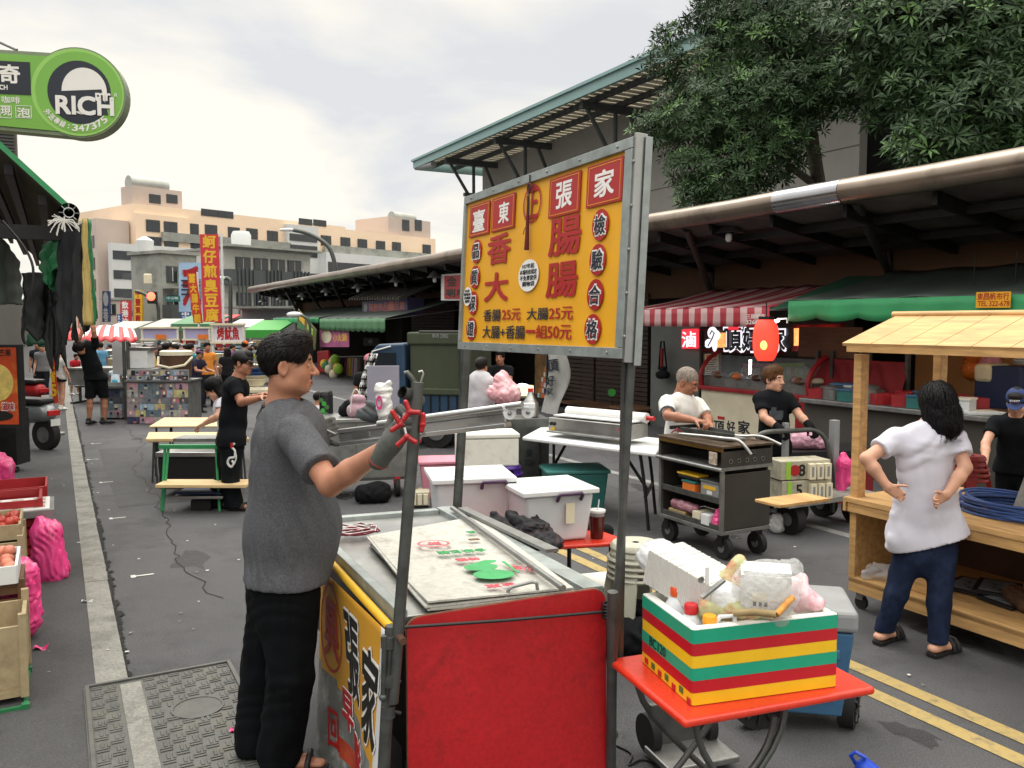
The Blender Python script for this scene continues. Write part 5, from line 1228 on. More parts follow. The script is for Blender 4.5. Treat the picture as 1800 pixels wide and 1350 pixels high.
def tub(label, x0, x1, yt, yb, D, dep, handle, rot):
 z0=z2+.005;c=P((x0+x1)/2, yb, D);c.z=z0;o=thing('storage_tub', label, 'tub', c);w_=(x1-x0)/FP*D*.86;h=(yb-yt)/FP*D*.80;M4=RZ(rot, c)
 mb=MB();e=.03;lo=[(-w_/2+e, -dep/2+e, 0), (w_/2-e, -dep/2+e, 0), (w_/2-e, dep/2-e, 0), (-w_/2+e, dep/2-e, 0)];hi=[(-w_/2, -dep/2, h), (w_/2, -dep/2, h), (w_/2, dep/2, h), (-w_/2, dep/2, h)]
 mb.hexa([M4@Vector(p)for p in lo], [M4@Vector(p)for p in hi], 'clear tub');mb.obj('tub_body', o, bevel=.02, seg=3)
 mb=MB();mb.box((0, 0, h+.018), (w_+.05, dep+.05, .03), 'white plastic', M4);mb.box((0, 0, h+.036), (w_*.8, dep*.75, .012), 'white plastic', M4);mb.obj('lid', o, bevel=.01)
 mb=MB();hx=handle*w_;
 mb.tube([M4@Vector(p)for p in((hx-.075, -dep/2-.01, h-.03), (hx-.075, -dep/2-.035, h+.0), (hx-.07, -dep/2-.037, h+.012), (hx+.07, -dep/2-.037, h+.012), (hx+.075, -dep/2-.035, h+.0), (hx+.075, -dep/2-.01, h-.03))], .011, mat('tub clip', '4a3350', .4, var=.1), 8);mb.obj('clip_handle', o, smooth=60)
 mb=MB();r2=random.Random(len(label))
 for k in range(7):mb.box((r2.uniform(-.3, .3)*w_, r2.uniform(-.25, .25)*dep, .05+r2.uniform(0, .45)*h), (.12, .1, .09), ('white', 'pink', 'cream', 'grey')[k%4], M4)
 mb.obj('contents', o)
 return o, M4, w_, h
t1=tub('left translucent storage tub with a white lid and purple clip behind the cart', 748, 902, 842, 955, 5.30, .42, .25, 12)
t2=tub('right translucent storage tub with a paper label on its front behind the cart', 887, 1035, 840, 943, 5.12, .42, .12, 20)
mb=MB();mb.box((.13*t2[2], -.225, t2[3]*.62), (.055, .004, .12), 'cream', t2[1]);mb.obj('paper_label', t2[0])
c_=P(935, 935, 4.75);bag('black_jacket', 'crumpled black and dark red jacket lying in front of the clear tubs', 'jacket', [rc(P(870, 915, 4.8), P(905, 945, 4.7), .045, .04, .03), rc(P(895, 908, 4.85), P(950, 935, 4.72), .03, .05, .03), rc(P(915, 930, 4.8), P(975, 962, 4.55), .045, .02, .03), rc(P(950, 925, 4.8), P(980, 955, 4.6), .03, .03, .02), rc(P(880, 940, 4.7), P(940, 958, 4.6), .03, .035, .03), rc(P(940, 915, 4.85), P(962, 930, 4.75), .025, .025, .02)], mat('jacket black', '15151a', .8, var=.3, scale=7, dirt=('5c1c2a', .85, 5, .58)), .008, .012, 48, 5)
bag('black_bag', 'small black bag beside the tea cup on the orange table', 'bag', [rc(P(1035, 935, 5.3), P(1065, 935, 5.25), .06, .05, .03)], MATS['black cloth'], .010, .008, 30, 4)
c=P(1049, 944, 5.05);c.z=z2;o=thing('tea_cup', 'tall plastic cup of dark red tea with a straw on the orange table', 'cup', c);h=.165
mb=MB();mb.lathe([(.0365, .001), (.0385, .01), (.0478, h*.84), (.045, h*.84)], mat('tea', '4a1713', .2, var=.1), TR(*c), 20);mb.obj('drink', o, smooth=50)
mb=MB();mb.lathe([(.036, 0), (.049, h), (.051, h+.002), (.051, h+.008), (.01, h+.010)], 'clear film', TR(*c), 20, False);mb.lathe([(.051, h-.004), (.053, h), (.051, h+.010), (.005, h+.011)], 'white plastic', TR(*c), 20, False);mb.obj('cup', o, smooth=50)
mb=MB();mb.cyl(c+UP*h*.7, c+Vector((.012, 0, h+.07)), .004, 'white plastic', n=8);mb.obj('straw', o)
g=G(1040, 985, .0);striped_box('striped_foam_box', 'second striped foam box on the ground under the far orange table', Vector((.52, 5.15, .06)), Vector((.75, 5.22, .06)), Vector((.42, 5.45, .06)), .2, open_=False)
o=thing('black_bundle', 'black tarpaulin bundle under the far orange table', 'tarpaulin', (.75, 4.7, 0));smesh('bundle', sdf([rc((.55, 4.75, .12), (1.0, 4.5, .14), .12, .10, .05), rc((.6, 4.9, .22), (.95, 4.75, .26), .06, .05, .05)], .014, (), .006, .012, 22), MATS['black cloth'], o)
# ================================================================ middle distance, right side
def gdrop(p, z=0):return Vector((p.x, p.y, z))
gc=G(1270, 975);gn=P(1268, 945, 6.63);gn.z=0
gl=thing('grill_cart', 'dark steel grill cart with open shelves and five round vent holes', 'grill cart', gn, STREET)
GW, GD=.52, .80
mb=MB();mb.box((GW/2, GD/2, .225), (GW, GD, .03), 'steel dull');mb.box((GW/2, .012, .47), (GW-.01, .02, .45), mat('panel dark', '4d4a46', .42, .6, var=.15, scale=2, dirt=('2b2926', .5, 3, .55)));mb.box((GW-.012, GD/2, .55), (.02, GD-.06, .6), 'panel dark');mb.box((GW/2, GD-.012, .55), (GW, .02, .6), 'panel dark')
for z in(.46, .24):mb.box((GW/2-.01, GD/2, z), (GW-.05, GD-.06, .015), 'steel dull');mb.box((.01, GD/2, z+.02), (.012, GD-.06, .05), 'tube grey')
for y in(.015, GD-.015):mb.box((.012, y, .48), (.03, .03, .5), 'steel dull')
mb.obj('cabinet', gl, world=False, bevel=.003)
mb=MB();mb.box((GW/2, GD/2, .74), (GW+.02, GD+.02, .025), 'steel dull');mb.box((GW/2, .005, .815), (GW+.015, .015, .13), 'panel dark');mb.box((GW-.0, GD/2, .83), (.015, GD, .16), 'panel dark');mb.box((GW/2, GD, .83), (GW, .015, .16), 'panel dark');mb.box((GW/2+.1, GD/2, .78), (GW-.22, GD-.04, .06), 'black')
mb.tube([(-.012, -.01, .735), (-.012, GD+.01, .735)], .016, 'steel dull', 10);mb.obj('grill_body', gl, world=False)
mb=MB()
for i in range(5):mb.lathe([(.018, 0), (.018, .004), (.014, .004), (.014, .001), (.0005, .001)], 'steel', TR(.08+i*.085, -.0035, .80)@Matrix.Rotation(R(90), 4, 'X'), 16, False);mb.lathe([(.0142, .0005), (.0142, .0022)], 'black', TR(.08+i*.085, -.0035, .80)@Matrix.Rotation(R(90), 4, 'X'), 16)
mb.tube([(.22, -.02, .875), (.225, -.055, .85), (.29, -.055, .85), (.295, -.02, .875)], .007, 'black metal', 8);mb.obj('vent_row', gl, world=False)
mb=MB();mb.box((GW/2, GD/2, .915), (GW+.03, GD+.03, .02), mat('griddle', '59493a', .45, .5, var=.4, scale=6, dirt=('2a211a', .8, 8, .48)));mb.box((0, GD/2, .90), (.02, GD, .05), mat('brass edge', '8a6a35', .35, .8, var=.3, scale=6, stretch=(1, .3, 1)));mb.obj('griddle', gl, world=False, bevel=.004)
mb=MB()
for x, y in((.08, .06), (.44, .06), (.08, .74), (.44, .74)):
 wb=MB();wb.cyl((x-.025, y, .09), (x+.025, y, .09), .09, 'rubber', n=20);wb.cyl((x-.03, y, .09), (x+.03, y, .09), .035, 'steel dull', n=12);wb.box((x, y+.01, .16), (.07, .06, .12), 'black metal');wb.obj('wheel', gl, world=False, smooth=40)
mb=MB();mb.tube(smooth_path([(.05, .6, .95), (.07, .3, .965), (.09, .1, .97), (.15, -.02, .96), (.20, -.10, .86)]), .015, 'steel', 12);mb.obj('handle_bar', gl, world=False, smooth=60)
mb=MB();mb.tube(smooth_path([(.3, .5, .95), (.42, .25, .95), (.50, .10, .96), (.60, -.02, .90)]), .013, 'steel', 12);mb.obj('handle_bar', gl, world=False, smooth=60)
mb=MB();mb.box((0, 0, 0), (.02, .62, .05), 'tube grey', TR(.2, .45, .965)@Matrix.Rotation(R(6), 4, 'Z'));mb.box((0, 0, 0), (.2, .6, .006), 'steel dull', TR(.3, .45, .945));mb.box((0, 0, 0), (.016, .5, .045), 'tube grey', TR(.38, .5, .97)@Matrix.Rotation(R(-8), 4, 'Z'));mb.box((0, 0, 0), (.42, .025, .03), 'black metal', TR(.28, .74, .99));mb.tube([(.05, .7, .95), (.08, .66, .99), (.02, .62, .98), (.09, .58, .96), (.03, .6, 1.0)], .006, 'cable red', 6);mb.obj('folded_rack', gl, world=False)
mb=MB();mb.box((-.02, .09, .82), (.006, .09, .10), mat('label print', 'b6a898', .5, var=.6, scale=30));mb.obj('label', gl, world=False)
def shelf_item(name, label, cat, c, d, m, lid=None):
 p=TM[gl.name]@Vector(c);o=thing(name, label, cat, p, STREET);mb=MB();mb.box((0, 0, d[2]/2), d, m);mb.obj('body' if lid else 'block', o, world=False, bevel=.008)
 if lid:mb=MB();mb.box((0, 0, d[2]+.008), (d[0]+.012, d[1]+.012, .016), lid);mb.obj('lid', o, world=False, bevel=.004)
 return o
o=shelf_item('plastic_tub', 'grey lidded tub with a yellow label on the upper shelf of the grill cart', 'tub', (.12, .17, .475), (.2, .22, .13), 'grey', 'steel dull')
mb=MB();mb.box((-.101, 0, .09), (.003, .15, .03), 'yellow');mb.box((-.101, .0, .05), (.003, .06, .03), 'white');mb.obj('label', o, world=False)
shelf_item('tool_box', 'orange and teal tool box on the upper shelf of the grill cart', 'box', (.1, .42, .475), (.18, .16, .09), 'orange', 'teal plastic')
shelf_item('yellow_tool_case', 'flat yellow edged case lying over the tool box in the grill cart', 'case', (.08, .45, .59), (.10, .26, .03), 'black plastic', 'yellow')
shelf_item('wooden_tray', 'pale wooden tray on the lower shelf of the grill cart', 'tray', (.1, .33, .255), (.16, .10, .09), 'cream')
o=shelf_item('charcoal_box', 'long cardboard box beside pink wrapped goods in the grill cart', 'box', (.1, .58, .255), (.16, .22, .05), 'kraft')
p=TM[gl.name]@Vector((.06, .5, .345));bag('wrapped_goods', 'pink plastic wrapped goods on the lower shelf of the grill cart', 'package', [rc(p+SD*.14, p-SD*.12, .045, .04, .02)], mat('bag dusky', '8d5a66', .4, var=.4, scale=14, dirt=('c9a9ac', .6, 12, .5)), .01, .006, 50)
p=TM[gl.name]@Vector((.05, .10, .30));bag('pink_bag', 'small pink plastic bag hanging in the lower right of the grill cart', 'bag', [rc(p+UP*.09, p-UP*.01, .02, .045, .02)], MATS['pink bag'], .008, .006, 60)
shelf_item('white_bottle_crate', 'small white plastic bottle box in the grill cart', 'box', (.05, .2, .255), (.1, .1, .09), 'white plastic')
tl=G(1390, 938);tr_=thing('platform_trolley', 'grey platform trolley with thick black wheels and a tube push handle', 'trolley', tl, STREET)
TLM=TM[tr_.name]
mb=MB();mb.box((.35, .15, .30), (1.1, .62, .05), mat('worn deck', '85837d', .7, .1, var=.25, scale=6, dirt=('4d4b47', .7, 7, .5)));mb.obj('platform', tr_, world=False, bevel=.006)
for x, y in((.0, .0), (.35, .3), (.85, .0), (.8, .35)):
 wb=MB();wb.cyl((x-.05, y, .135), (x+.05, y, .135), .135, 'rubber', n=22);wb.cyl((x-.055, y, .135), (x+.055, y, .135), .06, 'steel dull', n=12);wb.box((x, y, .24), (.09, .07, .08), 'black metal');wb.obj('wheel', tr_, world=False, smooth=40)
hq=[TLM.inverted()@p for p in(P(1330, 772, 7.75), P(1345, 760, 7.75), P(1400, 757, 7.9), P(1432, 757, 8.0), P(1452, 775, 8.0), P(1462, 830, 8.0), P(1464, 900, 8.0))]
mb=MB();mb.tube(smooth_path(hq), .022, 'tube grey', 12);mb.obj('push_handle', tr_, world=False, smooth=60)
mb=MB();q=TLM.inverted()@P(1466, 780, 8.05);mb.box((q.x, q.y, .62), (.07, .07, .70), 'grey');q=TLM.inverted()@P(1380, 800, 8.0);mb.box((q.x, q.y, .62), (.05, .05, .66), 'grey');mb.obj('post', tr_, world=False, bevel=.004)
mb=MB();a, b=TLM.inverted()@P(1375, 812, 7.8), TLM.inverted()@P(1455, 810, 7.9);mb.cyl(a, b, .014, 'steel');mb.obj('cross_bar', tr_, world=False, smooth=60)
def power_box(px, py, D, num, dot, label):
 c=P(px, py, D);o=thing('power_box', label, 'power box', c, STREET);M4=F(c, Vector((.97, .24, 0)), UP)
 w_, h_=.50, .17
 mb=MB();mb.box((w_/2, h_/2, -.12), (w_, h_, .24), mat('old ivory', 'a9a48f', .6, var=.15, dirt=('5a5648', .7, 8, .5)), M4);mb.obj('case', o, bevel=.006)
 mb=MB();mb.box((.075, h_/2, .002), (.045, h_*.92, .004), 'lime', M4);mb.obj('label_strip', o)
 mb=MB();mb.text(num, 'banner black', M4@TR(.21 if dot else .17, h_/2, .001), None, .10, .02, .002);mb.obj('lettering', o)
 if dot:mb=MB();mb.prism(circ(24, .05), .003, 'sign red', M4@TR(.14, h_/2, .0005));mb.obj('red_dot', o)
 for i in range(3):mb=MB();mb.box((.295+i*.078, h_/2-.012, .022), (.062, .14, .044), 'cream', M4);mb.box((.295+i*.078, h_/2-.012, .046), (.022, .09, .004), 'grey', M4);mb.obj('socket', o, bevel=.004)
power_box(1372, 845, 7.45, '8', True, 'upper ivory power box with a red dot and number 8 on the trolley')
power_box(1374, 880, 7.45, '5', False, 'lower ivory power box with number 5 on the trolley deck')
def hang_bag(label, cpts, m='pink bag', res=.012, folds=.009, seed=1, name='plastic_bag', group=None):
 o=bag(name, label, 'bag', [rc(a, b, r0, r1, .03)for a, b, r0, r1 in cpts], MATS[m], res*.8, folds*1.0, 42, seed, .10)
 if group:o['group']=group
 return o
hang_bag('pink plastic bag hanging from the post of the platform trolley', [(P(1482, 800, 7.9), P(1484, 815, 7.9), .03, .06), (P(1484, 815, 7.9), P(1478, 862, 7.9), .07, .035), (P(1488, 815, 7.95), P(1490, 845, 7.9), .05, .05)], seed=4)
mb=MB();o=thing('goods_tray', 'black tray of pink wrapped goods behind the platform trolley', 'tray', gdrop(P(1420, 790, 9)));M4=F(P(1440, 792, 9.0), SR*.9+SD*-.3, UP);mb.box((0, 0, 0), (1.1, .06, .5), 'black metal', M4);mb.box((0, -.08, 0), (1.0, .05, .45), 'red', M4);mb.box((0, -.45, .2), (1.0, .7, .04), 'dark red', M4);mb.obj('tray', o)
bag('pink_wrapped_goods', 'pale pink plastic wrapped goods heaped on the black tray', 'package', [rc(P(1400, 775, 8.9), P(1430, 772, 8.95), .08, .10, .05), rc(P(1440, 780, 8.9), P(1460, 780, 8.9), .05, .04, .04)], mat('bag mauve', 'c795a8', .35, var=.25, scale=12, alpha=.9, bump=.5, bscale=24), .014, .012, 30)
bag('rubbish_bag', 'small white rubbish bag on the ground between the grill cart and the trolley', 'bag', [rc(G(1365, 925, .06), G(1366, 912, .13), .07, .05, .04)], MATS['film'], .012, .01, 34, 2)
ws=G(1490, 1068);wsn=thing('wooden_stall', 'light wooden market stall with a boarded pitched roof and open shelves', 'stall', ws, STREET);WI=TM[wsn.name].inverted()
LW=2.6
mb=MB();yl=-LW
mb.box((.45, -LW/2, .20), (.9, LW, .04), 'wood light');mb.box((.011, -LW/2, .165), (.022, LW, .09), 'wood light');mb.obj('bottom_shelf', wsn, world=False, bevel=.003)
mb=MB();mb.box((.45, -LW/2, .735), (.98, LW+.04, .035), 'wood light');mb.box((-.02, -LW/2, .70), (.022, LW, .09), 'wood light');mb.box((.45, .02, .70), (.98, .022, .09), 'wood light');mb.obj('counter', wsn, world=False, bevel=.003)
for y in(-.02, -LW+.02):
 mb=MB();mb.box((.45, y, .45), (.88, .03, .50), 'wood light');mb.obj('side_panel', wsn, world=False, bevel=.003)
 for x in(.04, .84):mb=MB();mb.box((x, y, 1.22), (.075, .06, .94), 'wood light');mb.obj('post', wsn, world=False, bevel=.004)
 mb=MB();mb.box((.02, y-.0, .44), (.04, .05, .46), 'wood light');mb.obj('lower_post', wsn, world=False, bevel=.004)
mb=MB();mb.box((.88, -LW/2, .45), (.02, LW-.08, .5), 'brown');mb.obj('back_board', wsn, world=False)
zr=1.745
mb=MB();nb=13
for sgn_, x0, x1 in((1, -.07, .45), (-1, .97, .45)):
 for i in range(nb):
  y0=.04-(LW+.3)*i/nb;y1=y0-(LW+.3)/nb+.006;n_=Vector((x1-x0, 0, .18)).normalized();up_=Vector((-.18*sgn_, 0, abs(x1-x0))).normalized()*.02
  lo=[Vector((x0, y1, zr)), Vector((x1, y1, zr+.18)), Vector((x1, y0, zr+.18)), Vector((x0, y0, zr))]
  if sgn_<0:lo=lo[::-1]
  mb.hexa(lo, [p+up_ for p in lo], 'wood light')
mb.obj('roof', wsn, world=False)
mb=MB();mb.box((-.055, -LW/2-.12, zr-.012), (.03, LW+.26, .05), 'wood light');mb.cyl((.45, .07, zr+.205), (.45, -LW-.28, zr+.205), .022, 'wood light', n=10);mb.obj('roof_trim', wsn, world=False, smooth=50)
mb=MB();mb.box((-.30, .22, .715), (.46, .22, .02), 'wood light');mb.obj('side_flap', wsn, world=False, bevel=.003)
for x, y in((.06, -.06), (.82, -.06), (.06, -LW+.06)):
 wb=MB();wb.cyl((x-.012, y, .045), (x+.012, y, .045), .045, 'rubber', n=16);wb.box((x, y+.005, .10), (.04, .05, .07), 'steel dull');wb.obj('caster', wsn, world=False, smooth=40)
def on_stall(name, label, cat, x, y, z, fn, rot=0):
 o=thing(name, label, cat, TM[wsn.name]@Vector((x, y, z)), STREET+rot);mb=MB();fn(mb);mb.obj('body', o, world=False, smooth=50, bevel=.003);return o
on_stall('blue_rope_coil', 'coil of blue rope lying on the wooden stall counter', 'rope', .40, -.9, .753, lambda m:[m.tube([(.22*math.cos(a)*(1+.12*math.sin(3.1*k+a)), .34*math.sin(a)*(1+.1*math.cos(k)), .012+.007*k+.006*math.sin(2*a+k))for a in[2*math.pi*i/28 for i in range(29)]], .0095, mat('rope blue', '27457f', .6, var=.2, scale=40), 6)for k in range(13)])
mat('frame photo', '6f757b', .3, var=.5, scale=9)
for k, (x, y, z, r_)in enumerate(((.45, -.55, .225, 10), (.42, -.85, .225, -8), (.5, -.7, .245, 25), (.55, -1.0, .247, 5))):
 o=on_stall('framed_picture', 'black picture frame lying flat on the lower shelf of the wooden stall', 'picture frame', x, y, z, lambda m:[m.box((0, 0, .01), (.32, .24, .018), 'black'), m.box((0, 0, .0205), (.26, .18, .003), 'frame photo')], r_);o['group']='frames on the stall shelf'
on_stall('wooden_box', 'small pale wooden box with a red lid on the lower shelf of the stall', 'box', .16, -.42, .222, lambda m:[m.box((0, 0, .05), (.16, .22, .1), 'wood light'), m.lathe([(.05, .1), (.05, .125), (.01, .127)], 'red')])
c=TM[wsn.name]@Vector((.12, -.12, .25));bag('clear_bag', 'crumpled clear plastic bag at the corner of the lower stall shelf', 'bag', [rc(c, c+SR*.12-SD*.2, .06, .07, .04), rc(c-SR*.1, c, .03, .06, .03)], MATS['clear film'], .01, .012, 40, 5)
for k, (y, nm, lb, m)in enumerate(((-1.15, 'paper_bundle', 'bundle of crumpled papers on the lower stall shelf', 'tray white'), (-1.0, 'cable_reel', 'dark patterned bundle on the lower stall shelf', 'brown'), (-1.4, 'tool_roll', 'rolled grey cloth at the near end of the lower stall shelf', 'grey'))):
 c=TM[wsn.name]@Vector((.3, y, .27));bag(nm, lb, 'bundle', [rc(c, c+SD*.14+SR*.1, .05, .06, .03)], MATS[m], .01, .014, 50, k)
o=on_stall('pipe_coil', 'white ring of hose on the near end of the lower shelf', 'hose', .12, -1.45, .24, lambda m:m.tube([(.11*math.cos(a), .13*math.sin(a), .02+.012*math.sin(a*2))for a in[2*math.pi*i/24 for i in range(25)]], .01, 'white plastic', 8))
ab=on_stall('a_board', 'folding board with a grey frame and red panel standing on the stall counter', 'sign', .5, -1.15, .753, lambda m:[m.hexa([(-.16, -.02, 0), (.16, -.02, 0), (.16, .0, 0), (-.16, .0, 0)], [(-.16, .12, .42), (.16, .12, .42), (.16, .14, .42), (-.16, .14, .42)], 'worn deck'), m.hexa([(-.16, .28, 0), (.16, .28, 0), (.16, .30, 0), (-.16, .30, 0)], [(-.16, .145, .42), (.16, .145, .42), (.16, .165, .42), (-.16, .165, .42)], 'worn deck'), m.hexa([(-.13, -.012, .04), (.13, -.012, .04), (.13, -.022, .04), (-.13, -.022, .04)][::-1], [(-.13, .118, .40), (.13, .118, .40), (.13, .108, .40), (-.13, .108, .40)][::-1], 'red')], 60)
c=TM[wsn.name]@Vector((.72, -.35, .752));stool('red_stool_stack', 'stack of dark red plastic stools behind the blue rope coil', c, 'dark red', 3, .09, .13, .2)
c=TM[wsn.name]@Vector((.3, -.35, .80));bag('white_bundle', 'white wrapped bundle on the wooden stall counter behind the woman', 'bundle', [rc(c, c+SR*.2, .06, .06, .04)], MATS['white'], .012, .01, 40, 2)
o=thing('kitchen_booth', 'warm lit kitchen booth with orange walls behind the wooden stall', 'booth', ST(5.5, 10.2))
mat('kitchen wall', 'd79a62', .8, var=.12, scale=1.5);mat('kitchen steel', '8d8f90', .4, .7, var=.15)
sa, sb=s_of(onT(1800, 600, 10.6))-1.5, s_of(onT(1590, 600, 10.6));sa_k, sb_k=sa+1, sb
mb=MB();mb.box((0, 0, 0), (.1, sb-sa, 2.5), 'kitchen wall', RZ(STREET, ST((sa+sb)/2, 10.9, 1.25)));mb.obj('wall', o)
mb=MB();mb.box((0, 0, 0), (.7, sb-sa, .06), 'steel dull', RZ(STREET, ST((sa+sb)/2, 8.9, .88)));mb.box((0, 0, 0), (.6, sb-sa, .85), 'dark wall', RZ(STREET, ST((sa+sb)/2, 8.95, .425)));mb.obj('counter', o, bevel=.01)
mb=MB();mb.box((0, 0, 0), (.5, sb-sa, .04), 'wood dark', RZ(STREET, ST((sa+sb)/2, 10.5, 1.75)));mb.obj('shelf', o)
mat('bulb warm', (1, .72, .38), .5, var=0, emit=40)
for px, py, lb in((1710, 546, 'left warm glowing bulb under the green awning'), (1783, 542, 'right warm glowing bulb under the green awning beside the yellow label')):
 p=onT(px, py, 9.0);o=thing('bulb_lamp', lb, 'lamp', p);mb=MB();mb.lathe([(.02, .07), (.10, .0), (.095, -.004), (.015, .06)], 'white plastic', TR(*p), 16, False);mb.obj('lamp_shade', o, smooth=60);mb=MB();mb.sph(p-UP*.005, (.05, .05, .035), 'bulb warm');mb.obj('bulb', o, smooth=180);mb=MB();mb.cyl(p+UP*.06, p+UP*.6, .006, 'black');mb.obj('cord', o)
for k, (px, py, r, m)in enumerate(((1718, 612, .16, 'orange'), (1712, 640, .15, 'orange'), (1740, 632, .13, 'pink'))):
 c=onT(px, py, 10.2);bag('net_bag', ('upper orange mesh bag of goods hanging in the kitchen booth', 'lower orange mesh bag of goods hanging in the kitchen booth', 'pink mesh bag of goods hanging in the kitchen booth')[k], 'bag', [rc(c+UP*.08, c-UP*.06, r*.6, r, .05)], MATS[m], .02, .02, 26, k)
o=thing('blue_cabinet', 'dark blue cabinet with a draped cloth inside the kitchen booth', 'cabinet', gdrop(onT(1770, 690, 9.9)));c=onT(1770, 680, 9.9);mb=MB();mb.box((0, 0, 0), (.4, .55, .5), mat('navy', '1d2b52', .5, var=.2), RZ(STREET, c));mb.obj('cabinet_body', o, bevel=.01);mb=MB();mb.box((0, 0, 0), (.43, .22, .22), 'cream', RZ(STREET, onT(1745, 655, 9.88)));mb.obj('cloth', o, bevel=.05)
o=thing('bowl_stack', 'stack of white bowls high on the right in the kitchen booth', 'bowls', onT(1793, 632, 9.9));c=onT(1793, 640, 9.9);mb=MB();[mb.lathe([(.05, .03*i), (.085, .03*i+.026), (.08, .03*i+.026), (.04, .03*i+.006)], 'white', TR(*c), 18, False)for i in range(6)];mb.obj('bowls', o, smooth=50)
o=thing('chopping_board', 'white chopping board on the steel counter of the kitchen booth', 'board', onT(1725, 738, 8.8));c=onT(1722, 742, 8.8);mb=MB();mb.box((c.x, c.y, .925), (.4, .3, .03), 'white plastic');mb.obj('board', o, bevel=.006)
o=thing('covered_stall', 'closed stall draped in dark red tarpaulin beside the wooden stall', 'stall', gdrop(onT(1500, 790, 9.3)))
a, b=onT(1432, 700, 9.3), onT(1590, 700, 9.3);a.z=b.z=0;M4=F(a, b-a, UP);w_=(b-a).length
mat('tarp red', '841920', .75, var=.2, scale=2, bump=.25, bscale=5)
mb=MB();mb.grid(lambda u, v:M4@Vector((u*w_, .85+.55*v, .03*math.sin(14*u+3*v)+.015*math.sin(37*u+5*v)+.02*math.sin(6*v))), 40, 14, 'tarp red');mb.obj('tarpaulin', o, smooth=180, solid=.01)
mb=MB();mb.box((w_/2, .45, -.35), (w_, .9, .6), 'dark wall', M4)
for x in(0, w_*.18, w_*.6, w_):mb.box((x, .75, -.04), (.05, 1.5, .05), 'tube grey', M4)
mb.box((w_/2, .42, .0), (w_, .04, .04), 'tube grey', M4);mb.obj('frame', o)
mb=MB();mb.box((w_*.1, 1.62, -.1), (w_*.75, .42, .04), 'wood dark', M4);mb.obj('sign_board', o)
for k in range(3):
 c=onT(1490+9*k, 745, 8.9);o=thing('water_bottle', 'small clear bottle with a blue cap by the dark red tarpaulin', 'bottle', c-UP*.1, 0, 'blue capped bottles');mb=MB();mb.lathe([(.035, -.1), (.035, .07), (.014, .11), (.014, .12)], 'clear tub', TR(*c), 14);mb.obj('bottle_body', o, smooth=50);mb=MB();mb.lathe([(.017, .118), (.017, .145)], 'blue', TR(*c), 12);mb.obj('cap', o)
def awning(name, label, t0, z0, t1, z1, s0, s1, m, val, hv, scal, mval=None, stripes=None):
 o=thing(name, label, 'awning', ST((s0+s1)/2, t1, z1));n=48
 mb=MB();f=(lambda u, v:ST(s0+(s1-s0)*u, t0+(t1-t0)*v, z0+(z1-z0)*v-.04*math.sin(math.pi*v)+.012*math.sin(u*40)))
 k0=len(mb.f);mb.grid(f, n, 8, m)
 if stripes:
  k=mb.mi(stripes[1]);
  for j in range(8):
   for i in range(n):
    if(i//2)%2:mb.m[j*n+i]=k
 mb.obj('canopy', o, smooth=180, solid=.006)
 mb=MB();nn=n*4
 def g(u, v):
  sc_=(abs(math.sin(u*math.pi*scal))**.7)*.05 if scal else 0
  return ST(s0+(s1-s0)*u, t1-.012*math.sin(u*60)*v, z1-v*(hv-.05*(1 if scal else 0)+sc_))
 mb.grid(g, nn, 3, mval or m)
 if stripes:
  k=mb.mi(stripes[1])
  for j in range(3):
   for i in range(nn):
    if(i//8)%2:mb.m[j*nn+i]=k
 mb.obj('valance', o, smooth=180, solid=.004)
 mb=MB();mb.cyl(ST(s0, t1+.02, z1-.02), ST(s1, t1+.02, z1-.02), .02, 'steel dull')
 for s in(s0+.05, s1-.05):mb.cyl(ST(s, t1+.05, z1-.03), ST(s, t0, z0-.35), .014, 'steel dull')
 mb.obj('frame', o, smooth=50);return o
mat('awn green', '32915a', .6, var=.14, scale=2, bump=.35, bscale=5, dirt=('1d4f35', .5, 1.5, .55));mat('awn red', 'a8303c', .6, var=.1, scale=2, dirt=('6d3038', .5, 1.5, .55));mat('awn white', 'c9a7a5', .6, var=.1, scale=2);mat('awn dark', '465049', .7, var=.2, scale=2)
tA=8.2;a0=s_of(onT(1385, 560, tA));z_a=onT(1600, 523, tA).z
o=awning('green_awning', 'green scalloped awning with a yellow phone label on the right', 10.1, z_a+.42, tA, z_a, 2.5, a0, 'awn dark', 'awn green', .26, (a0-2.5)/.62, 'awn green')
L0=onT(1716, 530, tA-.03);AP=Plane(onT(1716, 548, tA-.03), onT(1777, 548, tA-.03));mb=MB();AP.rect(mb, 'sign yellow', 1716, 513, 1777, 541, 0, .004);mb.obj('label_plate', o);mb=MB();AP.htext(mb, '東昌帆布行', 'sign red', 1718, 515, 1775, 527, .005, .01);AP.text(mb, 'TEL 322-678', 'sign red', 1719, 529, 1775, 538, .005, .01);mb.obj('lettering', o)
mat('awn green flap', '2e5a44', .6, var=.2, scale=2)
mb=MB();fl=[onT(1352, 544, tA), onT(1410, 540, tA+.1), onT(1590, 487, 9.9), onT(1490, 487, 9.9)];mb.add(fl+[p+UP*.012 for p in fl], [(3, 2, 1, 0), (4, 5, 6, 7), (0, 1, 5, 4), (1, 2, 6, 5), (2, 3, 7, 6), (3, 0, 4, 7)], 'awn green flap');o2=thing('green_flap', 'dark green canvas flap folded up between the two awnings', 'awning', sum(fl, Vector())/4);mb.obj('canvas', o2)
b0_, b1_=s_of(onT(1352, 560, tA)), s_of(onT(1098, 560, tA));z_b=onT(1200, 543, tA).z
o=awning('striped_awning', 'red and white striped awning over the braised food shop', 10.1, z_b+.36, tA, z_b, b0_, b1_, 'awn red', 'awn red', .26, 0, 'awn red', ('awn red', 'awn white'))
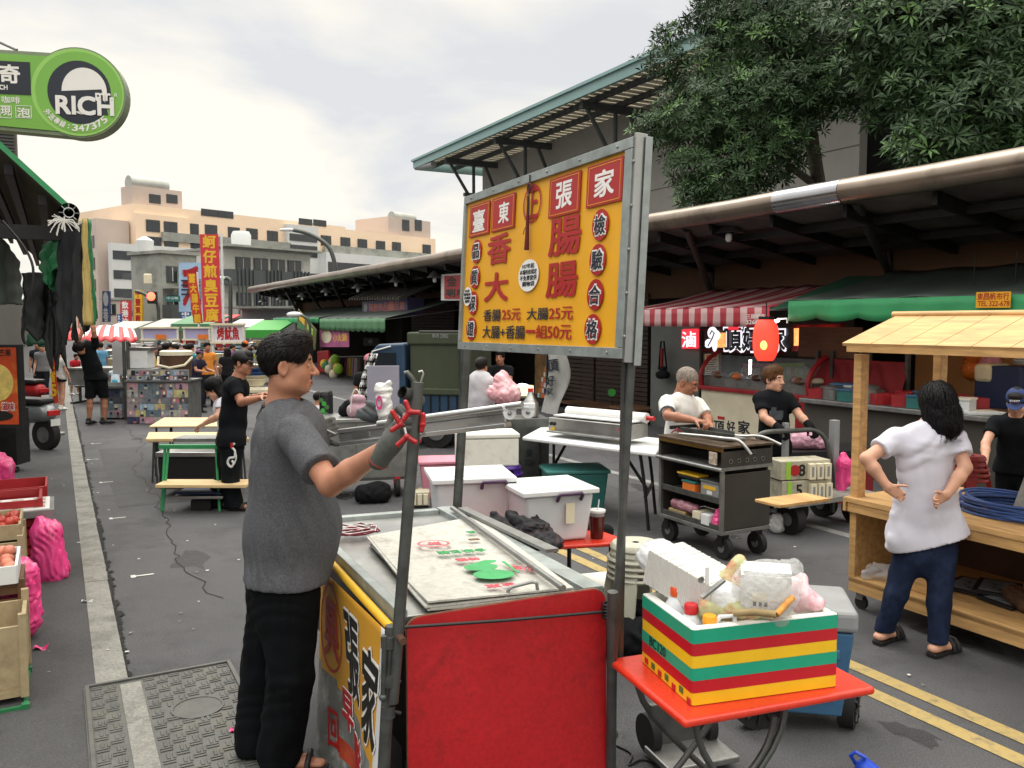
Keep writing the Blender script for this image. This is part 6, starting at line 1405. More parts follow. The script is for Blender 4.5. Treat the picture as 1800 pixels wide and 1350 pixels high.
AP=Plane(onT(1310, 575, tA-.03), onT(1352, 575, tA-.03));mb=MB();AP.text(mb, '三國帆布', 'sign white', 1312, 552, 1346, 560, .004, .01);AP.text(mb, '326678', 'sign white', 1312, 562, 1344, 570, .004, .01);mb.obj('lettering', o)
mat('shop red', '9a1820', .5, var=.12);mat('lit white', (.95, .93, 1), .5, var=0, emit=.8);mat('lit red', (.75, .03, .05), .5, var=0, emit=.9);mat('lit orange', (1, .38, .12), .5, var=.25, scale=8, emit=1.3);mat('lit tube and glint', (1, .97, .9), .5, var=0, emit=9);mat('lit case', (1, .85, .5), .5, var=.2, scale=10, emit=1.2)
sh=thing('braised_food_shop', 'red fronted braised food shop with lit signs and a glass display counter', 'shop', gdrop(onT(1300, 700, 10)))
TS=9.7
S2=Plane(onT(1190, 612, TS), onT(1420, 612, TS));sb_=MB()
mb=MB();S2.rect(mb, 'black', 1236, 578, 1385, 612, -.10, .08);mb.obj('sign_box', sh)
mb=MB();S2.rect(mb, 'lit red', 1201, 578, 1230, 613, .0, .05);mb.obj('lit_sign_panel', sh, bevel=.03);mb=MB();S2.rect(mb, 'shop red', 1190, 580, 1204, 612, -.1, .09);mb.obj('sign_side', sh)
mb=MB();S2.text(mb, '滷', 'lit white', 1203, 583, 1227, 610, .053, .012)
for st, x0, x1 in(('頂', 1274, 1303), ('好', 1306, 1332), ('家', 1352, 1380)):S2.text(mb, st, 'lit white', x0-2, 574, x1+2, 619, .0, .03)
u, v, wd, hh=S2.box(1240, 574, 1266, 618)
for cx, cy, rx, ry in((.0, .25, .32, .24), (.25, .15, .25, .2), (-.2, -.15, .3, .16), (.15, -.2, .16, .3), (-.3, -.25, .2, .1)):mb.prism(circ(20, wd*rx, hh*ry), .012+.002*cx, 'lit white', S2.at(u+cx*wd, v+cy*hh, .0))
mb.obj('lit_lettering', sh)
mb=MB()
for st, x0, x1 in(('頂', 1274, 1303), ('好', 1306, 1332), ('家', 1352, 1380)):S2.text(mb, st, 'sign dark', x0, 577, x1, 616, .006, .025)
mb.tube([S2.at(u+a, v+b, .02).translation for a, b in((-.1, -.12), (0, 0), (.06, .1), (.0, .14), (-.05, .08))], .01, 'sign dark', 6);mb.obj('dark_lettering', sh)
mb=MB();S2.rect(mb, 'lit red', 1282, 574, 1300, 580, .02, .004);S2.rect(mb, 'lit orange', 1252, 585, 1275, 611, -.09, .07);mb.obj('lit_accent', sh)
mb=MB()
for x0, x1 in((1372, 1394), (1408, 1440)):S2.rect(mb, 'lit orange', x0, 577, x1, 608, -.3, .02)
mb.obj('lit_panel', sh);mb=MB();S2.rect(mb, 'shop red', 1365, 570, 1450, 618, -.42, .1);mb.obj('panel_frame', sh)
mb=MB()
for x0 in(1410, 1422):S2.disc(mb, 'lit white', x0, 590, x0+14, 612, -.279, .003)
mb.obj('wave_motif', sh)
cA, cB=onT(1232, 760, 9.0), onT(1420, 760, 9.0);cA.z=cB.z=0;CM=F(cA, cB-cA, UP);cw=(cB-cA).length
mb=MB();mb.box((cw/2, .42, -.3), (cw, .84, .6), 'cream', CM);mb.obj('counter', sh);mb=MB();mb.box((cw/2, .87, -.29), (cw+.06, .06, .68), 'shop red', CM);mb.box((cw-.1, .43, .0), (.25, .86, .03), 'shop red', CM);mb.obj('counter_top', sh, bevel=.01)
mb=MB();mb.box((cw/2, .98, -.3), (cw, .16, .5), 'steel dull', CM);mb.obj('display_tray', sh)
mb=MB();
for k in range(16):mb.sph(CM@Vector((cw*(k+.5)/16, 1.08, -.25+.1*(k%3))), (.09, .07, .05), ('brown', 'orange', 'wood dark', 'cream')[k%4])
mb.obj('displayed_food', sh, smooth=180)
mb=MB();mb.hexa([CM@Vector(p)for p in((0, 1.07, 0), (cw, 1.07, 0), (cw, 1.07, .01), (0, 1.07, .01))], [CM@Vector(p)for p in((0, 1.38, -.3), (cw, 1.38, -.3), (cw, 1.38, -.29), (0, 1.38, -.29))], 'glass');mb.obj('case_glass', sh)
for x in(0, cw):mb=MB();mb.tube(smooth_path([CM@Vector(p)for p in((x, .9, .0), (x, 1.1, .02), (x, 1.3, -.12), (x, 1.42, -.32))]), .035, 'shop red', 10);mb.obj('case_arm', sh, smooth=60)
mb=MB();mb.box((cw*.33, 1.2, -.33), (.025, .26, .03), 'lit tube and glint', CM);mb.obj('case_glint', sh)  # glowing strip stands in for a bright reflection on the display case
P3=Plane(cA, cB);mb=MB();
for st, x0, x1 in(('頂', 1255, 1273), ('好', 1278, 1292), ('家', 1298, 1318)):P3.text(mb, st, 'sign dark', x0, 740, x1, 762, .004, .02)
mb.obj('lettering', sh);mb=MB();P3.rect(mb, 'red', 1262, 732, 1274, 737, .004, .004);mb.obj('red_mark', sh)
mb=MB();mb.box((0, 0, 0), (.05, 4.2, 2.3), mat('shop back', '5b5148', .8, var=.2), RZ(STREET, ST(s_of(onT(1330, 640, 11.6)), 11.7, 1.15)));mb.obj('back_wall', sh)
for z_ in(1.35, 1.75):
 mb=MB();mb.box((0, 0, 0), (.35, 1.9, .04), 'shop red', RZ(STREET, ST(s_of(onT(1300, 640, 11.3)), 11.3, z_)));mb.obj('shelf', sh)
M5=Plane(onT(1300, 672, 10.8), onT(1420, 672, 10.8))
for k, (x0, x1, m, lb)in enumerate(((1308, 1368, 'pink', 'pink plastic basket of bagged goods on the shop counter'), (1370, 1415, 'lime', 'lime plastic basket of bagged goods on the shop counter'))):
 o=thing('shop_basket', lb, 'basket', onT((x0+x1)/2, 668, 10.8));mb=MB()
 for y0, y1 in((638, 645), (660, 667)):M5.rect(mb, m, x0, y0, x1, y1, 0, .03)
 for i in range(5):q=x0+(x1-x0)*i/4;M5.rect(mb, m, q-.6, 645.2, q+.6, 659.8, .004, .012)
 mb.obj('basket', o);mb=MB()
 for i in range(6):c=onT(x0+(x1-x0)*(i+.5)/6, 655, 10.9);mb.sph(c, (.12, .10, .13), ('cream', 'wood board', 'white')[i%3])
 mb.obj('contents', o, smooth=180)
ln=thing('paper_lantern', 'glowing red ribbed paper lantern hanging at the corner of the striped awning', 'lantern', P(1345, 600, 10.8))
c=P(1346, 598, 10.8);rr=22/FP*10.8;hh=36/FP*10.8
mat('lantern', (.95, .055, .03), .6, var=.10, scale=3, emit=.95);mat('lantern core', (1, .35, .08), .5, var=0, emit=3)
mb=MB();prof=[]
for i in range(45):z=-hh+2*hh*i/44;prof.append((rr*(1-.42*abs(z/hh)**3.2)*(1+.016*(-1)**i), z))
mb.lathe(prof, 'lantern', TR(*c), 28);mb.obj('paper_shade', ln, smooth=60)
mb=MB();mb.lathe([(rr*.6, -hh-.03), (rr*.6, -hh)], 'black', TR(*c), 20);mb.lathe([(rr*.6, hh), (rr*.6, hh+.04)], 'black', TR(*c), 20);mb.cyl(c+UP*(hh+.03), c+UP*(hh+.22), .008, 'black');mb.obj('rim', ln)
mb=MB();mb.sph(c+Vector((-.06, -rr*.87, -.06)), (.05, .025, .06), 'lantern core');mb.obj('glow_spot', ln, smooth=180)
ft=thing('fluorescent_tube', 'lit white fluorescent tube under the gap between the awnings', 'lamp', P(1365, 568, 10.6));mb=MB();mb.cyl(P(1347, 571, 10.7), P(1368, 563, 11.2), .02, 'lit tube and glint');mb.obj('tube', ft);mb=MB();mb.tube([P(1368, 560, 11.2), P(1384, 560, 11), P(1384, 568, 11)], .012, 'white plastic');mb.obj('fitting', ft)
mn=thing('menu_board', 'framed price list hanging at the left of the braised food shop', 'menu', onT(1252, 640, 9.4));M6=Plane(onT(1238, 672, 9.4), onT(1266, 672, 9.4));mb=MB();M6.rect(mb, 'wood dark', 1237, 620, 1266, 672, -.03, .03);M6.rect(mb, 'cream', 1239.5, 622, 1263.5, 669, .0, .005);mb.obj('board', mn)
mb=MB()
for i in range(9):M6.rect(mb, ('sign dark', 'sign red')[i%2], 1241.5, 632+i*4, 1261-(i%3)*2, 633.6+i*4, .0052, .001)
M6.rect(mb, 'orange', 1241.5, 623.5, 1261, 629, .0052, .001);M6.rect(mb, 'green', 1244, 664, 1255, 671, .0052, .003);mb.obj('printed_rows', mn)
dr=thing('door_leaf', 'grey metal door leaf standing open left of the red shop', 'door', gdrop(onT(1165, 700, 9.6)));a, b=onT(1143, 700, 9.6), onT(1228, 700, 9.75);a.z=b.z=0;mb=MB();M7=F(a, b-a, UP);w_=(b-a).length;mb.box((w_/2, 1.0, -.03), (w_, 2.0, .05), mat('door grey', '6d706c', .6, .2, var=.1), M7);mb.obj('panel', dr);mb=MB();mb.box((w_/2, 1.92, .02), (w_*.8, .02, .03), 'steel', M7);mb.obj('hook_rail', dr)
hb_=thing('shoulder_bag', 'black shoulder bag with a red pattern hanging on the grey door', 'bag', onT(1164, 668, 9.5));p=lambda x, y:onT(x, y, 9.5);mb=MB();mb.tube([p(1158, 650), p(1162, 600), p(1167, 600), p(1172, 650)], .016, 'black cloth', 8);mb.tube([p(1164, 612), p(1163, 645)], .03, 'dark red', 8);mb.obj('strap', hb_, smooth=60);smesh('bag', sdf([rc(p(1159, 659), p(1171, 659), .07, .07, .03), rc(p(1162, 648), p(1168, 648), .04, .04, .03)], .015, (), .006, .008, 30), MATS['black cloth'], hb_)
gs=thing('round_sign', 'small green round sign on a stick before the brown shutter', 'sign', onT(1076, 690, 9.9));M8=Plane(onT(1068, 700, 9.9), onT(1084, 700, 9.9));mb=MB();M8.disc(mb, mat('neon green', '3c9a3c', .5, var=.05), 1069, 683, 1083, 697, 0, .01);M8.rect(mb, 'black', 1075, 697, 1077.5, 712, 0, .006);mb.obj('sign', gs)
for k, (x0, x1, y, t)in enumerate(((985, 1070, 706, 9.6), (1075, 1120, 715, 9.3))):
 a, b=onT(x0, y, t), onT(x1, y, t);z_=a.z;o=thing('dining_table', ('brown table in the shade behind the white folding table', 'brown table end in front of the brown shutter')[k], 'table', gdrop((a+b)/2));M9=F(gdrop(a), gdrop(b-a), UP);w_=(b-a).length;mb=MB();mb.box((w_/2, z_, -.25), (w_, .04, .6), 'wood dark', M9);mb.obj('tabletop', o)
 for x in(.08, w_-.08):mb=MB();mb.box((x, z_/2, -.25), (.05, z_-.04, .4), 'black metal', M9);mb.obj('leg', o)
ss=thing('snack_shop', 'small lit snack shop with packets on display behind the white shirted man', 'shop', gdrop(onT(905, 690, 10)))
a, b=onT(862, 700, 9.6), onT(962, 700, 9.6);a.z=b.z=0;M9=F(a, b-a, UP);w_=(b-a).length
zc=onT(910, 698, 9.6).z
mb=MB();mb.box((w_/2, zc/2, -.3), (w_, zc, .6), 'black', M9);mb.obj('counter', ss);mb=MB();mb.box((w_/2, 1.2, -1.6), (w_+1, 2.4, .05), mat('shop warm', '9c7a52', .8, var=.45, scale=5), M9);mb.obj('back_wall', ss)
mb=MB();mb.box((w_*.05, 1.7, -.9), (.08, .5, .08), 'lit orange', M9);mb.box((w_*.35, zc+.25, -.4), (.35, .04, .04), 'lit tube and glint', M9);mb.obj('lamp', ss);mb=MB();mb.box((w_*.38, zc+.13, -.35), (.5, .24, .3), 'lit case', M9);mb.obj('display_case', ss)
mb=MB();rn2=random.Random(3)
for i in range(7):
 for j in range(7-i//2):mb.box((w_*.72+i*.085, zc+.08+j*.12, -.25+.02*(j%2)-.04*j), (.07, .10, .05), rn2.choice(('pink', 'white', 'cream', 'purple', 'orange', 'grey')), M9)
mb.obj('packets', ss)
for x in(.9, w_+.02):mb=MB();mb.box((w_+.0 if x>1 else-.02, 1.1, .0), (.05, 2.2, .05), 'tube grey', M9);mb.obj('post', ss)
ff=thing('feather_flag', 'tall white wavy banner with black brush characters before the dark shutter', 'banner', gdrop(onT(975, 735, 9.0)))
P4_=Plane(onT(955, 735, 9.0), onT(995, 735, 9.0))
def fp(u, v):
 x=962+34*u+(6*math.sin(v*5+.3))-(8*v*v);y=622+112*v;q=P4_.uv(x, y);return P4_.at(q[0], q[1], .04*math.sin(v*6+u*2)).translation
mb=MB();mb.grid(lambda u, v:fp(u, v), 8, 24, mat('flag white', 'b9b8b2', .7, var=.12, scale=5, dirt=('8b6f66', .4, 4, .58)));mb.obj('cloth', ff, smooth=180, solid=.006)
mb=MB();P4_.text(mb, '頂', 'sign dark', 966, 632, 986, 652, .07, .02);P4_.text(mb, '好', 'sign dark', 964, 660, 980, 678, .07, .02);P4_.text(mb, '家', 'sign dark', 962, 682, 977, 694, .07, .02);P4_.text(mb, '080', 'sign white', 955, 726, 968, 732, .06, .01);mb.obj('lettering', ff)
pb=thing('carried_bag', 'big clear bag of pink goods held between the two men', 'bag', P(880, 690, 10.4));smesh('bag', sdf([rc(P(882, 668, 10.3), P(888, 690, 10.3), .10, .17, .05), rc(P(885, 655, 10.3), P(884, 668, 10.3), .03, .09, .05), rc(P(868, 690, 10.3), P(900, 694, 10.3), .09, .10, .05)], .018, (), .006, .016, 26), mat('bag peach', 'e3a9b0', .3, var=.2, scale=7, dirt=('e8e4e4', .8, 6, .52), bump=.4, bscale=16), pb)
z3=.74
wa, wb_, wc_=G(918, 768, z3), G(1152, 797, z3), G(968, 741, z3)
wb_=wa+(wb_-wa).normalized()*1.6;wd_=wb_+(wc_-wa)*.72;wc_=wa+(wc_-wa)*.72
def fq(u, v, z):p=wa+(wb_-wa)*u+(wc_-wa)*v;return Vector((p.x, p.y, z))
table('folding_table', 'white plastic folding table with black legs carrying the steel sealing machine', (wa, wb_, wd_, wc_), .035, [smooth_path([fq(u, .15, z3-.03), fq(u+e, .15, .45), fq(u+e*2.2, .15, 0)])for u, e in((.12, .0), (.88, .03))]+[smooth_path([fq(u, .85, z3-.03), fq(u+e, .85, .45), fq(u+e*2.2, .85, 0)])for u, e in((.12, .0), (.88, .03))]+[[fq(.15, .15, .3), fq(.15, .85, .3)], [fq(.92, .15, .3), fq(.92, .85, .3)], [fq(.3, .5, z3-.05), fq(.14, .5, .3)], [fq(.7, .5, z3-.05), fq(.91, .5, .3)]], 'white plastic', 'black metal', .016)
mc=thing('sealing_machine', 'long steel wrapping machine with a white film roll on the white table', 'machine', fq(.5, .5, z3));a, b=fq(.22, .45, z3), fq(.85, .45, z3);MM=F(a, b-a, UP);ml_=(b-a).length;
mb=MB();mb.box((ml_/2, .12, .0), (ml_, .14, .30), 'steel', MM);mb.box((ml_/2, .055, .16), (ml_*.96, .02, .10), 'steel dull', MM);mb.obj('housing', mc, bevel=.006)
mb=MB();mb.cyl(MM@Vector((.05, .24, -.1)), MM@Vector((ml_+.02, .24, -.1)), .05, 'white', n=20);mb.box((ml_/2, .21, .0), (ml_*.95, .012, .2), 'white', MM);mb.cyl(MM@Vector((ml_+.02, .24, -.1)), MM@Vector((ml_+.10, .24, -.1)), .022, 'red', n=12);mb.obj('film_roll', mc, smooth=50)
mb=MB()
for x in(.04, .08, ml_-.07, ml_-.03):mb.lathe([(.018, 0), (.018, .012), (.01, .014)], 'black', MM@TR(x, .13, .151), 14)
mb.obj('knob_row', mc, smooth=40);mb=MB();mb.box((.06, .08, .153), (.05, .03, .004), 'yellow', MM);mb.box((ml_-.12, .14, .153), (.025, .02, .004), 'red', MM);mb.obj('label', mc)
c=fq(.62, .95, z3+.09);bag('food_bag', 'clear bag with yellow food behind the sealing machine', 'bag', [rc(c, c+Vector((.1, 0, .02)), .07, .09, .03)], MATS['clear film'], .015, .012, 30);o=thing('yellow_food', 'lump of yellow food in the clear bag behind the machine', 'food', c);smesh('food', sdf([rc(c-UP*.01, c+Vector((.06, 0, 0)), .04, .05, .02)], .015), MATS['yellow'], o)
for k, (px, py)in enumerate(((828, 850), (890, 850))):
 g=G(px, 895);stool('purple_stool', ('left purple plastic stool under the white foam box', 'right purple plastic stool under the white foam box')[k], (g.x, g.y, 0), 'purple', 1, .15, .2, .46, 10)
g=G(855, 893);fb=thing('white_foam_box', 'closed white foam box resting on two purple stools', 'foam box', (g.x, g.y, .46));M4=RZ(10, (g.x+.0, g.y, .462));mb=MB();mb.box((0, 0, .14), (.60, .42, .28), 'styrofoam', M4);mb.obj('box_body', fb, bevel=.015, seg=3);mb=MB();mb.box((0, 0, .305), (.62, .44, .045), 'styrofoam', M4);mb.obj('lid', fb, bevel=.012)
def bin_(label, px, py, w_, d_, h_, m, rot, lidm=None):
 g=G(px, py);o=thing('storage_bin', label, 'bin', g, rot);mb=MB();e=.04;mb.hexa([(-w_/2+e, -d_/2+e, 0), (w_/2-e, -d_/2+e, 0), (w_/2-e, d_/2-e, 0), (-w_/2+e, d_/2-e, 0)], [(-w_/2, -d_/2, h_), (w_/2, -d_/2, h_), (w_/2, d_/2, h_), (-w_/2, d_/2, h_)], m);mb.obj('bin_body', o, world=False, bevel=.015);mb=MB();mb.box((0, 0, h_+.02), (w_+.04, d_+.04, .035), lidm or m);mb.obj('lid', o, world=False, bevel=.01);return o
bin_('teal lidded storage bin on the ground under the white table', 1008, 900, .60, .45, .42, 'teal plastic', 8)
o=bin_('pink storage bin with a small label left of the purple stools', 772, 872, .42, .4, .38, 'pink', 8);mb=MB();mb.box((.0, -.19, .27), (.05, .02, .09), 'cream');mb.obj('label', o, world=False)
o=thing('steel_drum', 'grey steel cabinet with brush characters beside the purple stools', 'cabinet', G(945, 868));g=G(930, 868);M4=RZ(12, (g.x, g.y, 0));mb=MB();mb.box((0, .2, .42), (.46, .4, .84), 'tube grey', M4);mb.obj('cabinet_body', o, bevel=.01);mb=MB();PD=Plane(M4@Vector((-.23, -.005, 0)), M4@Vector((.23, -.005, 0)));PD.text(mb, '東', 'sign dark', 925, 790, 937, 803, .003, .01);PD.text(mb, '326', 'sign dark', 923, 808, 938, 818, .003, .01);mb.obj('lettering', o);mb=MB();mb.lathe([(.09, .85), (.09, 1.0), (.05, 1.05), (.03, 1.12)], 'steel', M4@TR(.05, .15, 0));mb.lathe([(.03, 1.12), (.03, 1.16)], 'red', M4@TR(.05, .15, 0));mb.obj('gas_valve', o, smooth=50)
o=thing('socket_box', 'old ivory socket box on the ground left of the pink bin', 'power box', G(738, 893));g=G(738, 893);M4=F(g, (1, .1, 0), UP);mb=MB();mb.box((0, .09, -.1), (.2, .14, .2), 'old ivory', M4);mb.obj('case', o, bevel=.006)
for i in range(3):mb=MB();mb.box((-.06+i*.06, .09, .012), (.045, .11, .02), 'cream', M4);mb.obj('socket', o, bevel=.003)
sc_=G(640, 875);sct=thing('steel_cart', 'plain grey steel cart with bags on top behind the main man', 'cart', sc_, 14);SI=TM[sct.name]
mb=MB();mb.box((0, .25, .52), (1.05, .55, .62), 'steel dull');mb.box((-.08, -.028, .52), (.004, .006, .6), 'tube grey');mb.obj('cabinet', sct, world=False, bevel=.006);mb=MB();mb.box((0, .25, .85), (1.12, .62, .04), 'steel');mb.obj('cart_top', sct, world=False, bevel=.006);mb=MB();mb.box((0, .25, .205), (1.05, .55, .03), 'tube grey');mb.obj('base_frame', sct, world=False)
for x, y in((-.42, .05), (.36, .0), (-.4, .45), (.4, .45)):wb=MB();wb.cyl((x-.025, y, .1), (x+.025, y, .1), .10, 'rubber', n=18);wb.box((x, y, .18), (.06, .06, .08), 'red' if x>.3 and y<.1 else 'black metal');wb.obj('wheel', sct, world=False, smooth=40)
ct=SI@Vector((0, .2, .87))
gp=thing('upright_sheet', 'lilac grey panel standing upright on the steel cart', 'sheet', P(672, 738, 9.5));M4=F(P(646, 738, 9.55), Vector((1, .1, 0)), UP);mb=MB();mb.box((.18, .30, 0), (.36, .62, .02), mat('panel lilac', '8e8d9c', .45, .2, var=.1, scale=2, dirt=('c9a9b8', .5, 2, .6)), M4);mb.obj('sheet', gp, bevel=.004)
o=bag('pink_handbag', 'dusty pink handbag standing on the steel cart', 'bag', [rc(P(622, 722, 9.2), P(636, 722, 9.2), .08, .08, .03), rc(P(622, 702, 9.2), P(635, 702, 9.2), .05, .05, .03)], mat('bag rose', 'b08d98', .6, var=.15, scale=8), .015, .004, 20);mb=MB();mb.tube(smooth_path([P(616, 725, 9.1), P(619, 695, 9.1), P(626, 684, 9.1), P(633, 695, 9.1)]), .007, 'white', 6);mb.obj('handle', o, smooth=60)
bag('grey_cloth', 'dark grey cloth heap on the steel cart beside the white bag', 'cloth', [rc(P(636, 730, 9.1), P(660, 728, 9.1), .07, .09, .05), rc(P(650, 712, 9.1), P(665, 715, 9.1), .05, .06, .05)], mat('cloth slate', '4d5154', .8, var=.2, scale=8), .015, .014, 24)
o=bag('white_carrier_bag', 'white plastic carrier bag with a pink circle standing on the steel cart', 'bag', [rc(P(672, 685, 8.95), P(678, 728, 8.95), .075, .085, .03), rc(P(664, 676, 8.95), P(664, 690, 8.95), .025, .03, .03), rc(P(684, 674, 8.95), P(684, 690, 8.95), .025, .03, .03)], mat('bag white', 'd8d6d4', .4, var=.08, scale=9, bump=.5, bscale=20, alpha=.96), .012, .012, 34, 8)
mb=MB();pp=Plane(P(640, 730, 8.84), P(700, 730, 8.84));u, v, wd, hh=pp.box(661, 695, 672, 721);mb.add([(wd/2*k*math.cos(a), hh/2*k*math.sin(a), .0)for a in[2*math.pi*i/24 for i in range(24)]for k in(1, .55)], [(2*i, (2*i+2)%48, (2*i+3)%48, 2*i+1)for i in range(24)], mat('print magenta', 'd23c86', .5, var=0), pp.at(u, v, 0));mb.obj('circle_print', o, solid=.003)
bag('black_backpack', 'black backpack leaning on the rear of the steel cart', 'bag', [rc(P(606, 722, 9.3), P(612, 712, 9.3), .07, .06, .03)], MATS['black cloth'], .015, .008, 24)
bag('black_sack', 'black sack under the steel cart between its wheels', 'bag', [rc(G(640, 868, .1), G(668, 866, .1), .10, .12, .05)], MATS['black cloth'], .018, .014, 20)
st_=thing('striped_garment', 'black and white zigzag garment draped beside the grey panel', 'garment', P(635, 700, 9.8));mb=MB();nu, nv=14, 22;mb.grid(lambda u, v:P(650-24*v**.8+14*u*(1+.3*v), 622+85*v, 9.75+.06*math.sin(9*u+4*v)), nu, nv, 'white');k=mb.mi('black');mb.m=[k if((j+(abs((i*3)%6-3))//1)//2)%2 else 0 for j in range(nv)for i in range(nu)];mb.obj('cloth', st_, smooth=180, solid=.012)
tk0=P(812, 700, 12.6);tk0.z=0;tk=thing('canvas_truck', 'small blue truck with a dark green canvas cover parked behind the stalls', 'truck', tk0, 74);TI=TM[tk.name]
zcv=P(765, 586, 12.6).z;zbd=P(765, 692, 12.6).z
mat('truck blue', '2a435c', .45, var=.12, dirt=('22364a', .5, 3, .55))
Lb=.84
mb=MB();mb.box((.75, Lb/2, (zcv+zbd)/2), (1.5, Lb, zcv-zbd), 'canvas green');mb.obj('canvas_cover', tk, world=False, bevel=.06, seg=3)
mb=MB();mb.box((.75, Lb/2, zcv-.08), (1.56, Lb+.06, .19), 'canvas green');mb.obj('canvas_valance', tk, world=False, bevel=.03);mb=MB();mb.tube([(-.0, .4*i*Lb, zcv+.02)for i in range(3)], .02, 'black metal');mb.obj('canvas_bow', tk, world=False);mb=MB();mb.box((-.01, Lb*.5, zbd+.02), (.06, Lb, .1), 'canvas green');mb.obj('canvas_roll', tk, world=False, bevel=.02)
mb=MB();mb.box((.75, Lb/2, zbd-.16), (1.52, Lb, .32), 'truck blue');[mb.box((-.012, Lb*(i+.5)/6, zbd-.16), (.012, .03, .3), 'black metal')for i in range(7)];mb.obj('drop_side', tk, world=False, bevel=.004)
mb=MB();mb.box((.75, Lb/2+.4, .42), (1.2, Lb+1.2, .16), 'black metal');mb.obj('chassis', tk, world=False);mb=MB();mb.box((-.02, -.02, (zcv+.3)/2+.1), (.05, .05, zcv-.25), 'tube grey');mb.obj('corner_post', tk, world=False)
cabp=[(0, .35), (.75, .35), (.78, .85), (.55, zcv-.27), (.45, zcv-.17), (.0, zcv-.15)]
mb=MB();mb.prism([(y, z)for y, z in cabp], 1.46, 'truck blue', TI@F((.02, Lb+.08, 0), (0, 1, 0), (0, 0, 1)));mb.obj('cab', tk, bevel=.04, seg=3)
mb=MB();mb.prism([(.1, .95), (.52, .95), (.42, zcv-.3), (.1, zcv-.3)], .01, 'dark glass', TI@F((.018, Lb+.12, 0), (0, 1, 0), (0, 0, 1))@TR(0, 0, -.012));mb.obj('side_window', tk)
mb=MB();mb.tube([(-.0, Lb+.3, zcv-.2), (-.0, Lb+.6, zcv-.28), (.0, Lb+.86, .9)], .012, 'white plastic');mb.obj('window_trim', tk, world=False)
for y in(.42, Lb+.55):wb=MB();wb.cyl((.02, y, .27), (.2, y, .27), .27, 'rubber', n=26);wb.cyl((.005, y, .27), (.02, y, .27), .15, 'steel dull', n=20);wb.obj('wheel', tk, world=False, smooth=40);wb=MB();wb.cyl((1.3, y, .27), (1.48, y, .27), .27, 'rubber', n=26);wb.obj('wheel', tk, world=False, smooth=40)
mb=MB();PT=Plane(TI@Vector((-.032, Lb, 0)), TI@Vector((-.032, 0, 0)));PT.text(mb, '帆布', 'grey', 760, 586, 772, 594, .0, .01);PT.text(mb, '329032', 'grey', 774, 587, 788, 594, .0, .01);mb.obj('lettering', tk)
# ================================================================ far right shops
bx=thing('shop_sign', 'purple blue sundries shop sign under a small corrugated roof', 'sign', onT(680, 540, 8.6));PS=Plane(onT(638, 556, 8.6), onT(716, 552, 8.6));mb=MB();PS.rect(mb, mat('sign plum', '433f63', .5, var=.12), 637, 527, 716, 555, -.5, .5);mb.obj('sign_box', bx);mb=MB();PS.htext(mb, '服飾飾品·百貨', mat('sign pale red', 'b8655a', .5, var=0), 648, 532, 712, 547, .003, .015);PS.text(mb, 'TEL 089-352753', 'grey', 660, 549, 700, 552.5, .003, .01);PS.disc(mb, 'grey', 640, 534, 646, 548, .003, .004);mb.obj('lettering', bx)
mb=MB();M4=PS.m;ww=PS.box(630, 527, 740, 555);
for i in range(20):q=PS.uv(632+i*4.6, 527);mb.hexa([PS.at(q[0], q[1]-.02, .35).translation, PS.at(q[0]+.12, q[1]-.02, .35).translation, PS.at(q[0]+.12, q[1]+.5, -1.0).translation, PS.at(q[0], q[1]+.5, -1.0).translation], [PS.at(q[0], q[1]+.05+.02*(i%2), .35).translation, PS.at(q[0]+.12, q[1]+.05+.02*(i%2), .35).translation, PS.at(q[0]+.12, q[1]+.57, -1.0).translation, PS.at(q[0], q[1]+.57, -1.0).translation], 'dark wall')
mb.obj('canopy', bx)
rs=thing('red_sign', 'red box sign with dark characters hanging under the eaves beside the yellow sign', 'sign', onT(800, 505, 8.3));PS=Plane(onT(780, 527, 8.3), onT(822, 527, 8.3));mb=MB();PS.rect(mb, 'white', 774, 481, 822, 528, -.3, .28);PS.rect(mb, 'sign red', 781, 484, 822, 525, -.018, .02);mb.obj('sign_box', rs);mb=MB();PS.text(mb, '金', 'banner black', 786, 487, 803, 503, .004, .03);PS.text(mb, '唎', 'banner black', 785, 508, 800, 522, .004, .03);PS.text(mb, '嘴', 'banner black', 804, 508, 818, 522, .004, .03);mb.obj('lettering', rs)
c0_, c1_=s_of(onT(677, 577, 7.6)), s_of(onT(562, 577, 7.6));zc_=onT(620, 560, 7.6).z
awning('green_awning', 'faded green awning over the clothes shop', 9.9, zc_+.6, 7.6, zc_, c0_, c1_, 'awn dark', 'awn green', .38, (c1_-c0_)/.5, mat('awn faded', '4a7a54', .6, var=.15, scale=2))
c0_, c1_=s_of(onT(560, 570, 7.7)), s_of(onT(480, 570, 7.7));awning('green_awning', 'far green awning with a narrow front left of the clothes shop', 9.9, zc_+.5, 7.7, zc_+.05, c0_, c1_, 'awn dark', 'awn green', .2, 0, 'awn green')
pn=thing('pink_banner', 'pink and yellow printed banner hanging below the faded green awning', 'banner', onT(590, 595, 7.7));PS=Plane(onT(562, 610, 7.7), onT(615, 610, 7.7));mb=MB();PS.rect(mb, mat('banner pink', 'a0507c', .6, var=.2, scale=3), 563, 578, 614, 610, 0, .02);mb.obj('cloth', pn);mb=MB();PS.htext(mb, '小火鍋', 'yellow', 586, 586, 611, 600, .021, .02);PS.disc(mb, 'cream', 566, 580, 584, 603, .021, .005);mb.obj('print', pn)
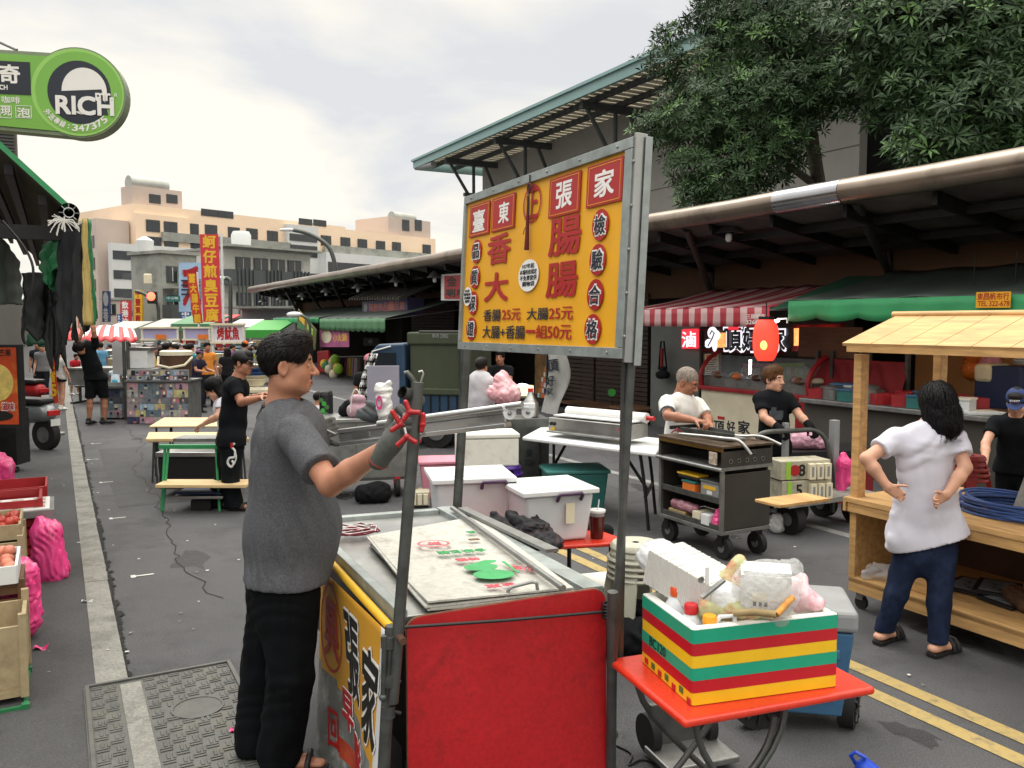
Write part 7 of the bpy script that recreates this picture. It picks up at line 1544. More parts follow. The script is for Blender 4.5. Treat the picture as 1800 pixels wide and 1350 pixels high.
pg=thing('tilted_banner', 'tilted dark banner with yellow and green squares above the main man', 'banner', onT(535, 580, 7.4));PS=Plane(onT(515, 590, 7.4), onT(560, 590, 7.4));u, v, wd, hh=PS.box(523, 560, 556, 596);mb=MB();M4=PS.at(u, v, 0)@Matrix.Rotation(R(-18), 4, 'Z');mb.box((0, 0, 0), (wd, hh, .02), mat('banner olive', '5a5a34', .6, var=.4, scale=3), M4);mb.obj('cloth', pg);mb=MB();[mb.box(((-.25+.45*i)*wd, (.2-.4*j)*hh, .014), (wd*.3, hh*.28, .01), ('yellow', 'green', 'lime', 'yellow')[i*2+j], M4)for i in range(2)for j in range(2)];mb.obj('print', pg)
rk=thing('clothes_rail', 'steel clothes rail in front of the dark clothes shop', 'clothes rail', gdrop(onT(620, 700, 9.2)));mb=MB();a, b=onT(572, 628, 9.2), onT(668, 626, 9.2);mb.cyl(a, b, .03, 'steel dull');mb.obj('rail', rk)
for k, p_ in enumerate((a, b)):mb=MB();mb.cyl(gdrop(p_), p_, .03, 'steel dull');mb.obj('post', rk)
rn3=random.Random(5)
for k in range(22):
 px=572+k*4.3+rn3.uniform(-1, 1);p=onT(px, 629, 9.15);hgt=rn3.uniform(.8, 1.5);m=rn3.choice(('black', 'navy', 'grey', 'dark red', 'cream', 'brown', 'pink', 'teal plastic', 'yellow', 'black'))
 mb=MB();mb.hexa([p+SD*e+SR*f-UP*hgt for e, f in((-.10, -.18), (-.10, .18), (.10, .18), (.10, -.18))], [p+SD*e+SR*f for e, f in((-.05, -.1), (-.05, .1), (.05, .1), (.05, -.1))], m);tag(mb.obj('garment', None, bevel=.03), 'garment on a hanger among those on the clothes rail', 'garment', 'garments on the clothes rail')
for px, y0, y1, m, lb in((573, 616, 655, 'red', 'bright red shirt hanging at the left of the clothes shop'), (590, 628, 690, 'yellow', 'mustard yellow dress hanging beside the red shirt'), (658, 592, 608, 'grey', 'dark shirt with a white star hanging high in the clothes shop')):
 o=thing('hanging_shirt', lb, 'shirt', onT(px, y1, 8.6));PS=Plane(onT(px-12, y1, 8.6), onT(px+12, y1, 8.6));w2=10 if m=='red' else 5 if m=='yellow' else 14;mb=MB();PS.rect(mb, m if m!='grey' else 'black', px-w2, y0, px+w2, y1, 0, .12);mb.obj('shirt', o, bevel=.05)
 if m=='grey':mb=MB();u, v, wd, hh=PS.box(px-6, 594, px+6, 606);mb.prism([((wd/2 if i%2==0 else wd/5)*math.cos(R(90+30*i)), (hh/2 if i%2==0 else hh/5)*math.sin(R(90+30*i)))for i in range(12)], .01, 'grey', PS.at(u, v, .121));mb.obj('star_print', o)
for k in range(10):
 p=onT(568+k*3%30+rn3.uniform(-4, 4), 660+rn3.uniform(-30, 25), 8.3);mb=MB();mb.sph(p, (.16, .14, .18), rn3.choice(('lime', 'yellow', 'cream', 'green')));tag(mb.obj('fruit_bundle', None, smooth=180), 'bundle of green and yellow fruit at the stall left of the clothes shop', 'fruit', 'fruit bundles beside the clothes shop')
o=thing('leaf_print_bag', 'dark bag with bright green leaf print behind the main man', 'bag', P(578, 700, 9.8));PS=Plane(P(566, 735, 9.8), P(590, 735, 9.8));mb=MB();PS.rect(mb, 'black', 568, 684, 587, 735, 0, .25);mb.obj('bag', o, bevel=.05);mb=MB();[PS.disc(mb, 'neon green' if k%2 else 'print leaf', 569+(k*5)%12, 696+k*6, 577+(k*5)%12, 704+k*6, .251, .004)for k in range(5)];mb.obj('leaf_print', o)
# ================================================================ left side: green awning, shop sign, stalls, scooters
la=thing('shop_awning', 'big dark green awning hung with torn tarpaulins along the left shops', 'awning', ST(12, -.6, 0))
mat('awning under', '56523f', .85, var=.3, scale=2);mat('tarp green', '1f6a3e', .5, var=.25, scale=3, bump=.5, bscale=7);mat('tarp black', '1f2325', .75, var=.4, scale=3, bump=.5, bscale=8);mat('tarp edge', 'b09a5c', .7, var=.15)
pa, pb=P(122, 372, 5.5), P(-40, 232, 5.25)
sa, ta, za=pa.dot(SD), pa.dot(SR), pa.z;tb_, zb_=pb.dot(SR)-.6, pb.z+.62
mb=MB();mb.hexa([ST(sa, ta, za), ST(16, ta, za), ST(16, tb_, zb_), ST(sa, tb_, zb_)], [ST(sa, ta, za+.03), ST(16, ta, za+.03), ST(16, tb_, zb_+.03), ST(sa, tb_, zb_+.03)], 'awning under');mb.obj('canopy', la)
mb=MB();mb.hexa([ST(sa-.012, ta, za), ST(sa-.002, ta, za), ST(sa-.002, tb_, zb_), ST(sa-.012, tb_, zb_)], [ST(sa-.012, ta, za+.045), ST(sa-.002, ta, za+.045), ST(sa-.002, tb_, zb_+.045), ST(sa-.012, tb_, zb_+.045)], 'awn green');mb.obj('edge_trim', la)
mb=MB()
for i in range(9):
 t=ta-.15-i*.18;z=za+(ta-t)/(ta-tb_)*(zb_-za)-.07;mb.box((0, 0, 0), (.05, 10, .06), 'black metal', RZ(STREET, ST(sa+5.1, t, z)))
mb.box((0, 0, 0), (1.5, .07, .09), 'black metal', RZ(STREET, ST(sa+.25, ta-.75, za-.12)));mb.obj('rafter', la)
c=P(121, 374, 5.45);mb=MB();mb.tube([c, c+SD*8], .062, 'steel dull', 20, False);mb.tube([c+SD*.001, c+SD*8], .052, 'dark gap', 20, False)
for k in range(8):a=k*math.pi/4;d=SR*math.cos(a)+UP*math.sin(a);mb.cyl(c+d*.028+SD*.004, c+d*.058+SD*.004, .004, 'steel', n=6)
mb.tube([c+(SR*math.cos(a)+UP*math.sin(a))*.03 for a in[2*math.pi*i/20 for i in range(21)]], .004, 'steel', 6);mb.obj('roller_tube', la, smooth=50)
mb=MB();rn=random.Random(2)
for k in range(26):
 a=rn.uniform(0, 6.28);d=SR*math.cos(a)*.09+UP*(math.sin(a)*.05-.03);q=P(112, 386, 5.43);mb.tube([q, q+d*.6+UP*.01, q+d+UP*rn.uniform(-.04, .02)], .003, 'tray white', 5)
mb.obj('frayed_rope', la)
def hang(name, pts_top, drop, m, fold=.05, par=la, nu=44, nv=22, taper=.0, seed=0):
 mb=MB();T=smooth_path(pts_top, 6);n=len(T)-1
 def f(u, v):
  i=min(int(u*n), n-1);p=T[i].lerp(T[i+1], u*n-i);d=drop(u)if callable(drop)else drop
  return p-UP*(d*v)+SR*((fold*math.sin(u*17+seed+v*2)+.45*fold*math.sin(u*47+3*v+seed))*(.35+v)+.3*fold*math.sin(v*19+u*9))+SD*(fold*math.cos(u*11+seed)*v-taper*v)
 mb.grid(f, nu, nv, m);mb.obj(name, par, smooth=180, solid=.01)
hang('rolled_curtain', [P(150, 384, 5.6), P(156, 386, 6.1)], .70, 'tarp green', .02, seed=1);hang('curtain_edge', [P(146, 384, 5.5), P(151, 385, 5.55)], .68, 'tarp edge', .012, seed=2)
hang('black_tarpaulin', [P(104, 402, 5.7), P(140, 394, 5.6), P(146, 392, 6.2)], lambda u:.62+.16*abs(math.sin(u*23))-.1*u, 'tarp black', .022, seed=3)
hang('green_tarpaulin', [P(78, 432, 5.8), P(108, 402, 5.7), P(122, 410, 5.9)], lambda u:.26+.08*math.sin(u*9), 'tarp green', .03, seed=4)
hang('green_curtain', [P(-60, 395, 5.6), P(10, 425, 5.9), P(34, 470, 7)], lambda u:.55-.25*u, 'awn dark', .02, seed=6)
hang('black_tarpaulin', [P(36, 480, 7), P(75, 480, 7.5), P(100, 500, 7.4)], lambda u:.45+.14*abs(math.sin(u*19)), 'tarp black', .025, seed=7)
hang('torn_strip', [P(88, 505, 7.0), P(104, 500, 7.0)], lambda u:.45+.25*math.sin(u*31), 'tarp black', .03, seed=9)
hang('clear_green_sheet', [P(60, 525, 8), P(68, 528, 8), P(92, 560, 8.3)], lambda u:.45-.15*u, 'awn green flap', .05, seed=8)
mb=MB();mb.tube(smooth_path([P(5, 388, 5.4), P(40, 430, 5.4), P(58, 470, 5.4), P(55, 515, 5.4), P(48, 530, 5.4)]), .008, 'black plastic', 6);mb.obj('cable', la)
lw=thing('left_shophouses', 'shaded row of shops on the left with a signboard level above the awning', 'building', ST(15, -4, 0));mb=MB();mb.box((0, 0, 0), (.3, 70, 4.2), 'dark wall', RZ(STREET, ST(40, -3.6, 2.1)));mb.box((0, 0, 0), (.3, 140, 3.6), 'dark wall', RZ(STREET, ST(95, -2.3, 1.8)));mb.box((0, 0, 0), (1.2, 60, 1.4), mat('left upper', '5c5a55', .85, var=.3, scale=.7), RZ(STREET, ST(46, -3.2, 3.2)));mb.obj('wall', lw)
mb=MB();q=P(2, 252, 9.5);mb.box((0, 0, 0), (.3, .4, .36), 'left upper', RZ(STREET, q));[mb.box((0, 0, 0), (.26, .015, .012), 'frame grey', RZ(STREET, q+UP*(.035*k-.14)-SD*.206))for k in range(9)];mb.obj('wall_unit', lw)
DS=7.0;MRP=Plane(P(-120, 228, DS-.25), P(220, 240, DS));ms=thing('shop_sign', 'green shop sign with a big round end and a phone number projecting on the left', 'sign', P(130, 160, DS))
mat('sign green', '78b04a', .45, var=.05, scale=3);mat('sign green pale', '93c763', .45, var=.04);mat('sign rim', '7d8a72', .5, .3, var=.15)
u0, v0, wd, hh=MRP.box(52, 83, 221, 242);cx, cy=u0, v0;rr=wd/2
uL, vT=MRP.uv(-120, 70);_, vB=MRP.uv(10, 222);_, vT2=MRP.uv(10, 86);_, vTr=MRP.uv(75, 92)
mb=MB();mb.prism(circ(48, rr, hh/2, (cx, cy)), .15, 'sign rim', MRP.m@TR(0, 0, -.15));mb.prism([(uL, vB), (cx-rr*.1, cy-hh/2*.98), (cx-rr*.3, vTr), (uL, vT2)], .14, 'sign rim', MRP.m@TR(0, 0, -.146));mb.obj('sign_box', ms)
mb=MB();mb.prism([(uL, vB+.03), (cx-rr*.3, cy-hh/2*.88), (cx-rr*.4, vTr-.03), (uL, vT2-.03)], .004, 'sign green', MRP.m);mb.prism(circ(48, rr*.965, hh/2*.965, (cx, cy)), .006, 'sign green pale', MRP.m);mb.prism(circ(48, rr*.90, hh/2*.90, (cx+.01, cy)), .008, 'sign green', MRP.m);mb.obj('green_face', ms)
mb=MB();mb.prism(circ(40, rr*.66, hh/2*.70, (cx+.012, cy)), .010, 'sign dark', MRP.m);MRP.rect(mb, 'sign dark', -60, 107, 54, 165, .0045, .004);mb.prism([(cx-rr*.48, cy+.0), (cx+rr*.5, cy+.03), (cx+rr*.62, cy-hh*.24), (cx-rr*.36, cy-hh*.19)], .014, 'sign dark', MRP.m);mb.obj('black_shape', ms)
mb=MB();mb.prism(circ(40, rr*.47, hh/2*.52, (cx+.05, cy+.01)), .012, 'sign white', MRP.m);mb.obj('white_disc', ms)
mb=MB();MRP.text(mb, 'RICH', 'sign white', 100, 171, 200, 202, .016, .03);MRP.text(mb, 'mr.', 'sign white', 169, 165, 199, 178, .016, .02);MRP.text(mb, '奇', 'sign white', 0, 115, 35, 146, .01, .03);MRP.text(mb, 'CH', 'sign white', 0, 150, 14, 158, .01, .03);MRP.text(mb, '咖啡', 'sign white', 4, 170, 36, 182, .006, .01);MRP.text(mb, '現', 'sign white', 2, 187, 19, 203, .006, .02);MRP.text(mb, '泡', 'sign white', 31, 190, 53, 206, .006, .02);MRP.text(mb, 'R', 'sign white', 202, 165, 208, 171, .012, .0)
for i, ch in enumerate('外送專線:347375'):
 a=R(216+96*i/10);mb.text(ch, 'sign white', MRP.m@TR(cx+rr*.79*math.cos(a), cy+hh/2*.79*math.sin(a), .0095)@Matrix.Rotation(a+R(90), 4, 'Z'), None if ch==':' else .040, .05 if ch!=':' else .03, .02)
for x0, x1 in((0, 21), (28, 56)):
 for a in((x0, 186, x1, 187), (x0, 207, x1, 208), (x0, 187, x0+1, 207), (x1-1, 187, x1, 207)):MRP.rect(mb, 'sign white', *a, .0055, .002)
mb.obj('lettering', ms);mb=MB();mb.cyl(P(-5, 72, DS), P(30, 88, DS), .012, 'steel dull');mb.obj('stay_rod', ms)
pbx=thing('poster_board', 'standing poster board with a pale fruit picture on an orange red ground', 'poster', gdrop(P(10, 760, 6.6)));PP=Plane(P(-40, 748, 6.5), P(36, 748, 6.5));mb=MB();PP.rect(mb, 'black', -45, 606, 36, 752, -.06, .06);mb.obj('frame', pbx);mb=MB();PP.rect(mb, mat('poster orange', 'c24a20', .4, var=.25, scale=6, dirt=('e3a03a', .8, 4, .52)), -45, 611, 31, 746, .001, .003);mb.obj('poster', pbx)
mb=MB();PP.disc(mb, mat('mango', 'd9c06a', .5, var=.3, scale=12), -30, 640, 24, 705, .004, .003);PP.text(mb, '芒果', 'banner black', -2, 614, 20, 626, .005, .02);PP.text(mb, '滋味', 'sign white', 4, 707, 27, 722, .008, .05);PP.text(mb, '滋味', 'sign red', 5, 708, 26, 721, .010, .02);PP.disc(mb, 'banner black', -30, 722, 24, 740, .004, .003);mb.obj('print', pbx)
def tray(name, label, cat, px, py, D, w_, d_, m, fruit=None, cnt=8, slope=0):
 c=P(px, py, D);o=thing(name, label, cat, c, STREET);mb=MB();mb.box((0, 0, 0), (w_, d_, .02), m);[mb.box(a, b, m)for a, b in(((-w_/2, 0, .04), (.015, d_, .10)), ((w_/2, 0, .04), (.015, d_, .10)), ((0, -d_/2, .04), (w_, .015, .098)), ((0, d_/2, .04), (w_, .015, .098)))];mb.obj('tray', o, world=False)
 if fruit:rn=random.Random(px);mb=MB();[mb.sph((rn.uniform(-.4, .4)*w_, rn.uniform(-.42, .42)*d_, .05+rn.uniform(0, .05)), .035, fruit, n=10)for _ in range(cnt)];mb.obj('fruit', o, world=False, smooth=180)
 return o
mat('tomato', 'a8382c', .3, var=.2);mat('peachy', 'c77a62', .4, var=.2);mat('crate red', '9a1d22', .5, var=.15);mat('carton brown', 'a39272', .85, var=.15, scale=6, dirt=('6f6047', .6, 5, .5))
def fruit_crate(label, px, py, D, w_, d_, h_, m, n=5, rot=STREET):
 c=P(px, py, D);o=thing('crate', label, 'crate', gdrop(c, c.z), rot);mb=MB()
 for k in range(n):
  z=h_*(k+.5)/n
  for a, b in(((0, -d_/2, z), (w_, .02, h_/n*.72)), ((0, d_/2, z), (w_, .02, h_/n*.72)), ((w_/2, 0, z), (.02, d_, h_/n*.72)), ((-w_/2, 0, z), (.02, d_, h_/n*.72))):mb.box(a, b, m)
 for x in(-1, 1):
  for y in(-1, 1):mb.box((x*w_/2, y*d_/2, h_/2), (.035, .035, h_), m)
 mb.box((0, 0, .015), (w_, d_, .03), m);mb.obj('slatted_body', o, world=False);return o
fruit_crate('tall red slatted plastic basket under the scale tray on the left', 22, 1000, 6.45, .42, .5, .58, 'crate red', 8);o=thing('price_tray', 'shallow tray of printed cards on top of the red basket', 'tray', P(30, 895, 6.4), STREET);mb=MB();mb.box((0, 0, .0), (.5, .55, .05), 'steel dull');mb.box((0, 0, .03), (.44, .49, .008), 'white');[mb.box((-.15+.15*(k%3), -.15+.15*(k//3), .036), (.08, .08, .003), 'label print')for k in range(9)];mb.obj('tray', o, world=False)
tray('red_tray', 'red plastic tray divided into cells behind the price tray', 'tray', 10, 870, 7.0, .6, .5, 'crate red')
tray('fruit_tray', 'tray of red tomatoes at the left edge above the carton', 'tray', -8, 935, 5.6, .3, .5, 'carton brown', 'tomato', 26);tray('fruit_tray', 'white tray of peach coloured fruit at the left edge', 'tray', -22, 1010, 4.7, .3, .45, 'white plastic', 'peachy', 24)
fruit_crate('brown carton with dark printed characters at the lower left edge', -20, 1205, 4.25, .34, .45, .42, 'carton brown', 1);fruit_crate('green and brown crate at the bottom left edge', -22, 1262, 4.2, .36, .5, .14, 'tarp green', 2);fruit_crate('tan carton supporting the tomato tray at the left edge', -8, 1010, 5.5, .32, .5, .3, 'carton brown', 1);fruit_crate('wooden crate under the peach coloured fruit tray', -14, 1090, 4.75, .32, .45, .28, 'wood dark', 3)
q=P(-2, 1150, 4.0);mb=MB();PP2=Plane(P(-20, 1200, 4.04), P(24, 1200, 4.04));[PP2.text(mb, ch, 'banner black', 4, 1110+30*k, 18, 1132+30*k, .002, .02)for k, ch in enumerate('水果')];tag(mb.obj('carton_print', None), 'dark printed characters on the brown carton at the lower left', 'print')
bpy.data.objects.remove(bpy.data.objects['carton_print'])
hang_bag('bundle of long pink and white striped bags hanging beside the red basket', [(P(72, 915, 6.2), P(80, 935, 6.2), .035, .09), (P(80, 935, 6.2), P(92, 1005, 6.2), .10, .11), (P(74, 935, 6.25), P(72, 985, 6.25), .07, .07)], seed=2, res=.012, folds=.014);hang_bag('large pink and white striped bag hanging at the lower left edge', [(P(26, 995, 5.0), P(34, 1010, 5.0), .035, .09), (P(34, 1010, 5.0), P(42, 1090, 5.0), .10, .10), (P(14, 1015, 5.05), P(18, 1100, 5.05), .07, .06)], seed=5, res=.012, folds=.014)
hang_bag('pink bag hanging highest at the left edge below the poster board', [(P(2, 805, 7.6), P(8, 820, 7.6), .05, .07), (P(8, 820, 7.6), P(10, 862, 7.6), .08, .06)], seed=9)
for px, py, lb, m in((72, 1138, 'small pink scrap of paper near the left curb strip', 'pink bag'), (418, 1284, 'pink paper scrap on the asphalt behind the main man', 'pink bag'), (35, 1142, 'white paper scrap by the lower left crates', 'white'), (153, 1057, 'white stick lying on the concrete strip', 'white')):
 g=G(px, py, .012);o=thing('paper_scrap', lb, 'litter', g);mb=MB();mb.grid(lambda u, v:g+Vector(((u-.5)*.07, (v-.5)*(.05 if m!='white' else .02), .012*math.sin(5*u+3*v))), 4, 4, m);mb.obj('scrap', o, solid=.002)
rn=np.random.RandomState(3);mb=MB()
for _ in range(260):
 s, t=rn.uniform(2.5, 13), rn.uniform(-2, 6);k=rn.uniform(.004, .011);mb.quad(*[ST(s+a*k, t+b*k*rn.uniform(.5, 1.5), .0125)for a, b in((-1, -1), (-1, 1), (1, 1), (1, -1))], 'white paint' if rn.rand()<.6 else 'concrete')
tag(mb.obj('litter'), 'pale grit and crumbs scattered over the asphalt', 'grit', kind='stuff')
mat('scooter silver', '8d9093', .35, .5, var=.1)
def scooter(label, px, py, D, rot, m):
 g=P(px, 566+FP*H/D, D);g.z=0;o=thing('scooter', label, 'scooter', g, rot)
 for x in(-.6, .6):mb=MB();mb.cyl((x, -.055, .23), (x, .055, .23), .23, 'rubber', n=24);mb.cyl((x, -.06, .23), (x, .06, .23), .12, 'steel dull', n=16);mb.obj('wheel', o, world=False, smooth=40)
 smesh('body', sdf([rc((-.62, 0, .55), (-.1, 0, .52), .14, .15, .06), rc((-.1, 0, .36), (.32, 0, .30), .11, .10, .05), rc((.36, 0, .32), (.46, 0, .85), .12, .10, .06), rc((.5, 0, .42), (.66, 0, .48), .07, .06, .03), el((.47, 0, .95), (.12, .15, .09), .04)], .02), m, o, world=False)
 mb=MB();mb.box((-.32, 0, .73), (.7, .26, .09), 'black plastic');mb.obj('seat', o, world=False, bevel=.04);mb=MB();mb.tube([(.40, -.33, 1.0), (.45, -.1, 1.0), (.45, .1, 1.0), (.40, .33, 1.0)], .018, 'black plastic');[mb.tube([(.43, y, 1.0), (.46, y*1.2, 1.15)], .008, 'black plastic')or mb.sph((.46, y*1.25, 1.19), (.02, .06, .045), 'black plastic')for y in(-.25, .25)];mb.obj('handlebar', o, world=False, smooth=60)
 mb=MB();mb.box((-.77, 0, .56), (.04, .2, .08), 'lit red' if 0 else 'red');mb.obj('tail_light', o, world=False, bevel=.01);mb=MB();mb.box((-.80, 0, .42), (.01, .16, .10), 'white');mb.obj('number_plate', o, world=False);return o
scooter('silver scooter parked rear out by the poster board', 32, 730, 12.8, STREET+130, 'scooter silver');scooter('dark red scooter parked behind the silver one', 36, 690, 17.0, STREET+125, 'crate red')
o=thing('rolling_stand', 'small dark wheeled stand below the poster board at the left edge', 'stand', P(20, 800, 7.8));g=G(22, 828);mb=MB();mb.box((g.x, g.y, .45), (.3, .3, .7), 'black metal');mb.obj('cabinet', o)
mb=MB();mb.cyl(g+Vector((.1, -.12, .04)), g+Vector((.14, -.12, .04)), .04, 'rubber');mb.obj('caster', o)
fs=thing('flag_stand', 'slim orange banner with yellow characters on a pole with a round base', 'banner', G(92, 765));D=14.2;PF=Plane(P(80, 710, D), P(104, 710, D));mb=MB();mb.lathe([(.19, 0), (.19, .04), (.05, .06)], 'steel dull', TR(*G(92, 765)), 20);mb.obj('base', fs);mb=MB();mb.cyl(G(92, 765), P(88, 568, D), .02, 'white plastic');mb.obj('pole', fs)
mb=MB();mb.add([P(82, 572, D), P(94, 710, D), P(103, 708, D), P(91, 570, D)], [(0, 1, 2, 3)], mat('flag orange', 'c23a1e', .6, var=.12));mb.obj('cloth', fs, solid=.01);mb=MB();[PF.text(mb, ch, 'yellow', 83.5+k*1.8, 580+k*24, 92.5+k*1.8, 600+k*24, .012, .03)for k, ch in enumerate('麵合人省5')];mb.obj('lettering', fs)
# ================================================================ banners, signs, lights over the market
def vflag(label, x0, x1, y0, y1, D, m, txt, tm, shift=0, name='flag_banner', slab=.04, polepx=None, cat='banner'):
 o=thing(name, label, cat, P((x0+x1)/2, y1, D));q=Plane(P(x0, y1, D), P(x1, y1, D));mb=MB();c=[q.at(*q.uv(x+(shift if y==y1 else 0), y)).translation for x, y in((x0, y1), (x1, y1), (x1, y0), (x0, y0))];mb.hexa([p+q.n*.0 for p in c], [p+q.n*slab for p in c], m);mb.obj('cloth' if polepx else 'board', o);mb=MB();k=len(txt);hh=(y1-y0)/k
 for i, ch in enumerate(txt):s_=shift*(i+.5)/k;q.text(mb, ch, tm, x0+(x1-x0)*.16+s_, y0+hh*i+hh*.1, x1-(x1-x0)*.16+s_, y0+hh*(i+1)-hh*.06, slab+.004, .035)
 mb.obj('lettering', o)
 if polepx:mb=MB();mb.cyl(P(polepx, y0-2, D), gdrop(P(polepx, y0, D)), .035, 'white plastic');mb.obj('pole', o)
 return o
mat('flag red', 'c8303a', .6, var=.08)
vflag('tall red flag with yellow outlined characters over the market', 352, 384, 412, 566, 26, 'flag red', '蚵仔煎臭豆腐', 'yellow', 6, polepx=389);vflag('shorter red flag with yellow characters left of the tall one', 329, 345, 480, 568, 28, 'flag orange', '薑大腸牛雜', 'yellow', 12, polepx=347)
vflag('yellow upright shop sign with dark red characters', 240, 253, 510, 566, 50, 'yellow', '千豐東廠', 'sign red', 0, 'upright_sign', .3, None, 'sign');vflag('red upright sign with two rows of white characters', 216, 232, 529, 572, 48, 'flag red', '飲港油', 'sign white', 0, 'upright_sign', .3, None, 'sign');vflag('narrow blue sign left of the red upright sign', 209, 215, 552, 574, 47, 'blue', '大街', 'sign white', 0, 'upright_sign', .2, None, 'sign');vflag('small blue street board under the red flags', 319, 336, 548, 572, 40, 'blue', '中正路', 'sign white', 0, 'upright_sign', .1, None, 'sign');vflag('pale yellow sign with red marks at the far end of the street', 155, 169, 515, 575, 70, 'cream', '茶行', 'orange', 0, 'upright_sign', .3, None, 'sign');vflag('dark blue sign with a white round mark at the far end of the street', 183, 195, 512, 566, 68, 'navy', '●巷', 'grey', 0, 'upright_sign', .3, None, 'sign');vflag('small red sign beside the pale yellow far sign', 141, 153, 546, 575, 66, 'sign red', '商店', 'cream', 0, 'upright_sign', .3, None, 'sign');vflag('green sign with a phone number at the left shops', 59, 78, 494, 511, 26, 'awn green', '坊', 'cream', 0, 'upright_sign', .2, None, 'sign')
o=vflag('large blue and white hoarding with a building picture behind the flags', 317, 362, 462, 548, 44, 'print sky' if 'print sky' in MATS else mat('print sky', '9db9d6', .6, var=.25, scale=.5), '禾', 'sign red', 0, 'hoarding', .2, None, 'billboard');q=Plane(P(317, 548, 43.8), P(362, 548, 43.8));mb=MB();q.htext(mb, '禾風館', 'sign red', 320, 474, 345, 484, .1, .02);[q.rect(mb, 'grey', 345+5*(k%3), 490+7*(k//3), 349+5*(k%3), 494+7*(k//3), .1, .02)for k in range(15)];[q.rect(mb, 'sign dark', 320, 492+8*k, 334, 495+8*k, .1, .02)for k in range(4)];mb.obj('print', o)
def streetlamp(label, pts, D, r=.06, hx=.5):
 o=thing('street_lamp', label, 'street lamp', gdrop(P(*pts[0], D)));mb=MB();mb.tube([gdrop(P(*pts[0], D))]+smooth_path([P(x, y, D)for x, y in pts]), r, 'tube grey', 10);mb.obj('pole', o, smooth=60);e=P(*pts[-1], D);mb=MB();mb.sph(e-Vector((hx*.5, 0, 0)), (hx, .14, .09), 'white plastic');mb.obj('lamp_head', o, smooth=180);return o
streetlamp('tall curved street lamp over the market hall eaves', [(591, 500), (588, 462), (576, 432), (545, 412), (515, 404)], 44, .11, .5);streetlamp('white curved lamp post beside the old white block', [(405, 560), (405, 500), (401, 490), (394, 489)], 38, .09, .3);streetlamp('small lamp reaching out above the awning on a long arm', [(545, 575), (540, 560), (525, 553)], 26, .04, .25)
tl_=thing('traffic_light', 'traffic light glowing red on an arm beside the yellow sign', 'traffic light', gdrop(P(278, 560, 42)));mb=MB();mb.tube([gdrop(P(279, 560, 42))]+smooth_path([P(279, 560, 42), P(278, 540, 42), P(272, 528, 42), P(250, 515, 42), P(238, 512, 42)]), .08, 'tube grey', 10);mb.obj('pole', tl_, smooth=60);mb=MB();c=P(268, 523, 41.6);mb.box(tuple(c), (.42, .3, .6), 'black');mb.box((c.x-.2, c.y, c.z+.9), (.4, .1, .5), 'cream');mb.obj('housing', tl_, bevel=.05);mb=MB();mb.sph(c+Vector((0, -.16, .05)), (.21, .06, .21), mat('lit signal', (1, .10, .05), .5, var=0, emit=3.5));mb.obj('red_lamp', tl_, smooth=180)
o=thing('street_sign', 'small teal street name sign beside the traffic light', 'sign', P(305, 525, 41));q=Plane(P(291, 530, 41), P(318, 530, 41));mb=MB();q.rect(mb, 'teal plastic', 291, 520, 317, 530, 0, .05);q.text(mb, '中山路', 'sign white', 294, 522, 314, 526, .052, .0);mb.obj('plate', o)
# ================================================================ market stalls in the middle distance
def canopy_stall(label, x0, x1, y0, y1, D, m='panel lav', txt=None):
 o=thing('market_stall', label, 'stall', gdrop(P((x0+x1)/2, y1, D)));q=Plane(P(x0, y1, D), P(x1, y1, D));u, v, wd, hh=q.box(x0, y0, x1, y1);mb=MB();mb.box((0, 0, -.03), (wd, hh, .06), m, q.at(u, v));mb.obj('sign_panel', o);mb=MB()
 for e in(-1, 1):mb.box((0, 0, 0), (wd+.1, .05, .1), 'cream', q.at(u, v+e*hh/2, .02))
 mb.obj('panel_frame', o)
 for sx in(-1, 1):
  p=q.at(u+sx*wd*.5, v).translation;mb=MB();mb.cyl(gdrop(p), p+UP*hh*.5, .035, 'tray white');mb.obj('post', o)
 zc=.62;mb=MB();c=q.at(u, 0).translation;mb.box((c.x, c.y+.4, zc/2), (wd, .7, zc), 'steel dull');mb.obj('counter', o)
 if txt:mb=MB();q.htext(mb, txt, 'sign red', x0+7, y0+5, x1-7, y1-5, .003, .035);mb.obj('lettering', o)
 return o
mat('panel lav', 'a3a0c4', .5, var=.06, scale=2)
canopy_stall('white squid stall with three red brush characters on its panel', 374, 428, 570, 602, 21, mat('panel white', 'cfcfdb', .5, var=.04), '烤魷魚')
for x0, x1, lb in((250, 312, 'stall with a long plain lavender panel on the left'), (324, 368, 'stall with a shorter plain lavender panel')):
 o=canopy_stall(lb, x0, x1, 576, 597, 26);q=Plane(P(x0, 597, 25.9), P(x1, 597, 25.9));mb=MB();q.rect(mb, 'orange', x0+24, 588, x0+42, 596, .0, .03);mb.obj('orange_plate', o)
uo=thing('striped_canopy', 'red and white scalloped canopy on two posts behind the man with raised arms', 'canopy', gdrop(P(185, 690, 17)));ap=P(186, 566, 17.4);mb=MB();n=40
def uc(u, v):
 x=112+130*u;yb=594+5*abs(math.sin(u*math.pi*7))+4*u;e=P(x, yb, 16.2+.3*math.sin(u*3));w_=min(1, v*1.3);top=P(140+92*u, 571+14*abs(u-.5), 17.6);return top.lerp(e, v)+UP*(.06*math.sin(v*3.1))
mb.grid(uc, n, 6, 'red');k=mb.mi('white');mb.m=[k if(i//3)%2 and j<5 and i>8 else 0 for j in range(6)for i in range(n)];mb.obj('cloth', uo, smooth=180, solid=.01)
for px in(217, 224):mb=MB();p=P(px, 600, 16.4);mb.cyl(gdrop(p), p, .03, 'tube grey');mb.obj('post', uo)
o=thing('draped_banners', 'bundle of red and yellow printed banners hanging at the left shops', 'banners', P(100, 590, 20));q=Plane(P(60, 605, 20), P(130, 605, 20));mb=MB()
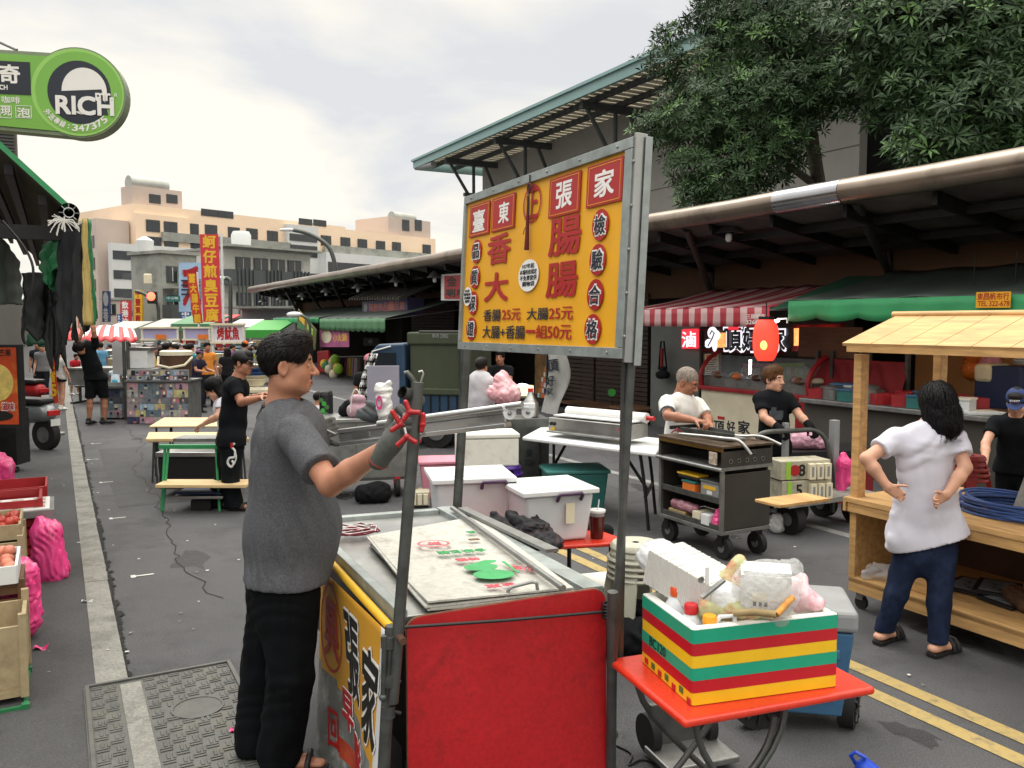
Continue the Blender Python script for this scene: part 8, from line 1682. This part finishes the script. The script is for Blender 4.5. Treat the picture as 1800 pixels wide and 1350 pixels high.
for k, (x, y, w_, h_, m, a)in enumerate(((85, 548, 46, 18, 'flag red', -25), (100, 565, 50, 14, 'yellow', -20), (104, 580, 46, 20, 'flag red', -14), (120, 592, 20, 14, 'orange', 0))):u, v, wd, hh=q.box(x-w_/2, y-h_/2, x+w_/2, y+h_/2);mb.box((0, 0, .02*k), (wd, hh, .018), m, q.at(u, v)@Matrix.Rotation(R(a), 4, 'Z'))
mb.obj('cloth', o)
def picture_cart(label, x0, x1, yt, yb, yr, seed):
 D=FP*H/(yb-566);o=thing('picture_cart', label, 'cart', gdrop(P((x0+x1)/2, yb, D)));q=Plane(P(x0, yb, D), P(x1, yb, D));rn=random.Random(seed)
 mb=MB();u, v, wd, hh=q.box(x0, yr, x1, yb-4);mb.box((0, 0, -.3), (wd, hh, .6), 'steel dull', q.at(u, v));mb.obj('cabinet', o);mb=MB();u, v, wd, hh=q.box(x0-2, yr-3, x1+2, yr);mb.box((0, 0, -.28), (wd, hh, .66), 'steel', q.at(u, v));mb.obj('cart_top', o);mb=MB();u, v, wd, hh=q.box(x0+1, yt, x1-2, yr-3.2);mb.box((0, 0, -.02), (wd, hh, .04), 'grey', q.at(u, v));mb.obj('front_rack', o);mb=MB();pal=[mat('card '+c_, c_, .5, var=.35, scale=14)for c_ in('b98f9c', '8fa9bd', '4a4a50', '6d7176', 'a9a49a', '3b3f55', '93888a', '77838c', '9c6a70', '5e6f78', 'b3aa7a', '262529', '8a8d92')]
 y=yt+1.5;row=0
 while y<yb-9:
  h_=rn.choice((11, 14, 12))if y>yr else 9
  if y<yr<y+h_+1:y=yr+2;continue
  x=x0+2
  while x<x1-5:
   w_=min(rn.choice((11, 14, 19, 26, 22)if y>yr else(7, 9, 8)), x1-2-x);m=rn.choice(pal);q.rect(mb, m, x, y, x+w_-.5, y+h_-.5, .001, .006)
   if w_>7:xx=x+w_*rn.uniform(.1, .6);q.disc(mb, rn.choice(('sign dark', 'cream', 'skin fair', 'navy')), xx, y+h_*.2, xx+4, y+h_*.62, .008, .002);q.rect(mb, rn.choice(pal), xx-1, y+h_*.6, xx+5, y+h_-.8, .009, .002)
   x+=w_
  y+=h_
 mb.obj('picture_cards', o)
 for x in(x0+6, x1-6):mb=MB();c=q.at(q.uv(x, yb)[0], .06, -.1).translation;mb.cyl(c-Vector((.03, 0, 0)), c+Vector((.03, 0, 0)), .06, 'rubber');mb.obj('wheel', o)
skinm('fair');picture_cart('market cart covered all over with small photo cards and posters', 222, 333, 650, 746, 671, 4);picture_cart('second photo covered cart half hidden behind the man in shorts', 176, 217, 672, 738, 682, 9)
def pick(name, label, cat, px, py, D, fn, rot=0, group=None):o=thing(name, label, cat, P(px, py, D), rot, group);mb=MB();fn(mb);mb.obj('body', o, world=False, smooth=45, bevel=.006);return o
bk=pick('brown_barrel', 'big brown insulated barrel with a cream lid and handle on the photo cart', 'barrel', 311, 661, 16.2, lambda m:m.lathe([(.26, 0), (.29, .36), (.29, .44)], 'brown', None, 24));mb=MB();mb.lathe([(.30, .40), (.30, .47), (.26, .49)], 'cream', None, 24);mb.tube([(-.32, -.05, .36), (-.25, -.25, .22), (0, -.34, .17), (.25, -.25, .22), (.32, -.05, .36)], .025, 'cream', 8);mb.obj('lid', bk, world=False, smooth=45)
pick('steel_machine', 'white and steel shaved ice machine on the photo cart', 'machine', 252, 658, 16.6, lambda m:[m.box((0, 0, .06), (.6, .4, .12), 'steel'), m.box((-.05, 0, .3), (.42, .35, .34), 'white plastic'), m.box((0, 0, .5), (.44, .37, .06), 'steel')]);pick('tall_appliance', 'tall white appliance behind the second photo cart', 'appliance', 211, 655, 18, lambda m:m.box((0, 0, .35), (.22, .2, .75), 'white plastic'))
def board_table(label, px, pyt, D, w_, d_, th, legm, z=None, foot=None, group=None):
 zt_=P(px, pyt, D).z;c=P(px, pyt, D);o=thing('board_table', label, 'table', gdrop(c), 0);M4=TR(c.x, c.y, 0);mb=MB();mb.hexa([M4@Vector(p)for p in((0, 0, zt_-th), (w_, 0.05, zt_-th), (w_-.25, d_, zt_-th), (-.22, d_, zt_-th))], [M4@Vector(p)for p in((0, 0, zt_), (w_, 0.05, zt_), (w_-.25, d_, zt_), (-.22, d_, zt_))], 'wood board');mb.obj('tabletop', o, bevel=.01)
 for x, y in((.06, .08), (w_-.1, .1), (-.08, d_-.1), (w_-.3, d_-.1)):
  for e in(-.03, .03):mb=MB();mb.cyl(M4@Vector((x, y, zt_-th)), M4@Vector((x+e, y, 0)), .012, legm, n=8);mb.obj('leg', o)
 return o
board_table('wooden board table farthest back with thin black legs', 262, 749, 10.9, 1.15, 1.0, .02, 'black metal');board_table('middle wooden board table with a thick rounded front edge', 256, 771, 9.9, 1.2, .6, .045, 'tube grey')
gt_=thing('green_trestle', 'low trestle with a green rail and slanted green legs', 'trestle', G(290, 900));mb=MB();mb.box((0, 0, 0), (.62, .06, .04), 'awn green', TR(*P(334, 785, 8.6)));mb.obj('rail', gt_)
for x, y, px in((290, 788, 284), (296, 788, 286), (380, 788, 386)):mb=MB();mb.cyl(P(x, y, 8.6), G(px, 899), .014, 'awn green');mb.obj('leg', gt_)
o=pick('covered_pan', 'covered steel pan and dark pot under the middle board table', 'pan', 340, 855, 9.4, lambda m:[m.box((.1, 0, .2), (.75, .5, .36), 'black'), m.box((.1, 0, .40), (.8, .55, .05), 'steel'), m.box((.1, .3, .5), (.75, .3, .04), 'steel dull')]);o=pick('plank', 'pale wooden plank resting low across the trestle', 'plank', 353, 850, 8.45, lambda m:m.box((.05, 0, 0), (.9, .3, .035), 'wood board'));pick('folded_trolley', 'folded steel trolley under the pale plank', 'trolley', 360, 868, 8.6, lambda m:[m.box((0, 0, 0), (.5, .4, .03), 'steel'), m.box((0, 0, .04), (.46, .36, .02), 'navy'), m.box((0, -.1, -.1), (.2, .06, .12), 'black')])
pick('blue_basin_stack', 'stack of blue and cream basins on a small table before the capped man', 'basins', 446, 678, 9.4, lambda m:[m.lathe([(.10, .04*k), (.16+.012*k, .04*k+.08), (.15+.012*k, .04*k+.08), (.09, .04*k+.01)], ('cream', 'cream', 'blue', 'blue', 'cream')[k], None, 20, False)for k in range(5)]and m.box((0, 0, -.05), (.35, .3, .04), 'cream'))
rn=random.Random(12);kinds=[('food_tray', 'steel food tray on a far market stall', 'tray', lambda m:[m.box((0, 0, .05), (.5, .35, .1), 'steel'), m.box((0, 0, .105), (.42, .28, .02), 'orange')]), ('cardboard_box', 'small brown box on a far market stall', 'box', lambda m:[m.box((0, 0, .13), (.35, .3, .26), 'carton brown'), m.box((0, 0, .262), (.36, .06, .006), 'cream')]), ('plastic_crate', 'red plastic crate on a far market stall', 'crate', lambda m:[m.box((0, 0, .03), (.5, .35, .06), 'crate red'), m.box((0, -.17, .15), (.5, .02, .2), 'crate red'), m.box((0, .17, .15), (.5, .02, .2), 'crate red'), m.box((-.24, 0, .15), (.02, .32, .19), 'crate red'), m.box((.24, 0, .15), (.02, .32, .19), 'crate red')]), ('cook_pot', 'grey cooking pot on a far market stall', 'pot', lambda m:[m.lathe([(.2, 0), (.2, .22), (.22, .23), (.18, .26), (.03, .29)], 'steel dull', None, 16)]), ('white_tub', 'white tub on a far market stall', 'tub', lambda m:[m.box((0, 0, .1), (.4, .3, .2), 'white plastic'), m.box((0, 0, .21), (.43, .33, .03), 'tray white')]), ('teal_tub', 'teal tub on a far market stall', 'tub', lambda m:[m.box((0, 0, .1), (.4, .3, .2), 'teal plastic'), m.box((0, 0, .21), (.43, .33, .03), 'blue plastic')])]
protos={}
for i in range(120):
 k=kinds[rn.randrange(len(kinds))];D=rn.uniform(19, 38);px=rn.uniform(190, 455);p=P(px, 600, D);z=rn.choice((.85, .6, .85, .4, .7))*rn.uniform(.9, 1.1)
 if k[0]not in protos:protos[k[0]]=pick(k[0], k[1], k[2], px, 600, D, k[3], 0, k[2]+' clutter on the far stalls');o=protos[k[0]];o.location=(p.x, p.y, z)
 else:dup(protos[k[0]], (p.x, p.y, z), rn.uniform(-40, 40))
for i in range(26):
 k=kinds[rn.randrange(len(kinds))];s_=sa_k+(sb_k-sa_k)*(i+.5)/26;c=ST(s_, (8.75, 9.05, 10.5)[i%3], (.912, .912, 1.772)[i%3]);dup(protos[k[0]], c, STREET+rn.uniform(-30, 30), k[1].replace('on a far market stall', 'in the kitchen booth behind the wooden stall'), k[2]+' clutter in the kitchen booth', rn.uniform(.5, .9))
for i in range(12):
 k=kinds[rn.randrange(len(kinds))];c=onT(1436+12*i, 640, 10.0);c.z=.0 if i%2 else .25;dup(protos[k[0]], c-SR*.9, STREET+rn.uniform(-30, 30), k[1].replace('on a far market stall', 'on the ground before the covered red stall'), k[2]+' clutter before the covered stall', rn.uniform(.7, 1))if i%2 else None
for i in range(16):
 D=20+i*1.25;px=(205, 300, 390, 250, 345, 430, 225, 320)[i%8]+6*(i//8);p=gdrop(P(px, 600, D));w_=rn.uniform(1.4, 2.2)
 if i==0:
  p0_=thing('far_stall_table', 'steel stall table with a shelf in the far market', 'table', p, STREET-28, 'stall tables in the far market');mb=MB();mb.box((0, 0, .82), (1.9, .9, .05), 'steel');mb.box((0, .1, .4), (1.8, .7, .04), 'steel dull');mb.box((0, -.42, .62), (1.9, .03, .35), 'steel dull');mb.obj('table_top', p0_, world=False);mb=MB();[mb.box((x, 0, z), d_, 'tube grey')for x in(-.9, .9)for z, d_ in((.4, (.05, .05, .8)), (.03, (.06, .8, .05)))];mb.obj('leg_frame', p0_, world=False)
 else:dup(p0_, p, rn.uniform(-20, 30))
for i, (x0, x1, y, D, m)in enumerate(((300, 372, 572, 34, 'awn faded'), (430, 492, 583, 30, 'neon green'), (250, 300, 577, 36, 'tank'), (180, 236, 580, 40, 'tank'), (395, 440, 577, 38, 'tray white'), (335, 400, 566, 45, 'flag red'))):
 o=thing('stall_roof', ('faded green', 'bright green', 'pale tin', 'grey tin', 'white', 'red')[i]+' sloping canopy roof over a stall in the far market', 'canopy', gdrop(P(x0, 600, D)));a, b=P(x0, y, D), P(x1, y, D);mb=MB();mb.hexa([a, b, b+Vector((0, 2.2, .35)), a+Vector((0, 2.2, .35))], [a+UP*.06, b+UP*.06, b+Vector((0, 2.2, .41)), a+Vector((0, 2.2, .41))], m);mb.hexa([a-UP*.22, b-UP*.22, b-UP*.22+Vector((0, .03, 0)), a-UP*.22+Vector((0, .03, 0))], [a, b, b+Vector((0, .03, 0)), a+Vector((0, .03, 0))], m);mb.obj('roof', o)
 for p in(a, b):mb=MB();mb.cyl(gdrop(p), p, .03, 'tray white');mb.obj('post', o)
# ================================================================ people
cb=lambda c, k='cloth':mat('%s %s'%(k, c), c, .92, var=.10, scale=14, bump=.18, bscale=240, spec=.2)
def pj(**k):return{a:(P(*b)if isinstance(b, tuple)else b)for a, b in k.items()}
mat('tee heather', '535458', .95, var=.16, scale=90, bump=.35, bscale=260, spec=.2, speck=(.22, 200));mat('pants black', '0c0e11', .9, spec=.12, var=.25, scale=9, bump=.25, bscale=160);mat('glove grey', '5a5c58', .95, var=.15, scale=60, bump=.5, bscale=240)
J=pj(head=(508, 645, 3.52), neck=(497, 722, 3.53), shR=(520, 762, 3.30), shL=(503, 757, 3.74), elR=(580, 852, 3.10), wrR=(684, 783, 2.96), elL=(548, 812, 3.80), wrL=(556, 765, 3.62), hipR=(505, 1040, 3.44), hipL=(492, 1035, 3.62), knR=(512, 1185, 3.42), knL=(462, 1180, 3.62), anR=(492, 1322, 3.47), anL=(450, 1305, 3.62))
J.update(yaw=96, byaw=94, hs=1.0, hdR=P(708, 752, 2.92)-P(684, 783, 2.96), hbR=Vector((-.2, -1, .3)), thR=-1, hdL=P(576, 752, 3.56)-P(556, 765, 3.62), hbL=Vector((0, -1, .2)))
mm, hm=human(J, dict(skin='tan', shirt=MATS['tee heather'], pants=MATS['pants black'], hair='mop', hairc='14110f', res=.009, fine=.0045, chest=.20, waist=.205, hipw=.205, q=.79, belly=.005, sleeve=.72, arm=1.06, loose=.018, strands=2600, hem=P(500, 1018, 3.5).z, hemn=(-.04, -.02, -1), fold=.0075, ffreq=19, legw=1.42, flare=1.18, pfold=.006, cuff=.02, jaw=1.12, wide=1.06, neckr=.062, gloves='LR', shoes=MATS['black plastic'], sandal=1, straps=(.055, ), seed=7), 'man in a grey T-shirt and black trousers holding the red clamps at the cart')
for sd, th in(('R', 1), ('L', 1)):
 wr, d=J['wr'+sd], Vector(J['hd'+sd]).normalized()
 gp=hand_prims(wr, d, J['hb'+sd], .98, 48 if sd=='R' else 62, -1 if sd=='R' else 1, .2)+[rc(wr-d*.075, wr+d*.02, .038, .036, .02)]
 gp=[(p[0], p[1], p[2], p[3]+.002, (p[4]or 0)+.002)+p[5:]if p[0]=='c' else p for p in gp]
 smesh('glove', sdf(gp, .0045), MATS['glove grey'], mm)
 mb=MB();a=d.orthogonal().normalized();b=d.cross(a);mb.tube([wr-d*.078+(a*math.cos(t)+b*math.sin(t))*.039 for t in[2*math.pi*i/20 for i in range(21)]], .004, mat('glove hem', '8d3b34', .8, var=.2), 8);mb.obj('glove_hem', mm, smooth=60)
mb=MB();nk=J['neck']
for i in range(34):
 a=2*math.pi*i/34;f=Vector((1, -.1, 0)).normalized();l=Vector((-.1, -1, 0)).normalized();mb.sph(nk+f*(.078*math.cos(a))+l*(.080*math.sin(a))+UP*(-.006-.035*math.cos(a)), .0078, 'wood dark' if i%5==0 else 'black', n=8)
mb.tube([nk-Vector((.08, .02, -.02)), nk-Vector((.09, .05, .02)), nk-Vector((.088, .06, .05))], .006, 'black', 6);mb.obj('bead_necklace', mm, smooth=180)
mat('tee white', 'c9c8d4', .9, var=.06, scale=8, bump=.15, bscale=260, sheen=.2);mat('jeans', '18223a', .85, spec=.2, var=.25, scale=12, bump=.25, bscale=220, dirt=('2f3e58', .5, 6, .5))
J=pj(head=(1649, 713, 4.88), neck=(1632, 752, 4.86), shL=(1574, 772, 4.87), shR=(1680, 774, 4.83), elL=(1523, 806, 4.80), elR=(1697, 822, 4.73), wrL=(1560, 856, 4.74), wrR=(1664, 870, 4.69), hipL=(1600, 958, 4.87), hipR=(1655, 964, 4.83), knL=(1575, 1044, 4.88), knR=(1651, 1060, 4.77), anL=(1552, 1113, 4.92), anR=(1648, 1134, 4.73))
J.update(yaw=168, byaw=178, pitch=-14, roll=-8, hs=.97, hdL=P(1588, 874, 4.73)-P(1560, 856, 4.74), hdR=P(1634, 885, 4.68)-P(1664, 870, 4.69), hbL=Vector((0, 1, .2)), hbR=Vector((0, 1, .2)), thL=1, thR=-1, toeL=Vector((.8, .55, 0)), toeR=Vector((.85, .5, 0)))
fl=lambda a, b, r0, r1:rc(P(*a), P(*b), r0, r1, .05, ((0, 1, 0), .75))
human(J, dict(skin='fair', shirt=MATS['tee white'], pants=MATS['jeans'], hair='bob', hairc='0e0d10', res=.008, chest=.16, waist=.148, hipw=.165, q=.72, sleeve=.56, loose=.022, hem=P(1630, 945, 4.95).z, hemn=(.30, 0, -1), fold=.0075, ffreq=22, legw=.98, pfold=.005, cuffz=.075, strands=3200, hlen=-.01, arm=.9, roll=0, shoes=MATS['black plastic'], sandal=1, straps=(.03, .075), curlL=38, curlR=38, hand=.84, leg=.9, extra_shirt=[fl((1602, 880, 4.87), (1590, 945, 4.85), .085, .11), fl((1650, 880, 4.84), (1676, 952, 4.80), .085, .105)], seed=5), 'woman seen from behind in a loose white T-shirt and jeans by the wooden stall')
J=pj(head=(1207, 673, 7.95), neck=(1196, 698, 8.0), shR=(1172, 708, 7.85), shL=(1226, 712, 8.1), elR=(1174, 731, 7.62), wrR=(1222, 739, 7.42), elL=(1244, 736, 7.95), wrL=(1246, 745, 7.6), hipR=(1180, 800, 8.0), hipL=(1208, 800, 8.1), knR=(1182, 870, 8.0), knL=(1210, 870, 8.1), anR=(1182, 902, 8.0), anL=(1212, 897, 8.1))
J.update(yaw=58, byaw=50, pitch=-24, hs=1.06)
om, hm=human(J, dict(skin='old', shirt=mat('polo white', 'cfcdc8', .9, var=.06, bump=.2, bscale=200), pants=MATS['pants black'], hair='buzz', hairc='85796f', res=.009, fine=.006, chest=.185, waist=.18, hipw=.17, sleeve=.75, hem=P(1190, 795, 8).z, fold=.006, shoes=MATS['black'], curlR=40, curlL=40, jaw=1.0), 'old man with cropped grey hair in a white polo shirt working at the grill cart')
mb=MB();nk=J['neck'];mb.tube([nk+Vector((.085*math.cos(a), .075*math.sin(a), -.01+.03*math.sin(a+2.4)))for a in[2*math.pi*i/20 for i in range(21)]], .022, mat('collar grey', '555b68', .9, var=.1), 8);mb.obj('collar', om, smooth=60)
mb=MB();e=J['shR'].lerp(J['elR'], .74);d=(J['elR']-J['shR']).normalized();a=d.orthogonal().normalized();b=d.cross(a);mb.tube([e+(a*math.cos(t)+b*math.sin(t))*.062 for t in[2*math.pi*i/20 for i in range(21)]], .011, 'collar grey', 8);mb.obj('cuff', om, smooth=60)
J=pj(head=(1360, 668, 8.2), neck=(1357, 692, 8.25), shR=(1336, 700, 8.2), shL=(1386, 702, 8.25), elR=(1343, 734, 8.05), wrR=(1371, 753, 7.95), elL=(1405, 730, 8.15), wrL=(1424, 749, 8.05), hipR=(1348, 790, 8.3), hipL=(1372, 790, 8.3), knR=(1350, 860, 8.3), knL=(1374, 860, 8.3), anR=(1350, 890, 8.3), anL=(1376, 890, 8.3))
J.update(yaw=38, byaw=28, hs=.97)
tw_, hm=human(J, dict(skin='fair', shirt=MATS['tee black']if 'tee black' in MATS else mat('tee black', '101216', .92, var=.2, scale=12, bump=.2, bscale=200, spec=.15), pants=MATS['pants black'], hair='short', hairc='5a3a20', strands=700, res=.009, fine=.006, chest=.165, waist=.16, hipw=.165, sleeve=.66, hem=P(1360, 800, 8.2).z, fold=.006, gloves='LR', shoes=MATS['black'], jaw=.96), 'woman with short brown hair in a black T-shirt pushing the platform trolley')
for sd in 'LR':d=(J['wr'+sd]-J['el'+sd]).normalized();smesh('glove', sdf(hand_prims(J['wr'+sd]-d*.02, d, UP, 1.1, 45)+[rc(J['wr'+sd]-d*.05, J['wr'+sd], .036, .036, .02)], .007), MATS['black cloth'], tw_)
mb=MB();q=Plane(P(1345, 760, 8.02), P(1390, 760, 8.05));[q.rect(mb, mat('tee print', '3e434a', .9, var=.4, scale=20), x0, y0, x1, y1, 0, .01)for x0, y0, x1, y1 in((1352, 722, 1376, 734), (1356, 716, 1364, 722), (1355, 734, 1374, 738))];mb.obj('shirt_print', tw_)
J=stand(1778, 900, 682, -35, .28, .05, {'L':((.03, .16, -.2), (.0, .34, -.3)), 'R':((.06, .2, -.2), (.04, .38, -.36))}, D=6.9);J['pitch']=-30
vm, hm=human(J, dict(skin='fair', shirt=MATS['tee black'], pants=MATS['pants black'], hair='short', res=.012, shoes=MATS['black'], cap=mat('cap navy', '1f3060', .8, var=.1)), 'vendor in a navy cap and black shirt bending over the kitchen counter')
mb=MB();mb.text('80897', 'sign white', hm@TR(0, .102, .085)@Matrix.Rotation(R(80), 4, 'X')@Matrix.Rotation(R(180), 4, 'Y'), .07, .022, .0, .002);mb.obj('cap_lettering', vm)
J=pj(head=(428, 639, 8.55), neck=(419, 664, 8.55), shR=(412, 678, 8.38), shL=(417, 676, 8.74), elR=(424, 707, 8.28), wrR=(460, 699, 8.15), elL=(438, 703, 8.75), wrL=(463, 694, 8.6), hipR=(408, 778, 8.45), hipL=(404, 778, 8.62), knR=(405, 842, 8.45), knL=(392, 842, 8.62), anR=(412, 892, 8.5), anL=(376, 888, 8.62))
J.update(yaw=80, byaw=78, hs=.98, pitch=-8)
cm_, hm=human(J, dict(skin='tan', shirt=MATS['tee black'], pants=mat('pants charcoal', '14181c', .9, spec=.15, var=.3, scale=6, bump=.25, bscale=120), hair='short', res=.010, fine=.006, chest=.155, waist=.145, hipw=.15, q=.8, sleeve=.62, hem=P(408, 782, 8.5).z, legw=1.3, flare=1.3, pfold=.008, fold=.006, cap=MATS['black'], shoes=MATS['black plastic'], sandal=1), 'man in a black cap and T-shirt walking past the wooden board tables')
mb=MB();q=Plane(P(395, 800, 8.33), P(422, 800, 8.33));u, v, wd, hh=q.box(397, 779, 417, 823);mb.tube(smooth_path([q.at(u+x*wd, v+y*hh, .0).translation for x, y in((.3, .5), (.05, .35), (.3, .2), (.25, -.05), (-.2, -.1), (-.35, -.3), (-.05, -.45), (.15, -.3), (0, -.2))]), .012, 'white', 6);mb.tube(smooth_path([q.at(u+x*wd, v+y*hh, .0).translation for x, y in((.35, .1), (.4, -.1), (.2, -.35), (.3, -.2))]), .008, 'white', 6);mb.obj('dragon_print', cm_, smooth=60);mb=MB();q.disc(mb, 'sign red', 404, 778, 411, 787, .01, .004);mb.obj('red_print', cm_)
mb=MB();s=J['hs'];mb.tube([hm@Vector(p)for p in((.075, .0, .015), (.06, .08, .012), (.012, .108, .012))], .003, 'black');[mb.tube([hm@Vector((e*.032+.024*math.cos(t), .103, .008+.017*math.sin(t)))for t in[2*math.pi*i/12 for i in range(13)]], .003, 'black', 5)for e in(-1, 1)];mb.obj('glasses', cm_)
J=pj(head=(376, 684, 9.5), neck=(385, 702, 9.55), shL=(392, 708, 9.4), shR=(396, 706, 9.75), elL=(383, 732, 9.3), wrL=(358, 745, 9.35), elR=(405, 735, 9.7), wrR=(396, 752, 9.5), hipR=(412, 790, 9.75), hipL=(410, 790, 9.6), knR=(408, 835, 9.75), knL=(406, 838, 9.6), anR=(408, 866, 9.75), anL=(406, 870, 9.6))
J.update(yaw=-95, byaw=-100, pitch=-32, hs=.95);human(J, dict(skin='fair', shirt=MATS['tee white'], pants=MATS['jeans'], hair='long', strands=900, hairc='0f0e10', res=.011, hem=P(410, 785, 9.6).z, sleeve=.5, shoes=MATS['black']), 'long haired woman in white bending over the wooden board tables')
J=pj(head=(143, 613, 15.5), neck=(149, 611, 15.6), shL=(134, 612, 15.6), shR=(168, 606, 15.6), elL=(137, 598, 15.4), wrL=(144, 585, 15.4), elR=(165, 583, 15.5), wrR=(161, 563, 15.5), hipL=(161, 668, 15.7), hipR=(177, 668, 15.7), knL=(158, 706, 15.6), knR=(184, 706, 15.7), anL=(157, 738, 15.6), anR=(183, 737, 15.7))
J.update(yaw=170, byaw=178, pitch=10, hs=1.0, hbL=Vector((0, 1, 0)), hbR=Vector((0, 1, 0)), toeL=Vector((.2, 1, 0)), toeR=Vector((.75, .6, 0)))
human(J, dict(skin='tan', shirt=MATS['tee black'], pants=MATS['pants black'], cuffz=.50, legw=1.25, hair='short', res=.014, chest=.165, waist=.16, hem=P(168, 668, 15.7).z, hemn=(0, 0, -1), shoes=MATS['black'], sleeve=.6), 'man in black T-shirt and shorts reaching up with both arms to the striped canopy')
P_=lambda c:cb(c)
def folk(label, px, yf, yh, yaw, shirt, pants, hair='short', D=None, arms=None, lean=0, cap=None, res=.022, hairc='15110f', skin='tan', **k):
 J=stand(px, yf, yh, yaw, lean, k.pop('legs', .08), arms, D);return human(J, dict(skin=skin, shirt=P_(shirt), pants=P_(pants), hair=hair, hairc=hairc, res=res, cap=P_(cap)if cap else None, shoes=MATS[k.pop('shoem', 'black')], **k), label)
FW={'L':((.04, .12, -.22), (-.02, .34, -.24)), 'R':((.04, .12, -.22), (-.02, .34, -.24))}
folk('walking woman in a printed grey T-shirt and dark trousers on the left', 79, 704, 603, 10, '77777a', '1b1d22', 'long', skin='fair');folk('dark clothed man walking just behind the woman in grey', 70, 700, 600, 15, '20242c', '1c1f26', D=22);folk('girl in a white top and short black skirt walking away', 108, 721, 613, 165, 'b9b8b4', '15161a', 'pony', skirt=1, cuffz=.62, skin='fair', shoem='white');folk('person in a red shirt and dark shorts bending at a far stall on the left', 131, 694, 622, 70, 'b02430', '1a1d26', lean=.2, cuffz=.5, shoem='white')
folk('woman in a bright yellow T-shirt at a far stall', 272, 690, 607, 80, 'd9b92a', '24262e', 'pony', D=18.6, arms=FW);folk('person in black seen from behind beside the woman in yellow', 294, 692, 603, 178, '17181b', '17181b', D=18.2, arms=FW);folk('person in black leaning forward beside an orange shirted man', 309, 686, 607, 20, '202024', '17181b', D=19.8, arms=FW, lean=.15);folk('man in a plain orange shirt bending over his stall', 322, 684, 605, -60, 'cf5a34', '2a2c33', D=19.6, lean=.2, arms=FW);folk('man in a teal shirt behind the purple capped person', 336, 688, 604, 150, '2a7f8c', '22252e', D=19, arms=FW);folk('person in a purple cap and dark shirt stooping in the market', 345, 695, 614, 70, '2c2a3c', '22252e', D=17.8, lean=.2, arms=FW, cap='7d5f76');folk('person bending low in a white and light blue top on the left', 204, 712, 640, 200, 'b9c6d0', '2e9ab0', D=19, lean=.35, arms=FW)
folk('man in an orange cap and orange shirt at the right of the squid stall', 432, 690, 600, 160, 'd0662a', '2a2c33', D=20, cap='d0662a');folk('woman in orange at the back of the squid stall', 395, 690, 606, 20, 'c45d2c', '2a2c33', 'pony', D=26);folk('dark haired woman in black under the squid stall panel', 402, 690, 611, 200, '1b1b1f', '1b1b1f', 'bob', D=19.5);folk('small boy in grey beside the orange capped man', 445, 682, 606, 30, '8a8f92', '2a2c33', D=28);folk('person in white and black stooping at the stall edge', 383, 690, 610, -30, 'a9a49a', '26282f', D=27, lean=.1);folk('man in blue standing beyond the lavender stalls', 262, 682, 608, 30, '3a5b86', '2a2c33', D=30);folk('person in a red hat far behind the white appliance', 241, 688, 606, 0, '9a4a48', '2a2c33', D=29, cap='c02a35');folk('woman in pale pink among the farthest stalls', 225, 678, 606, 100, 'b98d94', '2a2c33', 'long', D=32)
folk('rider in a pink helmet beside the striped garment', 651, 745, 624, 170, '1a1a1d', '1a1a1d', D=11.5, cap='b5707c', hair='none')
folk('man in a white T-shirt standing with his back turned behind the sign post', 845, 838, 630, 150, 'bdbcc0', '23262e', D=10.7, arms={'R':((.06, .14, -.2), (-.02, .34, -.2)), 'L':((.05, .0, -.27), (.05, .05, -.5))}, res=.014, chest=.185, waist=.185, hipw=.18, arm=1.1);folk('young vendor in a black T-shirt behind the lit snack counter', 880, 800, 617, -15, '15161a', '15161a', D=13.2, arms=FW, res=.014)
folk('person in white shirt sitting low behind the main man', 560, 800, 690, 120, 'b8b7bb', '26282f', D=10.5, res=.018)
for i, (px, D, c, w_)in enumerate(((228, 20.5, 'c9c4bc', 'cream'), (256, 24, '8c2f38', 'dark red'), (283, 21, '3c6b4a', 'green'), (301, 23.5, 'd4d4d6', 'white'), (330, 22, 'c7648a', 'pink'), (352, 25, '4a5a78', 'slate blue'), (366, 19, 'd98a3a', 'amber'), (410, 25, '6a4a7a', 'violet'), (440, 23, '9aa04a', 'olive yellow'), (180, 22, '5a8fb0', 'sky blue'), (196, 26, 'b03a2a', 'brick red'))):
 folk('distant shopper in a %s top standing among the far stalls'%w_, px, 690, 602+8*((i*7)%3)/2, (i*67)%360, c, '23262d', ('short', 'pony', 'bob')[i%3], D=D)
